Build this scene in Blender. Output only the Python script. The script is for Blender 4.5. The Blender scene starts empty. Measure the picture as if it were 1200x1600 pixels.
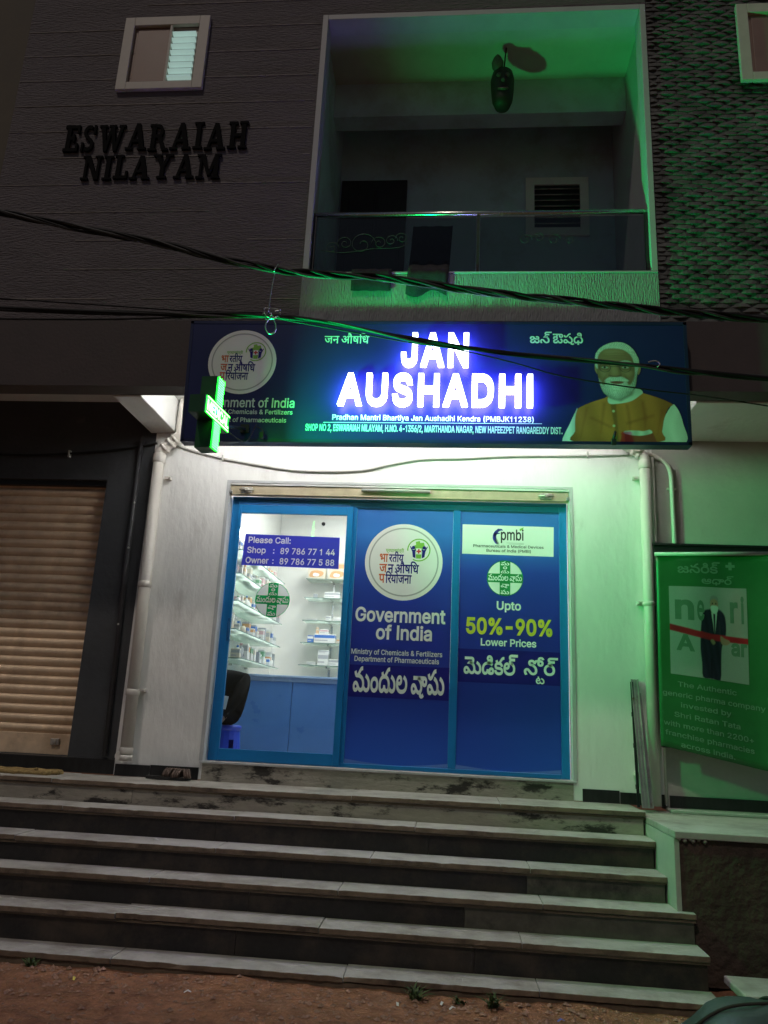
import bpy, bmesh, math, random
from mathutils import Vector, Matrix, geometry
random.seed(7)
C = bpy.context.scene.collection
SC = bpy.context.scene

# ------------------------------------------------------------------ camera, night sky, sun, exposure
cam = bpy.data.cameras.new('camera')
cam.sensor_fit = 'VERTICAL'; cam.sensor_height = 32.0
cam.lens = 32.0 * 1206.0 / 1600.0
cam.clip_start = 0.05; cam.clip_end = 400
cam_ob = bpy.data.objects.new('camera', cam); C.objects.link(cam_ob)
def cam_axes(yaw, pitch, roll):
    cy, sy, cp, sp = math.cos(yaw), math.sin(yaw), math.cos(pitch), math.sin(pitch)
    f = Vector((-sy*cp, cy*cp, sp)); r = Vector((cy, sy, 0)); u = r.cross(f)
    cr, sr = math.cos(roll), math.sin(roll)
    return cr*r + sr*u, -sr*r + cr*u, f
CR, CU, CF = cam_axes(0.0935, 0.2564, 0.0478)
m = Matrix((CR, CU, -CF)).transposed().to_4x4(); m.translation = Vector((0.47, -5.99, 0.404))
cam_ob.matrix_world = m
SC.camera = cam_ob

SUN_EL, SUN_AZ = math.radians(55), math.radians(205)     # dim warm street glow from the front left
world = bpy.data.worlds.new('World'); SC.world = world; world.use_nodes = True
wn = world.node_tree.nodes; wl = world.node_tree.links
bg = wn['Background']; sky = wn.new('ShaderNodeTexSky'); sky.sky_type = 'NISHITA'; sky.sun_disc = False
sky.sun_elevation = SUN_EL; sky.sun_rotation = SUN_AZ
wl.new(sky.outputs[0], bg.inputs[0]); bg.inputs[1].default_value = 0.006
sun = bpy.data.lights.new('sun', 'SUN'); sun.energy = 0.25; sun.angle = math.radians(3); sun.color = (1.0, .86, .74)
sun_ob = bpy.data.objects.new('sun', sun); C.objects.link(sun_ob)
sd = Vector((-0.42*math.cos(SUN_EL), -0.9*math.cos(SUN_EL), math.sin(SUN_EL)))
sun_ob.rotation_euler = sd.to_track_quat('Z', 'Y').to_euler()
SC.view_settings.view_transform = 'Standard'; SC.view_settings.look = 'None'
SC.view_settings.exposure = 1.0; SC.view_settings.gamma = 1
SC.render.engine = 'CYCLES'
SC.cycles.use_denoising = True
SC.cycles.max_bounces = 7; SC.cycles.diffuse_bounces = 4; SC.cycles.transparent_max_bounces = 12
SC.cycles.sample_clamp_indirect = 6

# ------------------------------------------------------------------ materials (all procedural)
def mat(name, col, rough=.6, metal=0., var=.12, scale=5., bump=0., bscale=60., dirt=None, dscale=2.2, dlo=.55, dhi=.7, spec=.5,
        stretch=(1, 1, 1), bdist=.01, emis=None, estr=0., damt=1.0):
    m = bpy.data.materials.new(name); m.use_nodes = True
    nt = m.node_tree; n = nt.nodes; l = nt.links; b = n['Principled BSDF']
    b.inputs['Roughness'].default_value = rough; b.inputs['Metallic'].default_value = metal
    b.inputs['Specular IOR Level'].default_value = spec
    tc = n.new('ShaderNodeTexCoord'); mp = n.new('ShaderNodeMapping'); mp.inputs['Scale'].default_value = stretch
    l.new(tc.outputs['Object'], mp.inputs[0])
    nz = n.new('ShaderNodeTexNoise'); nz.inputs['Scale'].default_value = scale; nz.inputs['Detail'].default_value = 6
    nz.inputs['Roughness'].default_value = .65
    l.new(mp.outputs[0], nz.inputs['Vector'])
    rp = n.new('ShaderNodeValToRGB')
    rp.color_ramp.elements[0].position = .3; rp.color_ramp.elements[1].position = .72
    rp.color_ramp.elements[0].color = tuple(max(0, c*(1-var)) for c in col[:3]) + (1,)
    rp.color_ramp.elements[1].color = tuple(min(1, c*(1+var)) for c in col[:3]) + (1,)
    l.new(nz.outputs[0], rp.inputs[0]); out = rp.outputs[0]
    if dirt:
        nd = n.new('ShaderNodeTexNoise'); nd.inputs['Scale'].default_value = dscale; nd.inputs['Detail'].default_value = 8
        nd.inputs['Roughness'].default_value = .7; l.new(mp.outputs[0], nd.inputs['Vector'])
        rd = n.new('ShaderNodeValToRGB'); rd.color_ramp.elements[0].position = dlo; rd.color_ramp.elements[1].position = dhi
        rd.color_ramp.elements[1].color = (damt, damt, damt, 1)
        l.new(nd.outputs[0], rd.inputs[0])
        mx = n.new('ShaderNodeMix'); mx.data_type = 'RGBA'; l.new(rd.outputs[0], mx.inputs[0]); l.new(out, mx.inputs[6])
        mx.inputs[7].default_value = tuple(dirt) + (1,); out = mx.outputs[2]
    l.new(out, b.inputs['Base Color'])
    # gloss varies a little over the surface
    mr = n.new('ShaderNodeMapRange'); mr.inputs[3].default_value = max(.02, rough-.1); mr.inputs[4].default_value = min(1, rough+.1)
    l.new(nz.outputs[0], mr.inputs[0]); l.new(mr.outputs[0], b.inputs['Roughness'])
    if bump:
        nb = n.new('ShaderNodeTexNoise'); nb.inputs['Scale'].default_value = bscale; nb.inputs['Detail'].default_value = 5
        l.new(mp.outputs[0], nb.inputs['Vector'])
        bp = n.new('ShaderNodeBump'); bp.inputs['Strength'].default_value = bump; bp.inputs['Distance'].default_value = bdist
        l.new(nb.outputs[0], bp.inputs['Height']); l.new(bp.outputs[0], b.inputs['Normal'])
    if emis:
        b.inputs['Emission Color'].default_value = tuple(emis) + (1,); b.inputs['Emission Strength'].default_value = estr
    return m
def glow(name, col, s):
    m = bpy.data.materials.new(name); m.use_nodes = True; n = m.node_tree.nodes; b = n['Principled BSDF']
    b.inputs['Base Color'].default_value = (.5, .5, .5, 1)
    b.inputs['Emission Color'].default_value = tuple(col) + (1,); b.inputs['Emission Strength'].default_value = s
    return m
def clear(name, tint=(.93, .97, .95), ior=1.45, rough=.02):
    m = bpy.data.materials.new(name); m.use_nodes = True; nt = m.node_tree; n = nt.nodes; l = nt.links
    n.remove(n['Principled BSDF']); o = n['Material Output']
    t = n.new('ShaderNodeBsdfTransparent'); t.inputs[0].default_value = tint + (1,)
    g = n.new('ShaderNodeBsdfGlossy'); g.inputs['Roughness'].default_value = rough
    f = n.new('ShaderNodeFresnel'); f.inputs[0].default_value = ior
    mx = n.new('ShaderNodeMixShader'); l.new(f.outputs[0], mx.inputs[0]); l.new(t.outputs[0], mx.inputs[1]); l.new(g.outputs[0], mx.inputs[2])
    l.new(mx.outputs[0], o.inputs[0]); return m
def hazed(m, col, amt):
    # a share of the light scatters in the pane
    n = m.node_tree.nodes; l = m.node_tree.links; o = n['Material Output']; src = o.inputs[0].links[0].from_socket
    t = n.new('ShaderNodeBsdfTranslucent'); t.inputs[0].default_value = tuple(col)+(1,); x = n.new('ShaderNodeMixShader'); x.inputs[0].default_value = amt
    l.new(src, x.inputs[1]); l.new(t.outputs[0], x.inputs[2]); l.new(x.outputs[0], o.inputs[0]); return m
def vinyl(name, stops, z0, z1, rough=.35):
    # printed film, its blue lighter towards the bottom and the top
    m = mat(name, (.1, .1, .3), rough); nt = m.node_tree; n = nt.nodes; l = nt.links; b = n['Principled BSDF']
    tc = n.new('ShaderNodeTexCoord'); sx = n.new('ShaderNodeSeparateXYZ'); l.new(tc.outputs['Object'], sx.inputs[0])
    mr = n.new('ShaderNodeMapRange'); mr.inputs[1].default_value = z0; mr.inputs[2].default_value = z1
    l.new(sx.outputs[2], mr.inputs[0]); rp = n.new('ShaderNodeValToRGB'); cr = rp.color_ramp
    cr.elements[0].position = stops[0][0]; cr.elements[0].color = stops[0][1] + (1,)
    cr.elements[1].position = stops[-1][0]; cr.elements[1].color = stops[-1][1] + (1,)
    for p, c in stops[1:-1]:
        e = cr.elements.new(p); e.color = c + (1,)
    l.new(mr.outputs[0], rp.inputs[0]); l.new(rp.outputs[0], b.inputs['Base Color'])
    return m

def printed(name, rough=.42):
    # ink of a printed photograph: colour stored with the print, on the grid of its sheet
    m = bpy.data.materials.new(name); m.use_nodes = True; nt = m.node_tree; n = nt.nodes; l = nt.links; b = n['Principled BSDF']
    a = n.new('ShaderNodeAttribute'); a.attribute_name = 'ink'; l.new(a.outputs['Color'], b.inputs['Base Color'])
    b.inputs['Roughness'].default_value = rough; b.inputs['Specular IOR Level'].default_value = .35; return m
def film(name, col, tr=.75):
    # sticker film on glass: lets some of the light behind it through
    m = bpy.data.materials.new(name); m.use_nodes = True; nt = m.node_tree; n = nt.nodes; l = nt.links; o = n['Material Output']; b = n['Principled BSDF']
    b.inputs['Base Color'].default_value = tuple(col)+(1,); b.inputs['Roughness'].default_value = .4
    t = n.new('ShaderNodeBsdfTranslucent'); t.inputs[0].default_value = tuple(col)+(1,)
    x = n.new('ShaderNodeMixShader'); x.inputs[0].default_value = tr; l.new(b.outputs[0], x.inputs[1]); l.new(t.outputs[0], x.inputs[2]); l.new(x.outputs[0], o.inputs[0]); return m
M = {}
M['print_photo'] = printed('printed_photo')
M['f_white'] = film('white_sticker_film', (.92, .93, .92)); M['f_green'] = film('green_sticker_film', (.01, .50, .15)); M['f_violet'] = film('violet_sticker_film', (.05, .055, .55), .45)
M['f_text'] = film('white_sticker_lettering', (.93, .93, .93), .12)
M['film_edge_sheen'] = mat('painted_film_edge_sheen', (.10, .20, .55), .35, var=.1)
M['slabfront'] = mat('dirty_shaded_slab_front', (.20, .145, .10), .8, var=.3, scale=9, bump=.4, bscale=40, dirt=(.07, .05, .035), dscale=5, dlo=.5, dhi=.7)  # brown holds real dirt and painted shade of the slab's front face
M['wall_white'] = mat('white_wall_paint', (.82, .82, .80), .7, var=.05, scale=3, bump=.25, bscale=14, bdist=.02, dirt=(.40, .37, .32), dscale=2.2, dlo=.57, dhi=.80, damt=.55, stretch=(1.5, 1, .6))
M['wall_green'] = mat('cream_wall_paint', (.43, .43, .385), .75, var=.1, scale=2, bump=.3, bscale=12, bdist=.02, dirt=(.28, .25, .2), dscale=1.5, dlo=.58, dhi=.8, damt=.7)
M['charcoal'] = mat('charcoal_wall_paint', (.052, .055, .06), .7, var=.2, scale=2.5, bump=.3, bscale=20, dirt=(.1, .1, .1), dscale=3, dlo=.62, dhi=.75)
M['fascia'] = mat('brown_fascia_paint', (.075, .058, .056), .7, var=.15, scale=3, bump=.2, bscale=40)
M['stucco'] = mat('combed_brown_stucco', (.150, .134, .140), .85, var=.16, scale=4, bump=.9, bscale=70, bdist=.02, stretch=(.35, 1, 1.6), dirt=(.12, .1, .09), dscale=2, dlo=.6, dhi=.8, damt=.6)
M['parapet'] = mat('combed_pale_stucco', (.33, .35, .35), .85, var=.12, scale=6, bump=.9, bscale=60, bdist=.02, stretch=(1.6, 1, .35))
M['joint'] = mat('pale_wall_joint', (.26, .24, .22), .8, var=.35, scale=9)
M['trim'] = mat('white_trim_paint', (.46, .47, .48), .6, var=.08, scale=6)
M['winframe'] = mat('beige_window_frame', (.60, .57, .51), .6, var=.1)
M['winframe_dark'] = mat('brown_window_panel', (.3, .21, .17), .5, var=.1)
M['balwall'] = mat('grey_balcony_wall', (.50, .62, .72), .85, var=.12, scale=2, dirt=(.3, .32, .33), dscale=1.4, dlo=.5, dhi=.62, damt=.5)
M['bay'] = mat('brown_bay_paint', (.11, .095, .07), .8, var=.2, scale=3)
M['balceil'] = mat('pale_balcony_ceiling', (.5, .5, .47), .85, var=.1, scale=3)
M['stone'] = mat('dark_split_stone', (.10, .105, .098), .75, var=.65, scale=5, bump=.6, bscale=70)
M['dark_wood'] = mat('dark_door_wood', (.03, .026, .026), .5, var=.3, scale=8)
M['steel'] = mat('brushed_steel', (.6, .6, .58), .25, 1., var=.08, scale=20)
M['galv'] = mat('worn_galvanised_steel', (.5, .47, .43), .42, .85, var=.25, scale=12, dirt=(.3, .17, .1), dscale=9, dlo=.6, dhi=.72)
M['blackmetal'] = mat('black_metal', (.02, .02, .022), .5, .3, var=.3, scale=20)
M['shutter'] = mat('brown_shutter_paint', (.80, .60, .41), .42, .15, var=.15, scale=6, dirt=(.42, .27, .16), dscale=2.3, dlo=.52, dhi=.72, damt=.7, bump=.1, bscale=50)
M['bar'] = mat('beige_rusty_bar', (.4, .34, .23), .5, .2, var=.15, scale=8, dirt=(.16, .07, .03), dscale=14, dlo=.64, dhi=.72)
M['blue'] = mat('blue_aluminium', (.008, .19, .50), .33, .1, var=.06, scale=10)
M['blue_dark'] = mat('blue_sash_track', (.006, .10, .30), .4, .1, var=.1, scale=10)
M['glass'] = clear('clear_glass')
M['balglass'] = clear('smoked_glass', (.66, .7, .7))
M['shelfglass'] = clear('green_shelf_glass', (.965, .985, .975), 1.06)
hazed(M['shelfglass'], (.82, .92, .87), .38)
M['shelfedge'] = mat('green_glass_edge', (.12, .22, .19), .2, var=.1)
M['pvc'] = mat('cream_pvc', (.66, .62, .57), .38, var=.05, scale=3, dirt=(.45, .38, .32), dscale=6, dlo=.62, dhi=.8, damt=.6)
M['pvc_dark'] = mat('dark_painted_pvc', (.05, .05, .055), .45, var=.2)
M['cablewhite'] = mat('white_cable_sheath', (.5, .5, .47), .5, var=.1, scale=14)
M['cable'] = mat('black_cable_rubber', (.014, .014, .014), .6, var=.3, scale=20, spec=.2)
M['cablegrey'] = mat('grey_cable_rubber', (.06, .06, .06), .55, var=.3, scale=20, spec=.3)
M['wire'] = mat('bare_tie_wire', (.55, .55, .55), .3, .9, var=.1)
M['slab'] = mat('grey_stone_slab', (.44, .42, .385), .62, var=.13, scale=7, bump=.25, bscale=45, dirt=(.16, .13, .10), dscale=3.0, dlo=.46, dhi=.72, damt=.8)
M['slabedge'] = mat('dirty_slab_mortar', (.16, .12, .08), .85, var=.3, scale=10, bump=.6, bscale=50)
M['granite'] = mat('black_granite_riser', (.018, .0155, .0145), .5, var=.4, scale=30, dirt=(.11, .078, .052), dscale=2.8, dlo=.47, dhi=.80, damt=.85, bump=.1, bscale=90)
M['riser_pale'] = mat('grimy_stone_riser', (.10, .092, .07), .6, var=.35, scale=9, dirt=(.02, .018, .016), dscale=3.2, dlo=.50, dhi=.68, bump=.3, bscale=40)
M['cement'] = mat('stained_cement', (.33, .3, .25), .8, var=.22, scale=6, bump=.6, bscale=25, dirt=(.035, .03, .026), dscale=4.2, dlo=.52, dhi=.60, stretch=(.7, 1, 1.8))
M['skirt'] = mat('black_granite_skirting', (.016, .016, .017), .35, var=.4, scale=24, dirt=(.4, .4, .36), dscale=12, dlo=.68, dhi=.72, stretch=(1.5, 1, .4))
M['plat_dark'] = mat('rough_brown_masonry', (.07, .048, .036), .9, var=.35, scale=4, bump=.8, bscale=18, bdist=.03)
M['soil'] = mat('red_brown_soil', (.32, .145, .074), .95, var=.4, scale=11, bump=1., bscale=55, bdist=.03, dirt=(.36, .21, .14), dscale=3, dlo=.55, dhi=.75, damt=.6)
M['pebble'] = mat('soil_crumbs', (.33, .19, .13), .9, var=.5, scale=25)
M['navy'] = mat('navy_sign_print', (.007, .016, .10), .42, var=.06, scale=3, spec=.35)
M['navy_edge'] = mat('sign_frame_edge', (.012, .02, .07), .4, .3, var=.1)
M['p_white'] = mat('white_print', (.88, .88, .87), .45, var=.03)
M['p_aqua'] = mat('pale_sign_print', (.62, .74, .72), .45, var=.03)
M['p_grey'] = mat('grey_print', (.45, .45, .45), .45, var=.03)
M['p_navy'] = mat('navy_print', (.016, .013, .20), .5, var=.04, spec=.2)
M['p_dark'] = mat('dark_print', (.02, .02, .03), .45, var=.05)
M['p_orange'] = mat('orange_print', (.62, .13, .045), .45, var=.04)
M['p_green'] = mat('green_print', (.01, .26, .07), .45, var=.05)
M['p_lime'] = mat('lime_print', (.22, .5, .06), .45, var=.05)
M['p_red'] = mat('red_print', (.6, .03, .03), .45, var=.05)
M['p_yellow'] = mat('yellow_print', (.72, .6, .045), .45, var=.03)
M['p_violet'] = mat('violet_blue_sticker', (.035, .04, .36), .4, var=.05)
M['skin_p'] = mat('printed_skin', (.5, .27, .17), .5, var=.1, scale=14)
M['skin_p2'] = mat('printed_skin_shade', (.26, .12, .08), .5, var=.1, scale=14)
M['skin_p3'] = mat('printed_skin_light', (.60, .36, .25), .5, var=.08, scale=20)
M['beard_p2'] = mat('printed_grey_beard', (.38, .38, .37), .5, var=.2, scale=30)
M['vest_p'] = mat('printed_vest', (.44, .17, .045), .5, var=.14, scale=20)
M['vest_p2'] = mat('printed_vest_fold', (.3, .09, .04), .5, var=.1, scale=12)
M['beard_p'] = mat('printed_white_beard', (.6, .6, .58), .5, var=.22, scale=30)
M['sleeve_p'] = mat('printed_white_sleeve', (.66, .68, .66), .5, var=.1, scale=16)
M['letter_face'] = glow('lit_white_acrylic', (.80, .84, 1.), 3.2)
M['letter_side'] = glow('blue_back_light', (.30, .23, 1.), 21.)
M['tube'] = glow('white_tube_light', (1., 1., .97), 40.)
M['roomlight'] = glow('white_ceiling_panel', (1., .99, .97), 25.)
M['bulb'] = glow('white_led_bulb', (1., .97, .92), 30.)
M['led'] = glow('green_led', (.004, 1., .006), 50.)
M['ledtext'] = glow('bright_green_led', (.03, 1., .022), 26.)
M['ledback'] = mat('green_led_diffuser', (.005, .05, .015), .4, emis=(.0, 1., .06), estr=.30)
M['ledcase'] = mat('dark_green_case', (.012, .08, .03), .45, .3)
M['winlit'] = glow('lit_window_pane', (.42, .62, .55), .05)
M['louver'] = mat('glowing_glass_louver', (.6, .68, .66), .3, emis=(.5, .75, .68), estr=.22)  # emission stands in for room light shining through the slats
M['room'] = mat('white_shop_paint', (.70, .69, .66), .6, var=.04)
M['roomfloor'] = mat('pale_floor_tile', (.5, .5, .48), .25, var=.05)
M['counter'] = mat('blue_counter_laminate', (.065, .17, .42), .3, var=.07, scale=6)
M['countertop'] = mat('white_counter_top', (.3, .42, .6), .25, var=.04)
M['black_cloth'] = mat('black_cotton', (.008, .008, .009), .9, var=.3, scale=30, spec=.15)
M['hair'] = mat('black_hair', (.006, .005, .005), .6, var=.3, scale=40)
M['skin'] = mat('brown_skin', (.27, .15, .10), .5, var=.08, scale=14)
M['stool'] = mat('blue_plastic', (.02, .06, .5), .35, var=.05)
M['mat_yellow'] = mat('yellow_rope_mat', (.32, .22, .085), .9, var=.4, scale=30, bump=.8, bscale=90)
M['leather'] = mat('worn_brown_leather', (.09, .055, .042), .6, var=.25, scale=18)
M['sole'] = mat('dark_rubber_sole', (.02, .018, .017), .8, var=.2)
M['board'] = mat('black_board', (.012, .013, .013), .5, var=.2)
M['banner'] = mat('green_banner_cloth', (.014, .12, .032), .38, var=.08, scale=6)
M['banner_photo'] = mat('pale_banner_print', (.22, .26, .235), .45, var=.1, scale=5)
M['banner_text'] = mat('faded_banner_print', (.12, .24, .15), .45, var=.15, scale=14)
M['banner_letter'] = mat('green_banner_letter', (.075, .16, .10), .45, var=.12, scale=14)
M['name_letter'] = mat('black_name_letter', (.009, .009, .009), .9, var=.3, spec=.1)
M['suit_p'] = mat('printed_dark_suit', (.012, .016, .035), .5, var=.2)
M['ribbon_p'] = mat('printed_red_ribbon', (.36, .015, .02), .5, var=.1)
M['rod'] = mat('pale_banner_rod', (.55, .6, .55), .4, var=.05)
M['weed'] = mat('green_weed_leaf', (.06, .09, .025), .7, var=.4, scale=12)
M['paper'] = mat('white_paper_scrap', (.7, .7, .66), .8, var=.1)
M['tarp'] = mat('grey_green_tarpaulin', (.075, .08, .085), .5, var=.2, scale=3, bump=.4, bscale=14, dirt=(.1, .09, .07), dscale=5, dlo=.58, dhi=.66)
M['tarp_blue'] = mat('blue_tarpaulin_edge', (.11, .13, .46), .5, var=.15, scale=5)
M['mask'] = mat('painted_mask', (.03, .016, .014), .6, var=.4, scale=14)
M['mask_pale'] = mat('pale_mask_paint', (.11, .09, .07), .6, var=.3, scale=16)
M['rope'] = mat('dark_rope', (.04, .03, .025), .9, var=.2)
M['rug'] = mat('dark_rug_cloth', (.03, .028, .032), .95, var=.35, scale=24, bump=.5, bscale=90)

# ------------------------------------------------------------------ shape helpers
class MB:
    """collects shapes, then links them as ONE mesh object"""
    def __init__(s): s.bm = bmesh.new(); s.mats = []
    def mi(s, m):
        if m is None: return 0
        if m not in s.mats: s.mats.append(m)
        return s.mats.index(m)
    def face(s, pts, m=None):
        vs = [s.bm.verts.new(Vector(p)) for p in pts]
        f = s.bm.faces.new(vs); f.material_index = s.mi(m); return f
    def box(s, x0, x1, y0, y1, z0, z1, m=None, rot=None, at=None, bev=0., fm=None):
        P = [Vector((x, y, z)) for z in (z0, z1) for y in (y0, y1) for x in (x0, x1)]
        if rot is not None: P = [rot @ p for p in P]
        if at is not None: P = [p + Vector(at) for p in P]
        v = [s.bm.verts.new(p) for p in P]; k = s.mi(m); fs = []; front = s.mi(fm) if fm else None
        for q in ((0, 2, 3, 1), (4, 5, 7, 6), (0, 1, 5, 4), (2, 6, 7, 3), (0, 4, 6, 2), (1, 3, 7, 5)):
            f = s.bm.faces.new([v[i] for i in q]); f.material_index = k; fs.append(f)
        if fm: fs[2].material_index = front
        if bev > 0:
            es = list({e for f in fs for e in f.edges})
            r = bmesh.ops.bevel(s.bm, geom=es, offset=bev, segments=2, affect='EDGES', profile=.5)
            for f in r['faces']: f.material_index = front if fm and f.normal.y < -.6 else k
        return s
    def tube(s, pts, r, m=None, n=10, cap=True):
        pts = [Vector(p) for p in pts]; rs = r if isinstance(r, (list, tuple)) else [r]*len(pts)
        rings = []; k = s.mi(m); prev = None
        for i, p in enumerate(pts):
            t = (pts[min(i+1, len(pts)-1)] - pts[max(i-1, 0)])
            t = t.normalized() if t.length > 1e-9 else Vector((0, 0, 1))
            if prev is None:
                a = Vector((0, 0, 1)) if abs(t.z) < .9 else Vector((1, 0, 0)); prev = t.cross(a).normalized()
            u = (prev - t*prev.dot(t)).normalized(); prev = u; w = t.cross(u)
            rings.append([s.bm.verts.new(p + rs[i]*(math.cos(2*math.pi*j/n)*u + math.sin(2*math.pi*j/n)*w)) for j in range(n)])
        for a, b in zip(rings, rings[1:]):
            for j in range(n):
                f = s.bm.faces.new((a[j], a[(j+1) % n], b[(j+1) % n], b[j])); f.material_index = k; f.smooth = True
        if cap:
            f = s.bm.faces.new(rings[0][::-1]); f.material_index = k
            f = s.bm.faces.new(rings[-1]); f.material_index = k
        return s
    def lathe(s, prof, c, m=None, n=24, axis='Z'):
        rings = []; k = s.mi(m); c = Vector(c)
        for r, h in prof:
            ring = []
            for j in range(n):
                a = 2*math.pi*j/n; ca, sa = r*math.cos(a), r*math.sin(a)
                p = (ca, sa, h) if axis == 'Z' else ((ca, h, sa) if axis == 'Y' else (h, ca, sa))
                ring.append(s.bm.verts.new(c + Vector(p)))
            rings.append(ring)
        for a, b in zip(rings, rings[1:]):
            for j in range(n):
                f = s.bm.faces.new((a[j], a[(j+1) % n], b[(j+1) % n], b[j])); f.material_index = k; f.smooth = True
        for q in (rings[0][::-1], rings[-1]):
            f = s.bm.faces.new(q); f.material_index = k
        return s
    def poly(s, pts2, fn, m=None, thick=0., grid=0.):
        """flat outline (u, v) laid out through fn(u, v, depth); thick > 0 gives it sides"""
        T = tess([pts2], grid); s.tris(T, fn, m, thick)
        return s
    def tris(s, T, fn, m=None, thick=0., side=None):
        vs, fs, cs = T; k = s.mi(m)
        V = [s.bm.verts.new(Vector(fn(u, v, 0.))) for u, v in vs]
        for f in fs:
            try: s.bm.faces.new([V[i] for i in f]).material_index = k
            except ValueError: pass
        if thick:
            ks = s.mi(side) if side else k
            W = [s.bm.verts.new(Vector(fn(u, v, thick))) for u, v in vs]
            for f in fs:
                try: s.bm.faces.new([W[i] for i in f[::-1]]).material_index = ks
                except ValueError: pass
            for c in cs:
                n = len(c)
                A = [s.bm.verts.new(Vector(fn(u, v, 0.))) for u, v in c]; B = [s.bm.verts.new(Vector(fn(u, v, thick))) for u, v in c]
                for i in range(n): s.bm.faces.new((A[i], A[(i+1) % n], B[(i+1) % n], B[i])).material_index = ks
        return s
    def build(s, name, m=None, parent=None, bevel=0., smooth=False, fixn=True, seg=2):
        bm = s.bm
        if bevel:
            bmesh.ops.remove_doubles(bm, verts=bm.verts, dist=1e-6)
            es = [e for e in bm.edges if len(e.link_faces) == 2 and e.calc_face_angle(0) > .6]
            bmesh.ops.bevel(bm, geom=es, offset=bevel, segments=seg, affect='EDGES', profile=.5, clamp_overlap=True)
        if fixn: bmesh.ops.recalc_face_normals(bm, faces=bm.faces)
        me = bpy.data.meshes.new(name)
        if parent is not None:
            w = wloc(parent)
            for v in bm.verts: v.co -= w
        if smooth:
            for f in bm.faces: f.smooth = True
        bm.to_mesh(me); bm.free()
        if s.mats:
            for k in s.mats: me.materials.append(k if k is not None else m)
        elif m: me.materials.append(m)
        o = bpy.data.objects.new(name, me); C.objects.link(o)
        if parent is not None: o.parent = parent
        return o
def wloc(o):
    w = Vector((0, 0, 0))
    while o is not None: w = w + o.location; o = o.parent
    return w
def tag(o, label=None, cat=None, group=None, kind=None):
    if label: o['label'] = label
    if cat: o['category'] = cat
    if group: o['group'] = group
    if kind: o['kind'] = kind
    return o
def thing(name, label, cat, loc=(0, 0, 0), group=None):
    o = bpy.data.objects.new(name, None); C.objects.link(o); o.location = loc; o.empty_display_size = .1
    return tag(o, label, cat, group)
def copy_tree(o, parent=None):
    c = o.copy(); C.objects.link(c); c.parent = parent
    for ch in list(o.children): copy_tree(ch, c)
    return c
def smoothpath(pts, k=6):
    P = [Vector(p) for p in pts]; out = []
    for i in range(len(P)-1):
        a, b, c, d = P[max(i-1, 0)], P[i], P[i+1], P[min(i+2, len(P)-1)]
        for j in range(k):
            t = j/k
            out.append(.5*((2*b) + (c-a)*t + (2*a-5*b+4*c-d)*t*t + (3*b-a-3*c+d)*t**3))
    out.append(P[-1]); return out

# ------------------------------------------------------------------ lettering: glyph outlines, filled by winding number
def winding(c, x, y):
    w = 0; n = len(c)
    for i in range(n):
        x0, y0 = c[i]; x1, y1 = c[(i+1) % n]
        if (y0 <= y) != (y1 <= y):
            if x0 + (y-y0)/(y1-y0)*(x1-x0) > x: w += 1 if y1 > y0 else -1
    return w
def tess(cs, grid=0.):
    vs = []; es = []
    for c in cs:
        b = len(vs); n = len(c); vs += [Vector(p) for p in c]; es += [(b+i, b+(i+1) % n) for i in range(n)]
    if grid:
        x0, x1 = min(v.x for v in vs), max(v.x for v in vs); y0, y1 = min(v.y for v in vs), max(v.y for v in vs)
        x = x0+grid*.5
        while x < x1:
            y = y0+grid*.5
            while y < y1:
                if sum(winding(c, x, y) for c in cs): vs.append(Vector((x, y)))
                y += grid
            x += grid
    r = geometry.delaunay_2d_cdt(vs, es, [], 0, 1e-6)
    keep = []
    for f in r[2]:
        x = sum(r[0][i].x for i in f)/len(f); y = sum(r[0][i].y for i in f)/len(f)
        if sum(winding(c, x, y) for c in cs): keep.append(tuple(f))
    return [tuple(v) for v in r[0]], keep, cs
def area(c): return .5*sum(c[i][0]*c[(i+1) % len(c)][1] - c[(i+1) % len(c)][0]*c[i][1] for i in range(len(c)))
def embolden(cs, d):
    tot = sum(area(c) for c in cs); sg = 1 if tot > 0 else -1; out = []
    for c in cs:
        n = len(c); q = []
        for i in range(n):
            p = Vector(c[i]); a = p - Vector(c[i-1]); b = Vector(c[(i+1) % n]) - p
            if a.length < 1e-6 or b.length < 1e-6: q.append(tuple(p)); continue
            na = Vector((a.y, -a.x)).normalized()*sg; nb = Vector((b.y, -b.x)).normalized()*sg
            h = na + nb
            if h.length < .3: q.append(tuple(p + na*d)); continue
            h.normalize(); q.append(tuple(p + h*min(d/max(h.dot(na), .45), d*2)))
        out.append(q)
    return out
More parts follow.
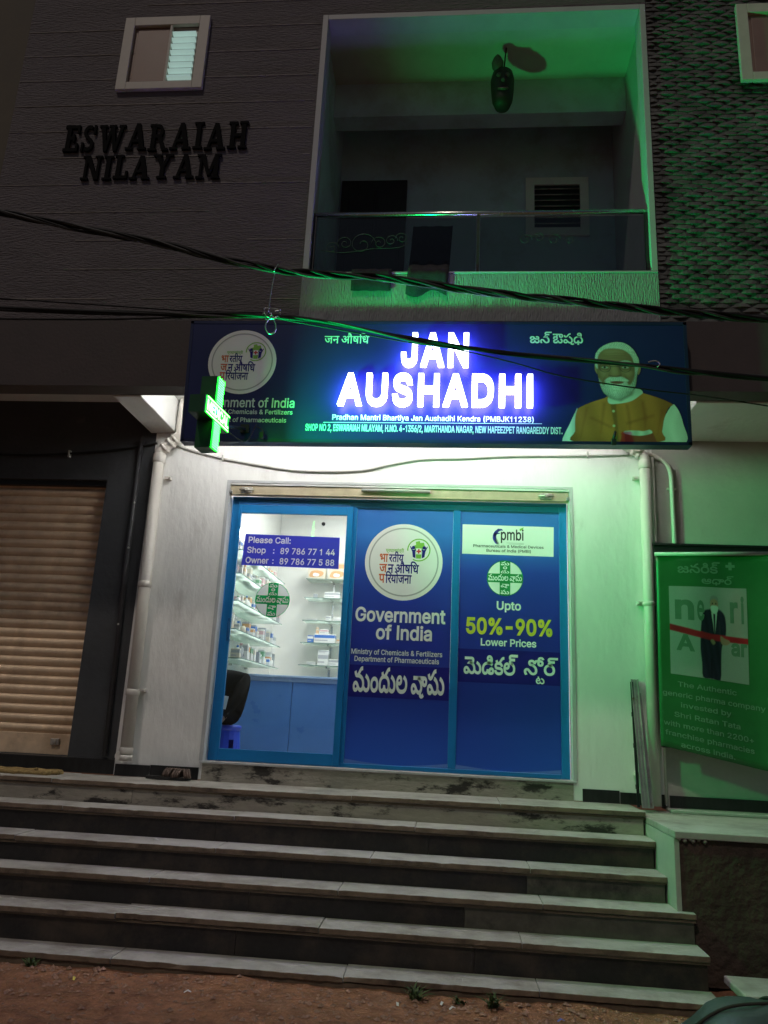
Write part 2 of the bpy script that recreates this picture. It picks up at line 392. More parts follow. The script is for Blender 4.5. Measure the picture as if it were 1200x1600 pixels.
GLYPHS = {
37:[406,[105,170,87,172,72,178,60,188,52,201,47,216,45,233,45,247,47,264,52,279,61,292,73,302,87,308,105,310,123,308,138,302,150,292,158,279,164,264,165,247,165,233,164,216,158,201,150,188,138,178,123,172],[105,196,119,199,127,207,132,219,134,233,134,247,132,261,128,273,119,281,105,284,92,281,83,273,78,261,76,247,76,233,78,219,83,207,92,199],[301,-6,283,-4,268,3,256,13,247,26,242,41,240,57,240,72,242,88,247,103,256,116,268,126,283,133,301,135,319,133,334,126,345,116,354,103,359,88,361,72,361,57,359,41,354,26,345,13,333,3,318,-4],[301,21,314,24,323,32,328,44,329,57,329,72,328,85,323,97,314,105,301,108,287,105,278,97,273,85,272,72,272,57,273,44,278,32,287,24],[79,0,289,305,324,305,114,0]],
38:[269,[118,-4,90,-1,66,7,47,20,32,37,23,57,20,80,22,98,28,114,38,128,51,141,66,154,84,167,130,201,136,206,142,211,148,218,153,225,156,233,157,243,155,256,147,267,136,274,121,277,110,275,101,272,93,266,87,259,83,250,82,239,83,228,87,218,93,207,101,196,111,184,122,170,263,0,218,0,103,139,73,176,61,191,52,206,47,222,45,239,48,258,54,275,66,289,81,299,99,306,120,308,141,306,159,299,174,289,185,276,192,260,194,243,193,229,189,217,183,205,175,195,165,185,154,176,93,130,77,117,66,105,60,92,58,79,60,65,66,52,74,42,86,34,100,29,116,28,134,30,151,36,167,45,181,57,193,73,202,91,207,112,209,135,245,135,243,108,238,86,231,69,222,55,214,45,207,37,200,28,183,14,163,4,140,-2]],
40:[164,[53,124,54,147,57,170,60,194,65,218,72,242,79,265,87,286,96,306,106,323,142,323,132,302,123,280,115,257,107,234,102,211,97,188,93,166,91,144,91,124,91,106,93,87,96,69,100,50,106,30,113,10,121,-12,131,-34,142,-58,106,-58,94,-35,83,-13,74,10,67,33,61,56,57,79,54,101]],
41:[164,[22,-58,34,-33,43,-11,52,11,58,31,64,51,68,70,71,88,73,106,73,124,72,144,70,166,67,188,62,211,56,234,49,257,41,280,32,302,22,323,58,323,68,306,77,286,85,265,92,242,99,218,104,194,107,170,110,147,110,124,110,101,107,78,103,55,97,32,89,9,80,-13,70,-36,58,-58]],
43:[272,[119,20,119,218,153,218,153,20],[37,103,37,136,235,136,235,103]],
44:[113,[23,-72,41,43,82,43,51,-72]],
45:[272,[202,147,202,113,68,113,68,147]],
46:[113,[57,-3,47,-1,38,5,32,14,30,25,32,35,38,44,47,50,57,52,68,50,77,44,83,35,85,25,83,14,77,5,68,-1]],
47:[150,[141,320,43,-46,9,-46,107,320]],
48:[272,[136,-4,114,-2,95,4,78,14,63,29,51,46,41,68,36,86,32,107,29,129,29,152,29,176,32,198,36,218,41,237,51,258,64,276,78,291,95,301,115,307,136,309,157,307,177,301,194,291,209,276,221,258,230,237,236,218,240,198,242,176,243,152,242,129,240,107,236,86,231,68,221,46,209,29,194,14,177,4,158,-2],[136,30,157,33,174,44,188,62,198,86,203,106,205,128,206,152,205,177,203,199,198,219,188,243,174,261,157,272,136,276,115,272,98,261,84,243,74,219,69,199,66,177,66,152,66,128,69,106,74,86,84,62,98,44,115,33]],
49:[272,[46,0,46,33,235,33,235,0],[166,305,166,0,127,0,127,269,126,269,52,215,52,256,119,305]],
50:[272,[38,0,38,28,141,137,156,154,169,169,179,183,186,196,191,209,192,223,190,238,185,251,176,262,164,269,150,274,134,276,118,274,103,268,92,260,83,248,78,234,76,217,39,217,42,243,52,265,66,284,86,298,109,306,135,309,161,306,184,298,202,285,217,267,226,246,229,223,227,207,223,191,214,174,202,155,190,141,177,125,160,108,92,36,92,34,234,34,234,0]],
51:[272,[131,-4,104,-2,80,6,59,18,42,34,31,55,26,79,66,79,69,64,76,52,86,43,99,36,114,31,131,30,149,32,165,36,178,45,189,56,195,70,197,87,196,103,190,118,179,130,165,140,145,146,121,149,94,149,94,179,173,269,173,271,42,271,42,305,223,305,223,276,127,167,127,173,148,174,168,171,185,166,207,152,223,133,232,111,236,87,232,62,222,40,206,21,185,7,169,1,150,-3]],
52:[272,[24,63,24,95,148,305,186,305,65,100,65,98,248,98,248,63],[169,0,169,73,169,88,169,191,206,191,206,0]],
53:[272,[133,-4,107,-1,84,7,65,19,50,36,40,56,36,78,73,78,76,65,83,53,92,44,104,36,118,31,133,30,150,32,166,39,179,49,188,63,195,79,197,97,195,116,188,133,178,147,165,157,149,164,131,166,115,165,100,161,87,155,77,147,40,152,58,305,220,305,220,271,90,271,80,181,82,181,93,189,107,195,122,199,138,200,158,198,176,193,193,183,207,171,219,156,227,139,233,119,235,98,233,79,229,61,221,45,206,25,185,9,169,2,152,-3]],
54:[272,[136,-4,109,-1,85,9,66,24,51,45,41,69,38,97,41,120,48,143,56,161,67,181,82,204,151,305,193,305,91,157,87,157,92,165,99,173,107,179,117,184,129,187,141,188,167,186,189,177,208,163,222,144,230,121,233,94,230,67,221,44,206,24,186,9,162,-1],[136,29,153,31,167,38,179,48,189,61,194,77,196,94,194,112,189,128,179,141,167,151,153,157,136,159,119,157,104,151,92,141,83,128,77,113,75,95,77,77,83,61,92,48,104,38,119,31]],
55:[272,[58,0,194,269,194,271,37,271,37,305,234,305,234,269,99,0]],
56:[272,[136,-4,116,-3,98,1,81,7,60,20,44,37,34,58,31,81,33,100,39,117,48,132,61,145,75,154,92,159,92,160,71,169,56,185,46,205,42,228,45,250,54,270,69,286,87,299,110,307,136,309,161,307,184,299,202,286,217,270,226,250,229,228,226,205,216,185,200,169,180,160,180,159,196,154,211,145,223,132,232,117,238,100,240,81,237,58,227,37,211,20,190,7,174,1,156,-3],[136,29,155,31,171,36,184,44,194,55,200,68,202,83,200,99,193,113,183,125,170,134,154,139,136,141,118,139,102,134,88,125,78,113,71,99,69,83,71,68,77,55,87,44,100,36,117,31],[136,174,151,175,164,180,176,188,184,198,190,211,192,225,190,240,185,252,176,262,165,270,151,274,136,276,120,274,106,270,95,262,87,252,81,240,80,225,81,211,87,198,95,188,107,180,120,175]],
57:[272,[136,309,162,306,186,296,206,281,221,261,230,236,233,208,231,186,224,162,215,144,204,124,189,101,120,0,78,0,181,149,184,149,179,140,172,133,164,126,154,121,143,118,131,117,105,120,82,128,64,142,50,161,41,184,38,211,41,238,51,262,66,282,86,297,109,306],[136,276,119,274,104,268,92,258,83,244,77,229,75,211,77,193,83,177,92,164,104,154,119,148,136,146,152,148,167,154,179,164,189,177,195,193,196,210,195,228,189,244,179,258,167,268,153,274]],
58:[113,[57,-3,47,-1,38,5,32,14,30,25,32,35,38,44,47,50,57,52,68,50,77,44,83,35,85,25,83,14,77,5,68,-1],[57,162,47,164,38,170,32,179,30,190,32,200,38,209,47,215,57,217,68,215,77,209,83,200,85,190,83,179,77,170,68,164]],
65:[288,[10,0,121,305,166,305,278,0,237,0,172,181,166,200,158,223,153,241,146,263,139,287,147,287,140,262,133,241,128,223,120,200,114,181,51,0],[66,85,66,119,222,119,222,85]],
66:[274,[36,0,36,305,145,305,174,303,197,294,216,282,229,265,236,246,239,224,237,207,232,192,224,181,214,172,202,165,189,160,189,157,203,154,218,147,231,136,241,122,248,104,251,82,248,60,240,40,226,23,207,11,190,5,170,1,148,0],[75,34,147,34,177,38,198,48,209,63,213,82,211,97,205,110,196,122,183,131,168,137,149,138,75,138],[75,171,143,171,159,173,173,178,185,185,194,196,200,209,202,223,198,242,188,257,170,268,144,271,75,271]],
67:[306,[160,-4,135,-2,112,4,90,15,71,29,55,48,42,69,34,88,29,108,25,129,24,152,25,176,29,197,34,217,42,236,55,258,71,276,90,290,112,301,135,307,160,309,183,308,204,303,224,294,241,283,256,268,269,251,278,231,284,209,245,209,240,224,234,237,225,248,214,257,202,264,189,269,175,272,160,273,134,270,110,259,96,248,85,235,75,218,68,199,64,177,62,152,64,128,68,106,75,87,85,70,97,57,110,46,134,35,160,32,175,33,189,36,202,41,214,48,225,58,234,69,240,82,245,96,284,96,278,74,269,54,257,37,241,23,224,11,204,3,183,-2]],
68:[301,[131,0,58,0,58,34,129,34,152,36,173,41,191,48,206,59,218,73,227,89,234,108,238,130,239,153,238,177,234,198,227,216,218,233,206,246,192,257,175,265,155,269,133,271,56,271,56,305,135,305,164,303,189,297,212,287,231,273,247,256,260,235,267,217,273,197,276,176,277,153,276,130,273,109,267,89,260,71,247,50,230,32,210,18,193,10,174,5,154,1],[75,305,75,0,36,0,36,305]],
69:[251,[36,0,36,305,223,305,223,271,75,271,75,171,213,171,213,137,75,137,75,34,225,34,225,0]],
70:[246,[36,0,36,305,221,305,221,271,75,271,75,167,208,167,208,133,75,133,75,0]],
71:[312,[161,-4,135,-2,111,4,90,15,71,30,55,48,41,69,34,88,28,108,25,129,24,152,25,176,28,197,34,217,41,236,54,258,70,276,89,290,111,301,134,307,159,309,182,308,204,302,224,293,242,282,257,267,269,250,279,230,285,209,245,209,239,223,232,236,224,247,214,256,202,264,189,269,175,272,159,273,133,270,110,259,90,242,75,218,68,199,64,177,62,152,64,128,68,106,75,87,85,70,97,57,111,46,134,35,161,32,186,34,207,43,224,56,238,74,246,96,249,121,261,119,170,119,170,153,287,153,287,120,285,96,280,74,271,54,258,37,243,23,226,11,206,3,185,-2]],
72:[310,[36,0,36,305,75,305,75,173,235,173,235,305,274,305,274,0,235,0,235,139,75,139,75,0]],
73:[180,[19,0,19,34,71,34,71,271,19,271,19,305,162,305,162,271,110,271,110,34,162,34,162,0]],
74:[238,[111,-4,86,-1,64,6,45,20,31,38,23,60,20,87,20,104,59,104,59,87,62,63,73,45,90,34,111,30,132,34,149,45,159,63,163,87,163,305,202,305,202,87,199,60,191,38,176,20,158,6,136,-1]],
75:[280,[63,87,63,130,73,143,83,157,94,169,105,182,116,194,127,206,218,305,269,305,139,166,137,166],[36,0,36,305,75,305,75,201,74,135,75,116,75,0],[223,0,113,155,137,186,269,0]],
76:[236,[36,0,36,305,75,305,75,34,217,34,217,0]],
77:[377,[36,0,36,305,91,305,166,112,172,95,180,74,187,50,193,29,184,29,191,50,198,73,205,95,211,112,286,305,341,305,341,0,303,0,303,175,303,196,303,221,304,248,304,274,308,274,303,260,299,246,289,218,280,193,273,175,205,0,172,0,102,175,95,193,87,217,77,245,67,274,71,274,72,250,73,223,73,197,73,175,73,0]],
78:[314,[36,0,36,305,82,305,206,110,211,101,218,90,225,78,233,64,240,49,248,33,243,32,241,49,240,65,240,80,239,94,239,117,239,305,278,305,278,0,232,0,121,174,106,198,98,212,89,229,65,271,71,272,73,230,75,197,75,175,75,0]],
79:[320,[160,-4,135,-2,112,4,90,15,71,29,55,48,42,69,34,88,29,108,25,129,24,152,25,176,29,197,34,217,42,236,55,258,71,276,90,290,112,301,135,307,160,309,185,307,209,301,230,290,249,276,265,258,278,236,286,217,291,197,295,176,296,152,295,129,291,108,286,88,278,69,265,48,249,29,230,15,209,4,185,-2],[160,32,186,35,210,46,223,56,235,70,245,86,252,106,257,128,258,152,257,177,252,199,245,219,235,235,223,249,210,260,186,270,160,273,134,270,111,260,97,249,85,235,75,219,68,199,64,177,62,152,64,128,68,106,75,87,85,70,97,56,111,46,134,35]],
80:[267,[36,0,36,305,141,305,163,304,183,300,199,292,220,277,234,258,242,235,245,209,242,183,234,159,220,140,199,124,183,117,163,113,141,111,66,111,66,145,140,145,161,147,178,154,191,163,200,176,205,191,207,209,205,226,200,241,191,254,178,263,161,269,139,271,75,271,75,0]],
82:[269,[36,0,36,305,142,305,164,304,183,300,200,293,220,279,234,260,243,237,246,211,243,185,234,163,220,144,200,130,183,124,164,120,142,119,58,119,58,153,140,153,162,155,179,160,191,169,200,180,205,195,207,211,205,228,200,243,191,255,179,264,161,269,140,271,75,271,75,0],[212,0,138,137,182,137,257,0]],
83:[268,[134,-5,113,-4,94,-1,77,6,55,19,38,36,28,57,23,82,63,82,66,66,74,53,85,42,100,35,116,31,134,29,154,31,172,36,186,44,198,55,205,68,207,84,205,97,199,107,190,116,178,123,163,128,147,133,110,144,87,152,67,162,52,174,40,188,33,204,31,223,35,248,45,269,61,286,83,299,99,305,117,308,136,309,156,308,173,305,190,299,210,286,226,269,237,249,240,227,202,227,196,247,181,262,160,272,135,275,117,273,100,269,87,261,77,251,71,239,69,225,71,211,79,200,89,192,102,185,115,180,127,176,159,168,172,163,187,158,202,151,215,143,227,132,237,119,243,102,245,83,242,59,232,38,216,20,194,6,176,0,156,-4]],
84:[269,[19,271,19,305,250,305,250,271,154,271,154,0,116,0,116,271]],
85:[310,[155,-5,132,-3,111,1,92,9,76,20,62,33,51,48,43,65,38,84,36,104,36,305,75,305,75,107,77,86,84,68,96,52,112,41,132,33,155,31,179,33,198,41,214,52,226,68,233,86,236,107,236,305,274,305,274,104,273,84,268,65,260,48,248,33,235,20,218,9,199,1,178,-3]],
87:[412,[93,0,10,305,49,305,98,118,102,103,105,87,112,56,115,40,118,24,113,24,117,40,120,56,123,72,127,87,134,118,184,305,228,305,277,118,281,103,285,87,292,56,295,40,298,24,293,24,296,40,299,56,303,72,306,87,314,118,362,305,402,305,318,0,273,0,221,194,216,214,211,235,206,258,202,285,210,285,205,260,201,237,196,215,191,194,138,0]],
89:[283,[122,0,122,125,10,305,55,305,115,207,125,191,133,175,141,158,150,138,134,138,142,159,151,176,159,191,168,207,229,305,273,305,161,125,161,0]],
90:[263,[25,0,25,28,164,231,174,245,184,258,194,272,204,285,209,273,190,272,171,271,152,271,134,271,24,271,24,305,238,305,238,277,101,77,91,63,80,48,58,20,54,33,73,33,91,34,110,34,128,34,240,34,240,0]],
97:[234,[96,-5,75,-3,57,3,41,13,29,27,21,44,18,65,20,83,26,97,35,107,47,116,60,122,75,126,91,130,107,132,140,136,151,138,159,141,164,146,165,153,165,154,164,167,160,178,153,187,144,193,132,197,117,198,102,197,90,193,79,188,71,180,64,173,60,164,25,175,34,193,47,208,63,218,80,225,98,229,116,231,129,230,143,228,158,223,171,216,184,206,193,192,200,174,202,151,202,0,166,0,166,31,163,31,158,23,151,15,141,7,129,1,114,-4],[102,27,121,29,137,35,149,44,158,56,163,69,165,83,165,114,162,111,156,109,148,107,139,105,120,103,105,101,93,99,81,95,70,90,62,84,57,75,55,63,57,52,61,43,68,36,78,31,89,28]],
98:[255,[138,-5,119,-3,103,2,92,10,83,19,76,28,71,35,67,35,67,0,32,0,32,305,68,305,68,192,71,192,76,199,82,207,91,216,103,224,118,229,137,231,164,227,188,216,207,199,222,176,229,157,233,136,234,113,233,90,229,69,222,51,207,27,188,10,164,-1],[132,28,152,31,168,39,180,53,189,70,195,91,197,114,195,136,190,157,181,174,168,187,152,195,132,198,113,195,97,187,84,175,75,158,69,137,68,114,69,90,75,69,84,52,97,39,113,31]],
99:[237,[124,-5,105,-3,86,2,70,10,56,21,43,35,34,51,26,70,22,90,20,112,22,135,26,156,34,175,43,191,56,205,70,216,86,224,105,229,124,231,141,230,156,226,170,221,183,214,194,204,204,193,212,180,217,166,182,157,179,166,174,174,169,180,162,186,154,191,145,195,135,197,124,198,104,195,87,186,74,172,65,155,60,135,58,112,60,91,65,70,74,53,87,40,104,31,124,28,135,29,146,31,155,35,162,40,169,46,175,53,179,61,183,70,218,61,212,47,205,34,195,22,184,13,171,5,156,0,141,-4]],
100:[255,[117,-5,90,-1,67,10,47,27,33,51,26,69,22,90,20,113,22,136,26,157,33,176,48,199,67,216,91,227,117,231,137,229,152,224,163,216,172,207,179,199,184,192,186,192,186,305,223,305,223,0,188,0,188,35,184,35,179,28,172,19,163,10,151,2,136,-3],[123,28,142,31,158,39,171,52,180,69,185,90,187,114,185,137,180,158,171,175,158,187,142,195,123,198,103,195,87,187,74,174,65,157,60,136,58,114,60,91,65,70,74,53,87,39,103,31]],
101:[242,[127,-5,106,-3,87,2,70,10,55,21,43,35,33,51,26,69,22,90,20,112,22,134,26,155,33,174,43,190,55,204,69,216,85,224,103,229,123,231,142,229,159,224,176,216,192,205,204,189,214,169,221,145,223,116,223,102,45,102,45,133,203,133,186,121,184,142,179,161,170,177,158,188,142,196,123,198,104,196,88,188,75,176,65,162,60,145,58,127,58,107,60,83,66,64,77,48,91,37,108,30,127,28,140,29,152,32,162,37,171,44,178,53,183,63,219,54,212,38,201,24,187,12,170,3,150,-3]],
102:[152,[137,228,137,196,4,196,4,228],[48,0,48,259,51,277,57,291,68,303,81,311,96,316,112,318,124,317,133,316,141,314,146,313,136,281,129,283,123,284,117,284,102,282,93,276,87,266,85,251,85,0]],
103:[255,[124,-90,101,-89,80,-84,63,-76,49,-66,38,-54,30,-42,61,-24,66,-32,73,-40,82,-47,93,-53,107,-57,124,-58,149,-55,169,-45,182,-28,187,-3,187,41,184,41,179,33,172,25,163,17,151,9,136,5,117,3,91,6,68,16,48,32,33,54,26,72,22,92,20,115,22,137,26,158,33,176,48,199,67,216,91,227,118,231,137,229,152,224,164,216,173,208,180,199,185,191,188,191,188,228,223,228,223,-5,220,-32,210,-54,195,-70,174,-82,151,-88],[123,35,142,38,158,45,171,57,180,73,186,92,187,116,186,138,180,158,171,175,158,187,142,195,123,198,103,195,87,187,74,174,65,157,60,138,58,116,60,93,65,74,74,58,87,45,103,38]],
104:[246,[68,136,68,0,32,0,32,305,68,305,68,172,61,172,74,199,91,217,112,227,136,231,158,228,177,221,193,209,204,192,212,171,214,144,214,0,178,0,178,141,174,165,164,183,147,194,126,197,110,196,96,190,85,182,76,170,70,154]],
105:[100,[32,0,32,228,68,228,68,0],[50,266,40,267,32,273,27,281,25,290,27,299,32,307,40,312,50,314,60,312,68,307,74,299,76,290,74,281,68,273,60,267]],
108:[113,[84,-1,61,2,44,12,35,28,32,51,32,305,68,305,68,59,69,46,72,37,78,33,88,31,96,32,102,33,108,2,97,-1,90,-1]],
109:[366,[32,0,32,228,67,228,67,177,65,177,71,194,79,208,91,218,103,226,117,230,132,232,154,228,172,216,185,199,193,177,187,177,193,192,202,206,214,217,228,225,244,230,262,232,281,230,298,223,313,212,324,197,332,177,334,153,334,0,297,0,297,152,294,173,284,188,268,196,251,198,237,197,225,192,215,184,207,174,203,162,201,148,201,0,164,0,164,156,161,173,152,187,137,195,120,198,107,197,95,192,84,184,75,174,70,160,68,143,68,0]],
110:[246,[68,136,68,0,32,0,32,228,67,228,67,172,61,172,74,199,91,217,112,227,136,231,158,228,177,221,193,209,204,192,212,171,214,144,214,0,178,0,178,141,174,165,164,183,147,194,126,197,110,196,96,190,85,182,76,170,70,154]],
111:[249,[124,-5,105,-3,86,2,70,10,56,21,43,35,34,51,26,70,22,90,20,112,22,135,26,156,34,175,43,191,56,205,70,216,86,224,105,229,124,231,144,229,163,224,179,216,194,205,206,191,216,175,223,156,227,135,229,112,227,90,223,70,216,51,206,35,194,21,179,10,163,2,144,-3],[124,28,145,31,162,40,175,53,184,70,190,91,192,112,190,135,184,155,175,172,162,186,145,195,124,198,104,195,87,186,74,172,65,155,60,135,58,112,60,91,65,70,74,53,87,40,104,31]],
112:[255,[32,-86,32,228,67,228,67,192,71,192,76,199,82,207,91,216,103,224,118,229,137,231,164,227,188,216,207,199,222,176,229,157,233,136,234,113,233,90,229,69,222,51,207,27,188,10,164,-1,138,-5,119,-3,104,2,92,10,83,19,76,28,71,35,68,35,68,-86],[132,28,152,31,168,39,180,53,189,70,195,91,197,114,195,136,190,157,181,174,168,187,152,195,132,198,113,195,97,187,84,175,75,158,69,137,68,114,69,90,75,69,84,52,97,39,113,31]],
114:[155,[32,0,32,228,67,228,67,193,69,193,78,208,91,220,108,228,128,231,138,231,146,230,146,193,138,195,131,195,124,195,109,194,95,189,84,181,75,170,70,157,68,142,68,0]],
115:[219,[109,-5,87,-3,67,2,51,11,37,23,27,38,21,57,56,64,63,48,74,36,90,29,109,27,130,30,147,37,157,49,161,62,159,73,152,81,142,88,127,93,90,102,63,111,43,125,32,142,28,164,31,183,39,199,52,212,69,222,89,229,112,231,134,229,152,223,167,215,179,204,188,190,194,174,161,166,155,179,146,189,132,197,112,200,94,197,79,190,68,179,65,166,67,155,74,146,86,139,103,134,138,126,165,116,184,103,195,85,199,64,196,45,187,28,174,14,156,4,134,-3]],
116:[136,[122,228,122,196,4,196,4,228],[39,283,76,283,76,59,77,46,82,37,90,32,102,30,111,31,121,32,128,1,122,-1,115,-2,108,-2,101,-2,75,1,55,13,43,31,39,56]],
117:[246,[109,-3,88,-1,69,6,53,18,41,35,34,57,32,83,32,228,68,228,68,86,72,63,82,45,99,34,120,30,136,32,149,37,161,46,170,58,176,73,178,92,178,228,214,228,214,0,179,0,179,55,184,55,176,36,166,21,154,10,133,0]],
118:[234,[98,0,10,228,51,228,99,93,106,73,112,52,118,32,123,12,110,12,116,32,122,52,128,73,134,93,183,228,223,228,136,0]],
119:[340,[83,0,14,228,52,228,80,128,86,106,92,82,97,64,101,45,105,25,99,25,103,44,107,63,111,81,118,106,124,128,151,228,190,228,217,128,223,106,229,81,233,64,237,45,241,25,235,25,239,45,243,63,248,81,254,106,260,128,288,228,327,228,258,0,221,0,191,103,183,135,178,151,174,168,166,203,174,203,166,168,158,135,153,119,149,103,119,0]],
121:[234,[28,-83,37,-51,43,-52,53,-54,62,-53,71,-50,78,-44,85,-35,90,-21,98,-1,10,228,51,228,99,93,106,72,112,52,118,32,123,12,110,12,116,32,121,52,127,73,134,93,183,228,223,228,122,-35,115,-51,106,-64,96,-74,84,-81,70,-86,55,-87,46,-87,39,-86,33,-85]],
122:[228,[25,0,25,27,152,192,152,194,29,194,29,228,200,228,200,198,76,36,76,34,203,34,203,0]],
2306:[0,[-111,463,-109,477,-101,488,-90,495,-78,498,-65,495,-55,488,-47,477,-45,463,-47,450,-55,439,-65,431,-78,428,-90,431,-101,439,-109,450]],
2324:[614,[282,131,279,105,270,84,255,68,235,57,213,50,187,48,162,50,138,58,116,70,95,86,79,104,64,125,48,151,33,180,17,214,60,229,70,205,81,183,92,162,104,145,116,129,137,108,159,96,183,92,204,94,220,102,231,116,235,136,232,157,222,176,208,193,191,208,174,206,156,205,153,247,178,249,197,254,211,261,224,276,228,296,224,315,214,328,199,335,181,337,160,336,141,331,122,324,103,315,88,356,105,364,126,372,151,377,179,379,208,377,231,369,251,356,264,339,273,319,275,297,273,275,265,256,253,239,235,225,242,219,247,213,270,211,292,210,310,210,326,212,341,214,356,218,356,331,313,331,313,373,623,373,623,331,560,331,560,0,512,0,512,331,405,331,405,0,356,0,356,174,342,171,328,169,314,168,299,167,287,168,273,169,280,151],[506,369,491,390,477,404,463,413,450,419,437,421,422,422,410,421,397,418,385,414,373,409,357,451,371,456,386,460,401,463,418,464,444,461,466,451,486,436,502,415,504,416,492,444,481,465,469,479,456,489,441,494,424,496,411,496,400,494,391,491,382,488,368,529,385,534,403,537,423,538,444,536,462,531,479,522,494,510,509,492,522,470,531,450,540,426,549,399,557,369]],
2332:[445,[392,331,392,0,343,0,343,222,261,222,240,222,227,224,240,211,252,197,262,182,272,157,275,131,272,105,263,85,248,68,230,57,209,50,186,48,165,50,145,56,125,66,111,77,97,91,84,107,70,127,60,145,49,165,39,188,29,213,19,241,61,256,72,225,84,197,95,173,107,152,119,134,139,110,161,96,184,92,201,94,215,102,224,116,227,136,223,162,209,186,196,201,181,214,164,226,181,265,343,265,343,331,0,331,0,373,454,373,454,331]],
2340:[342,[289,331,289,0,240,0,240,197,175,197,152,196,134,195,120,193,103,188,90,179,79,164,76,142,78,123,85,104,98,86,110,71,125,56,143,41,163,24,130,-7,112,9,95,25,79,41,64,57,52,74,41,91,33,108,29,126,27,145,29,165,35,183,44,198,56,211,75,224,98,233,116,236,138,239,163,239,240,239,240,331,0,331,0,373,350,373,350,331]],
2343:[369,[378,331,316,331,316,0,267,0,267,90,248,79,227,70,210,65,192,63,170,62,141,65,116,73,95,86,79,104,70,126,67,151,68,167,72,182,79,196,89,209,71,217,56,228,43,241,33,256,27,275,25,296,28,318,36,338,50,356,68,369,88,377,112,379,132,377,150,372,165,362,181,343,187,319,184,300,176,283,163,266,126,289,132,295,135,302,137,309,138,316,137,324,132,333,124,339,110,341,95,338,82,328,73,312,70,293,72,276,79,263,90,252,103,245,118,241,134,238,153,242,173,243,188,242,200,241,196,199,187,200,179,200,152,197,132,188,119,173,115,152,119,131,132,116,151,107,175,104,195,105,213,110,229,117,250,131,267,147,267,331,230,331,230,373,378,373]],
2344:[333,[0,373,341,373,341,331,280,331,280,0,231,0,231,179,122,179,122,146,120,132,114,121,104,115,92,113,77,116,61,125,46,139,34,156,25,174,22,191,24,203,30,213,41,219,59,221,231,221,231,331,0,331]],
2346:[341,[287,331,287,0,239,0,239,115,221,104,201,95,179,90,152,88,130,90,109,96,91,105,77,116,64,134,55,155,51,171,48,191,47,215,47,331,0,331,0,373,350,373,350,331],[239,331,96,331,96,221,96,199,98,182,100,169,104,159,108,151,114,144,132,134,158,130,181,133,203,142,222,154,239,168]],
2349:[422,[104,379,125,378,144,373,160,364,175,352,184,338,192,320,196,304,198,285,199,262,199,193,320,193,320,331,241,331,241,373,430,373,430,331,368,331,368,0,320,0,320,150,199,150,199,128,197,111,191,99,181,93,170,91,158,92,146,98,134,107,122,117,113,129,105,142,100,155,98,167,100,177,107,185,118,191,134,193,152,193,152,256,151,281,149,299,145,312,139,323,124,336,101,341,87,339,77,333,71,324,68,313,72,298,83,287,102,280,131,276,126,233,98,237,74,245,54,255,39,270,31,289,28,312,30,333,38,351,50,363,67,372,85,377]],
2350:[359,[305,331,305,0,257,0,257,150,124,150,124,128,122,111,116,99,106,93,95,91,84,92,71,98,59,107,48,117,38,129,30,142,25,155,23,167,25,177,32,185,43,191,60,193,76,193,76,331,0,331,0,373,367,373,367,331],[257,331,124,331,124,193,257,193]],
2351:[348,[357,373,357,331,295,331,295,0,246,0,246,107,228,97,206,88,189,83,171,80,152,79,126,81,103,88,82,100,65,116,49,135,37,158,29,183,23,212,45,218,64,225,78,234,92,251,96,274,94,290,89,305,82,319,74,331,0,331,0,373],[77,181,91,155,108,137,129,125,155,122,183,125,208,134,228,148,246,164,246,331,127,331,136,310,142,288,144,267,141,243,133,222,120,205,101,191]],
2352:[245,[237,25,205,-7,187,8,170,22,154,37,138,52,118,72,100,91,83,109,68,125,55,140,45,154,34,170,28,183,25,194,24,204,26,215,33,226,45,233,62,236,76,234,89,229,99,221,109,209,129,223,143,239,151,259,154,281,153,295,151,308,147,320,143,331,0,331,0,373,254,373,254,331,192,331,197,315,201,296,202,275,200,254,196,235,188,219,173,198,152,180,136,170,119,161,100,152,114,137,129,121,146,104,163,88,181,71,199,56,218,40]],
2359:[347,[356,373,356,331,293,331,293,0,245,0,245,115,226,105,205,96,180,90,152,88,130,90,109,96,91,105,77,116,64,134,55,155,51,171,48,191,47,215,47,331,0,331,0,373],[245,331,123,331,245,172],[113,144,131,134,157,130,173,131,188,135,202,140,216,147,95,304,95,221,96,199,97,182,100,169,103,159,107,151]],
2366:[155,[102,331,102,0,53,0,53,331,0,331,0,373,164,373,164,331]],
2367:[155,[53,331,0,331,0,373,48,373,41,387,36,401,33,417,32,434,34,457,41,477,51,494,67,509,85,522,107,531,132,536,160,538,193,536,224,530,254,521,283,508,310,492,335,472,359,450,382,425,403,398,422,369,372,369,335,414,296,449,255,474,213,489,170,494,144,492,122,487,104,477,86,456,80,428,82,412,86,397,92,384,99,373,164,373,164,331,102,331,102,0,53,0]],
2368:[155,[-111,369,-120,390,-127,409,-131,429,-132,449,-129,473,-121,495,-107,513,-88,527,-64,535,-37,538,-14,536,6,530,23,521,39,507,52,489,65,467,73,448,82,425,90,401,98,373,164,373,164,331,102,331,102,0,53,0,53,331,0,331,0,373,52,373,44,402,35,427,26,448,17,465,3,482,-14,492,-34,495,-55,491,-71,480,-80,463,-83,440,-82,420,-77,403,-71,386,-63,369]],
2379:[155,[102,331,102,0,53,0,53,331,0,331,0,373,164,373,164,331],[54,369,46,398,37,423,29,444,16,467,2,482,-15,491,-34,494,-46,493,-57,491,-67,488,-76,485,-90,529,-74,534,-55,537,-35,538,-15,536,4,531,21,522,36,510,50,492,63,470,73,450,82,426,90,399,99,369]],
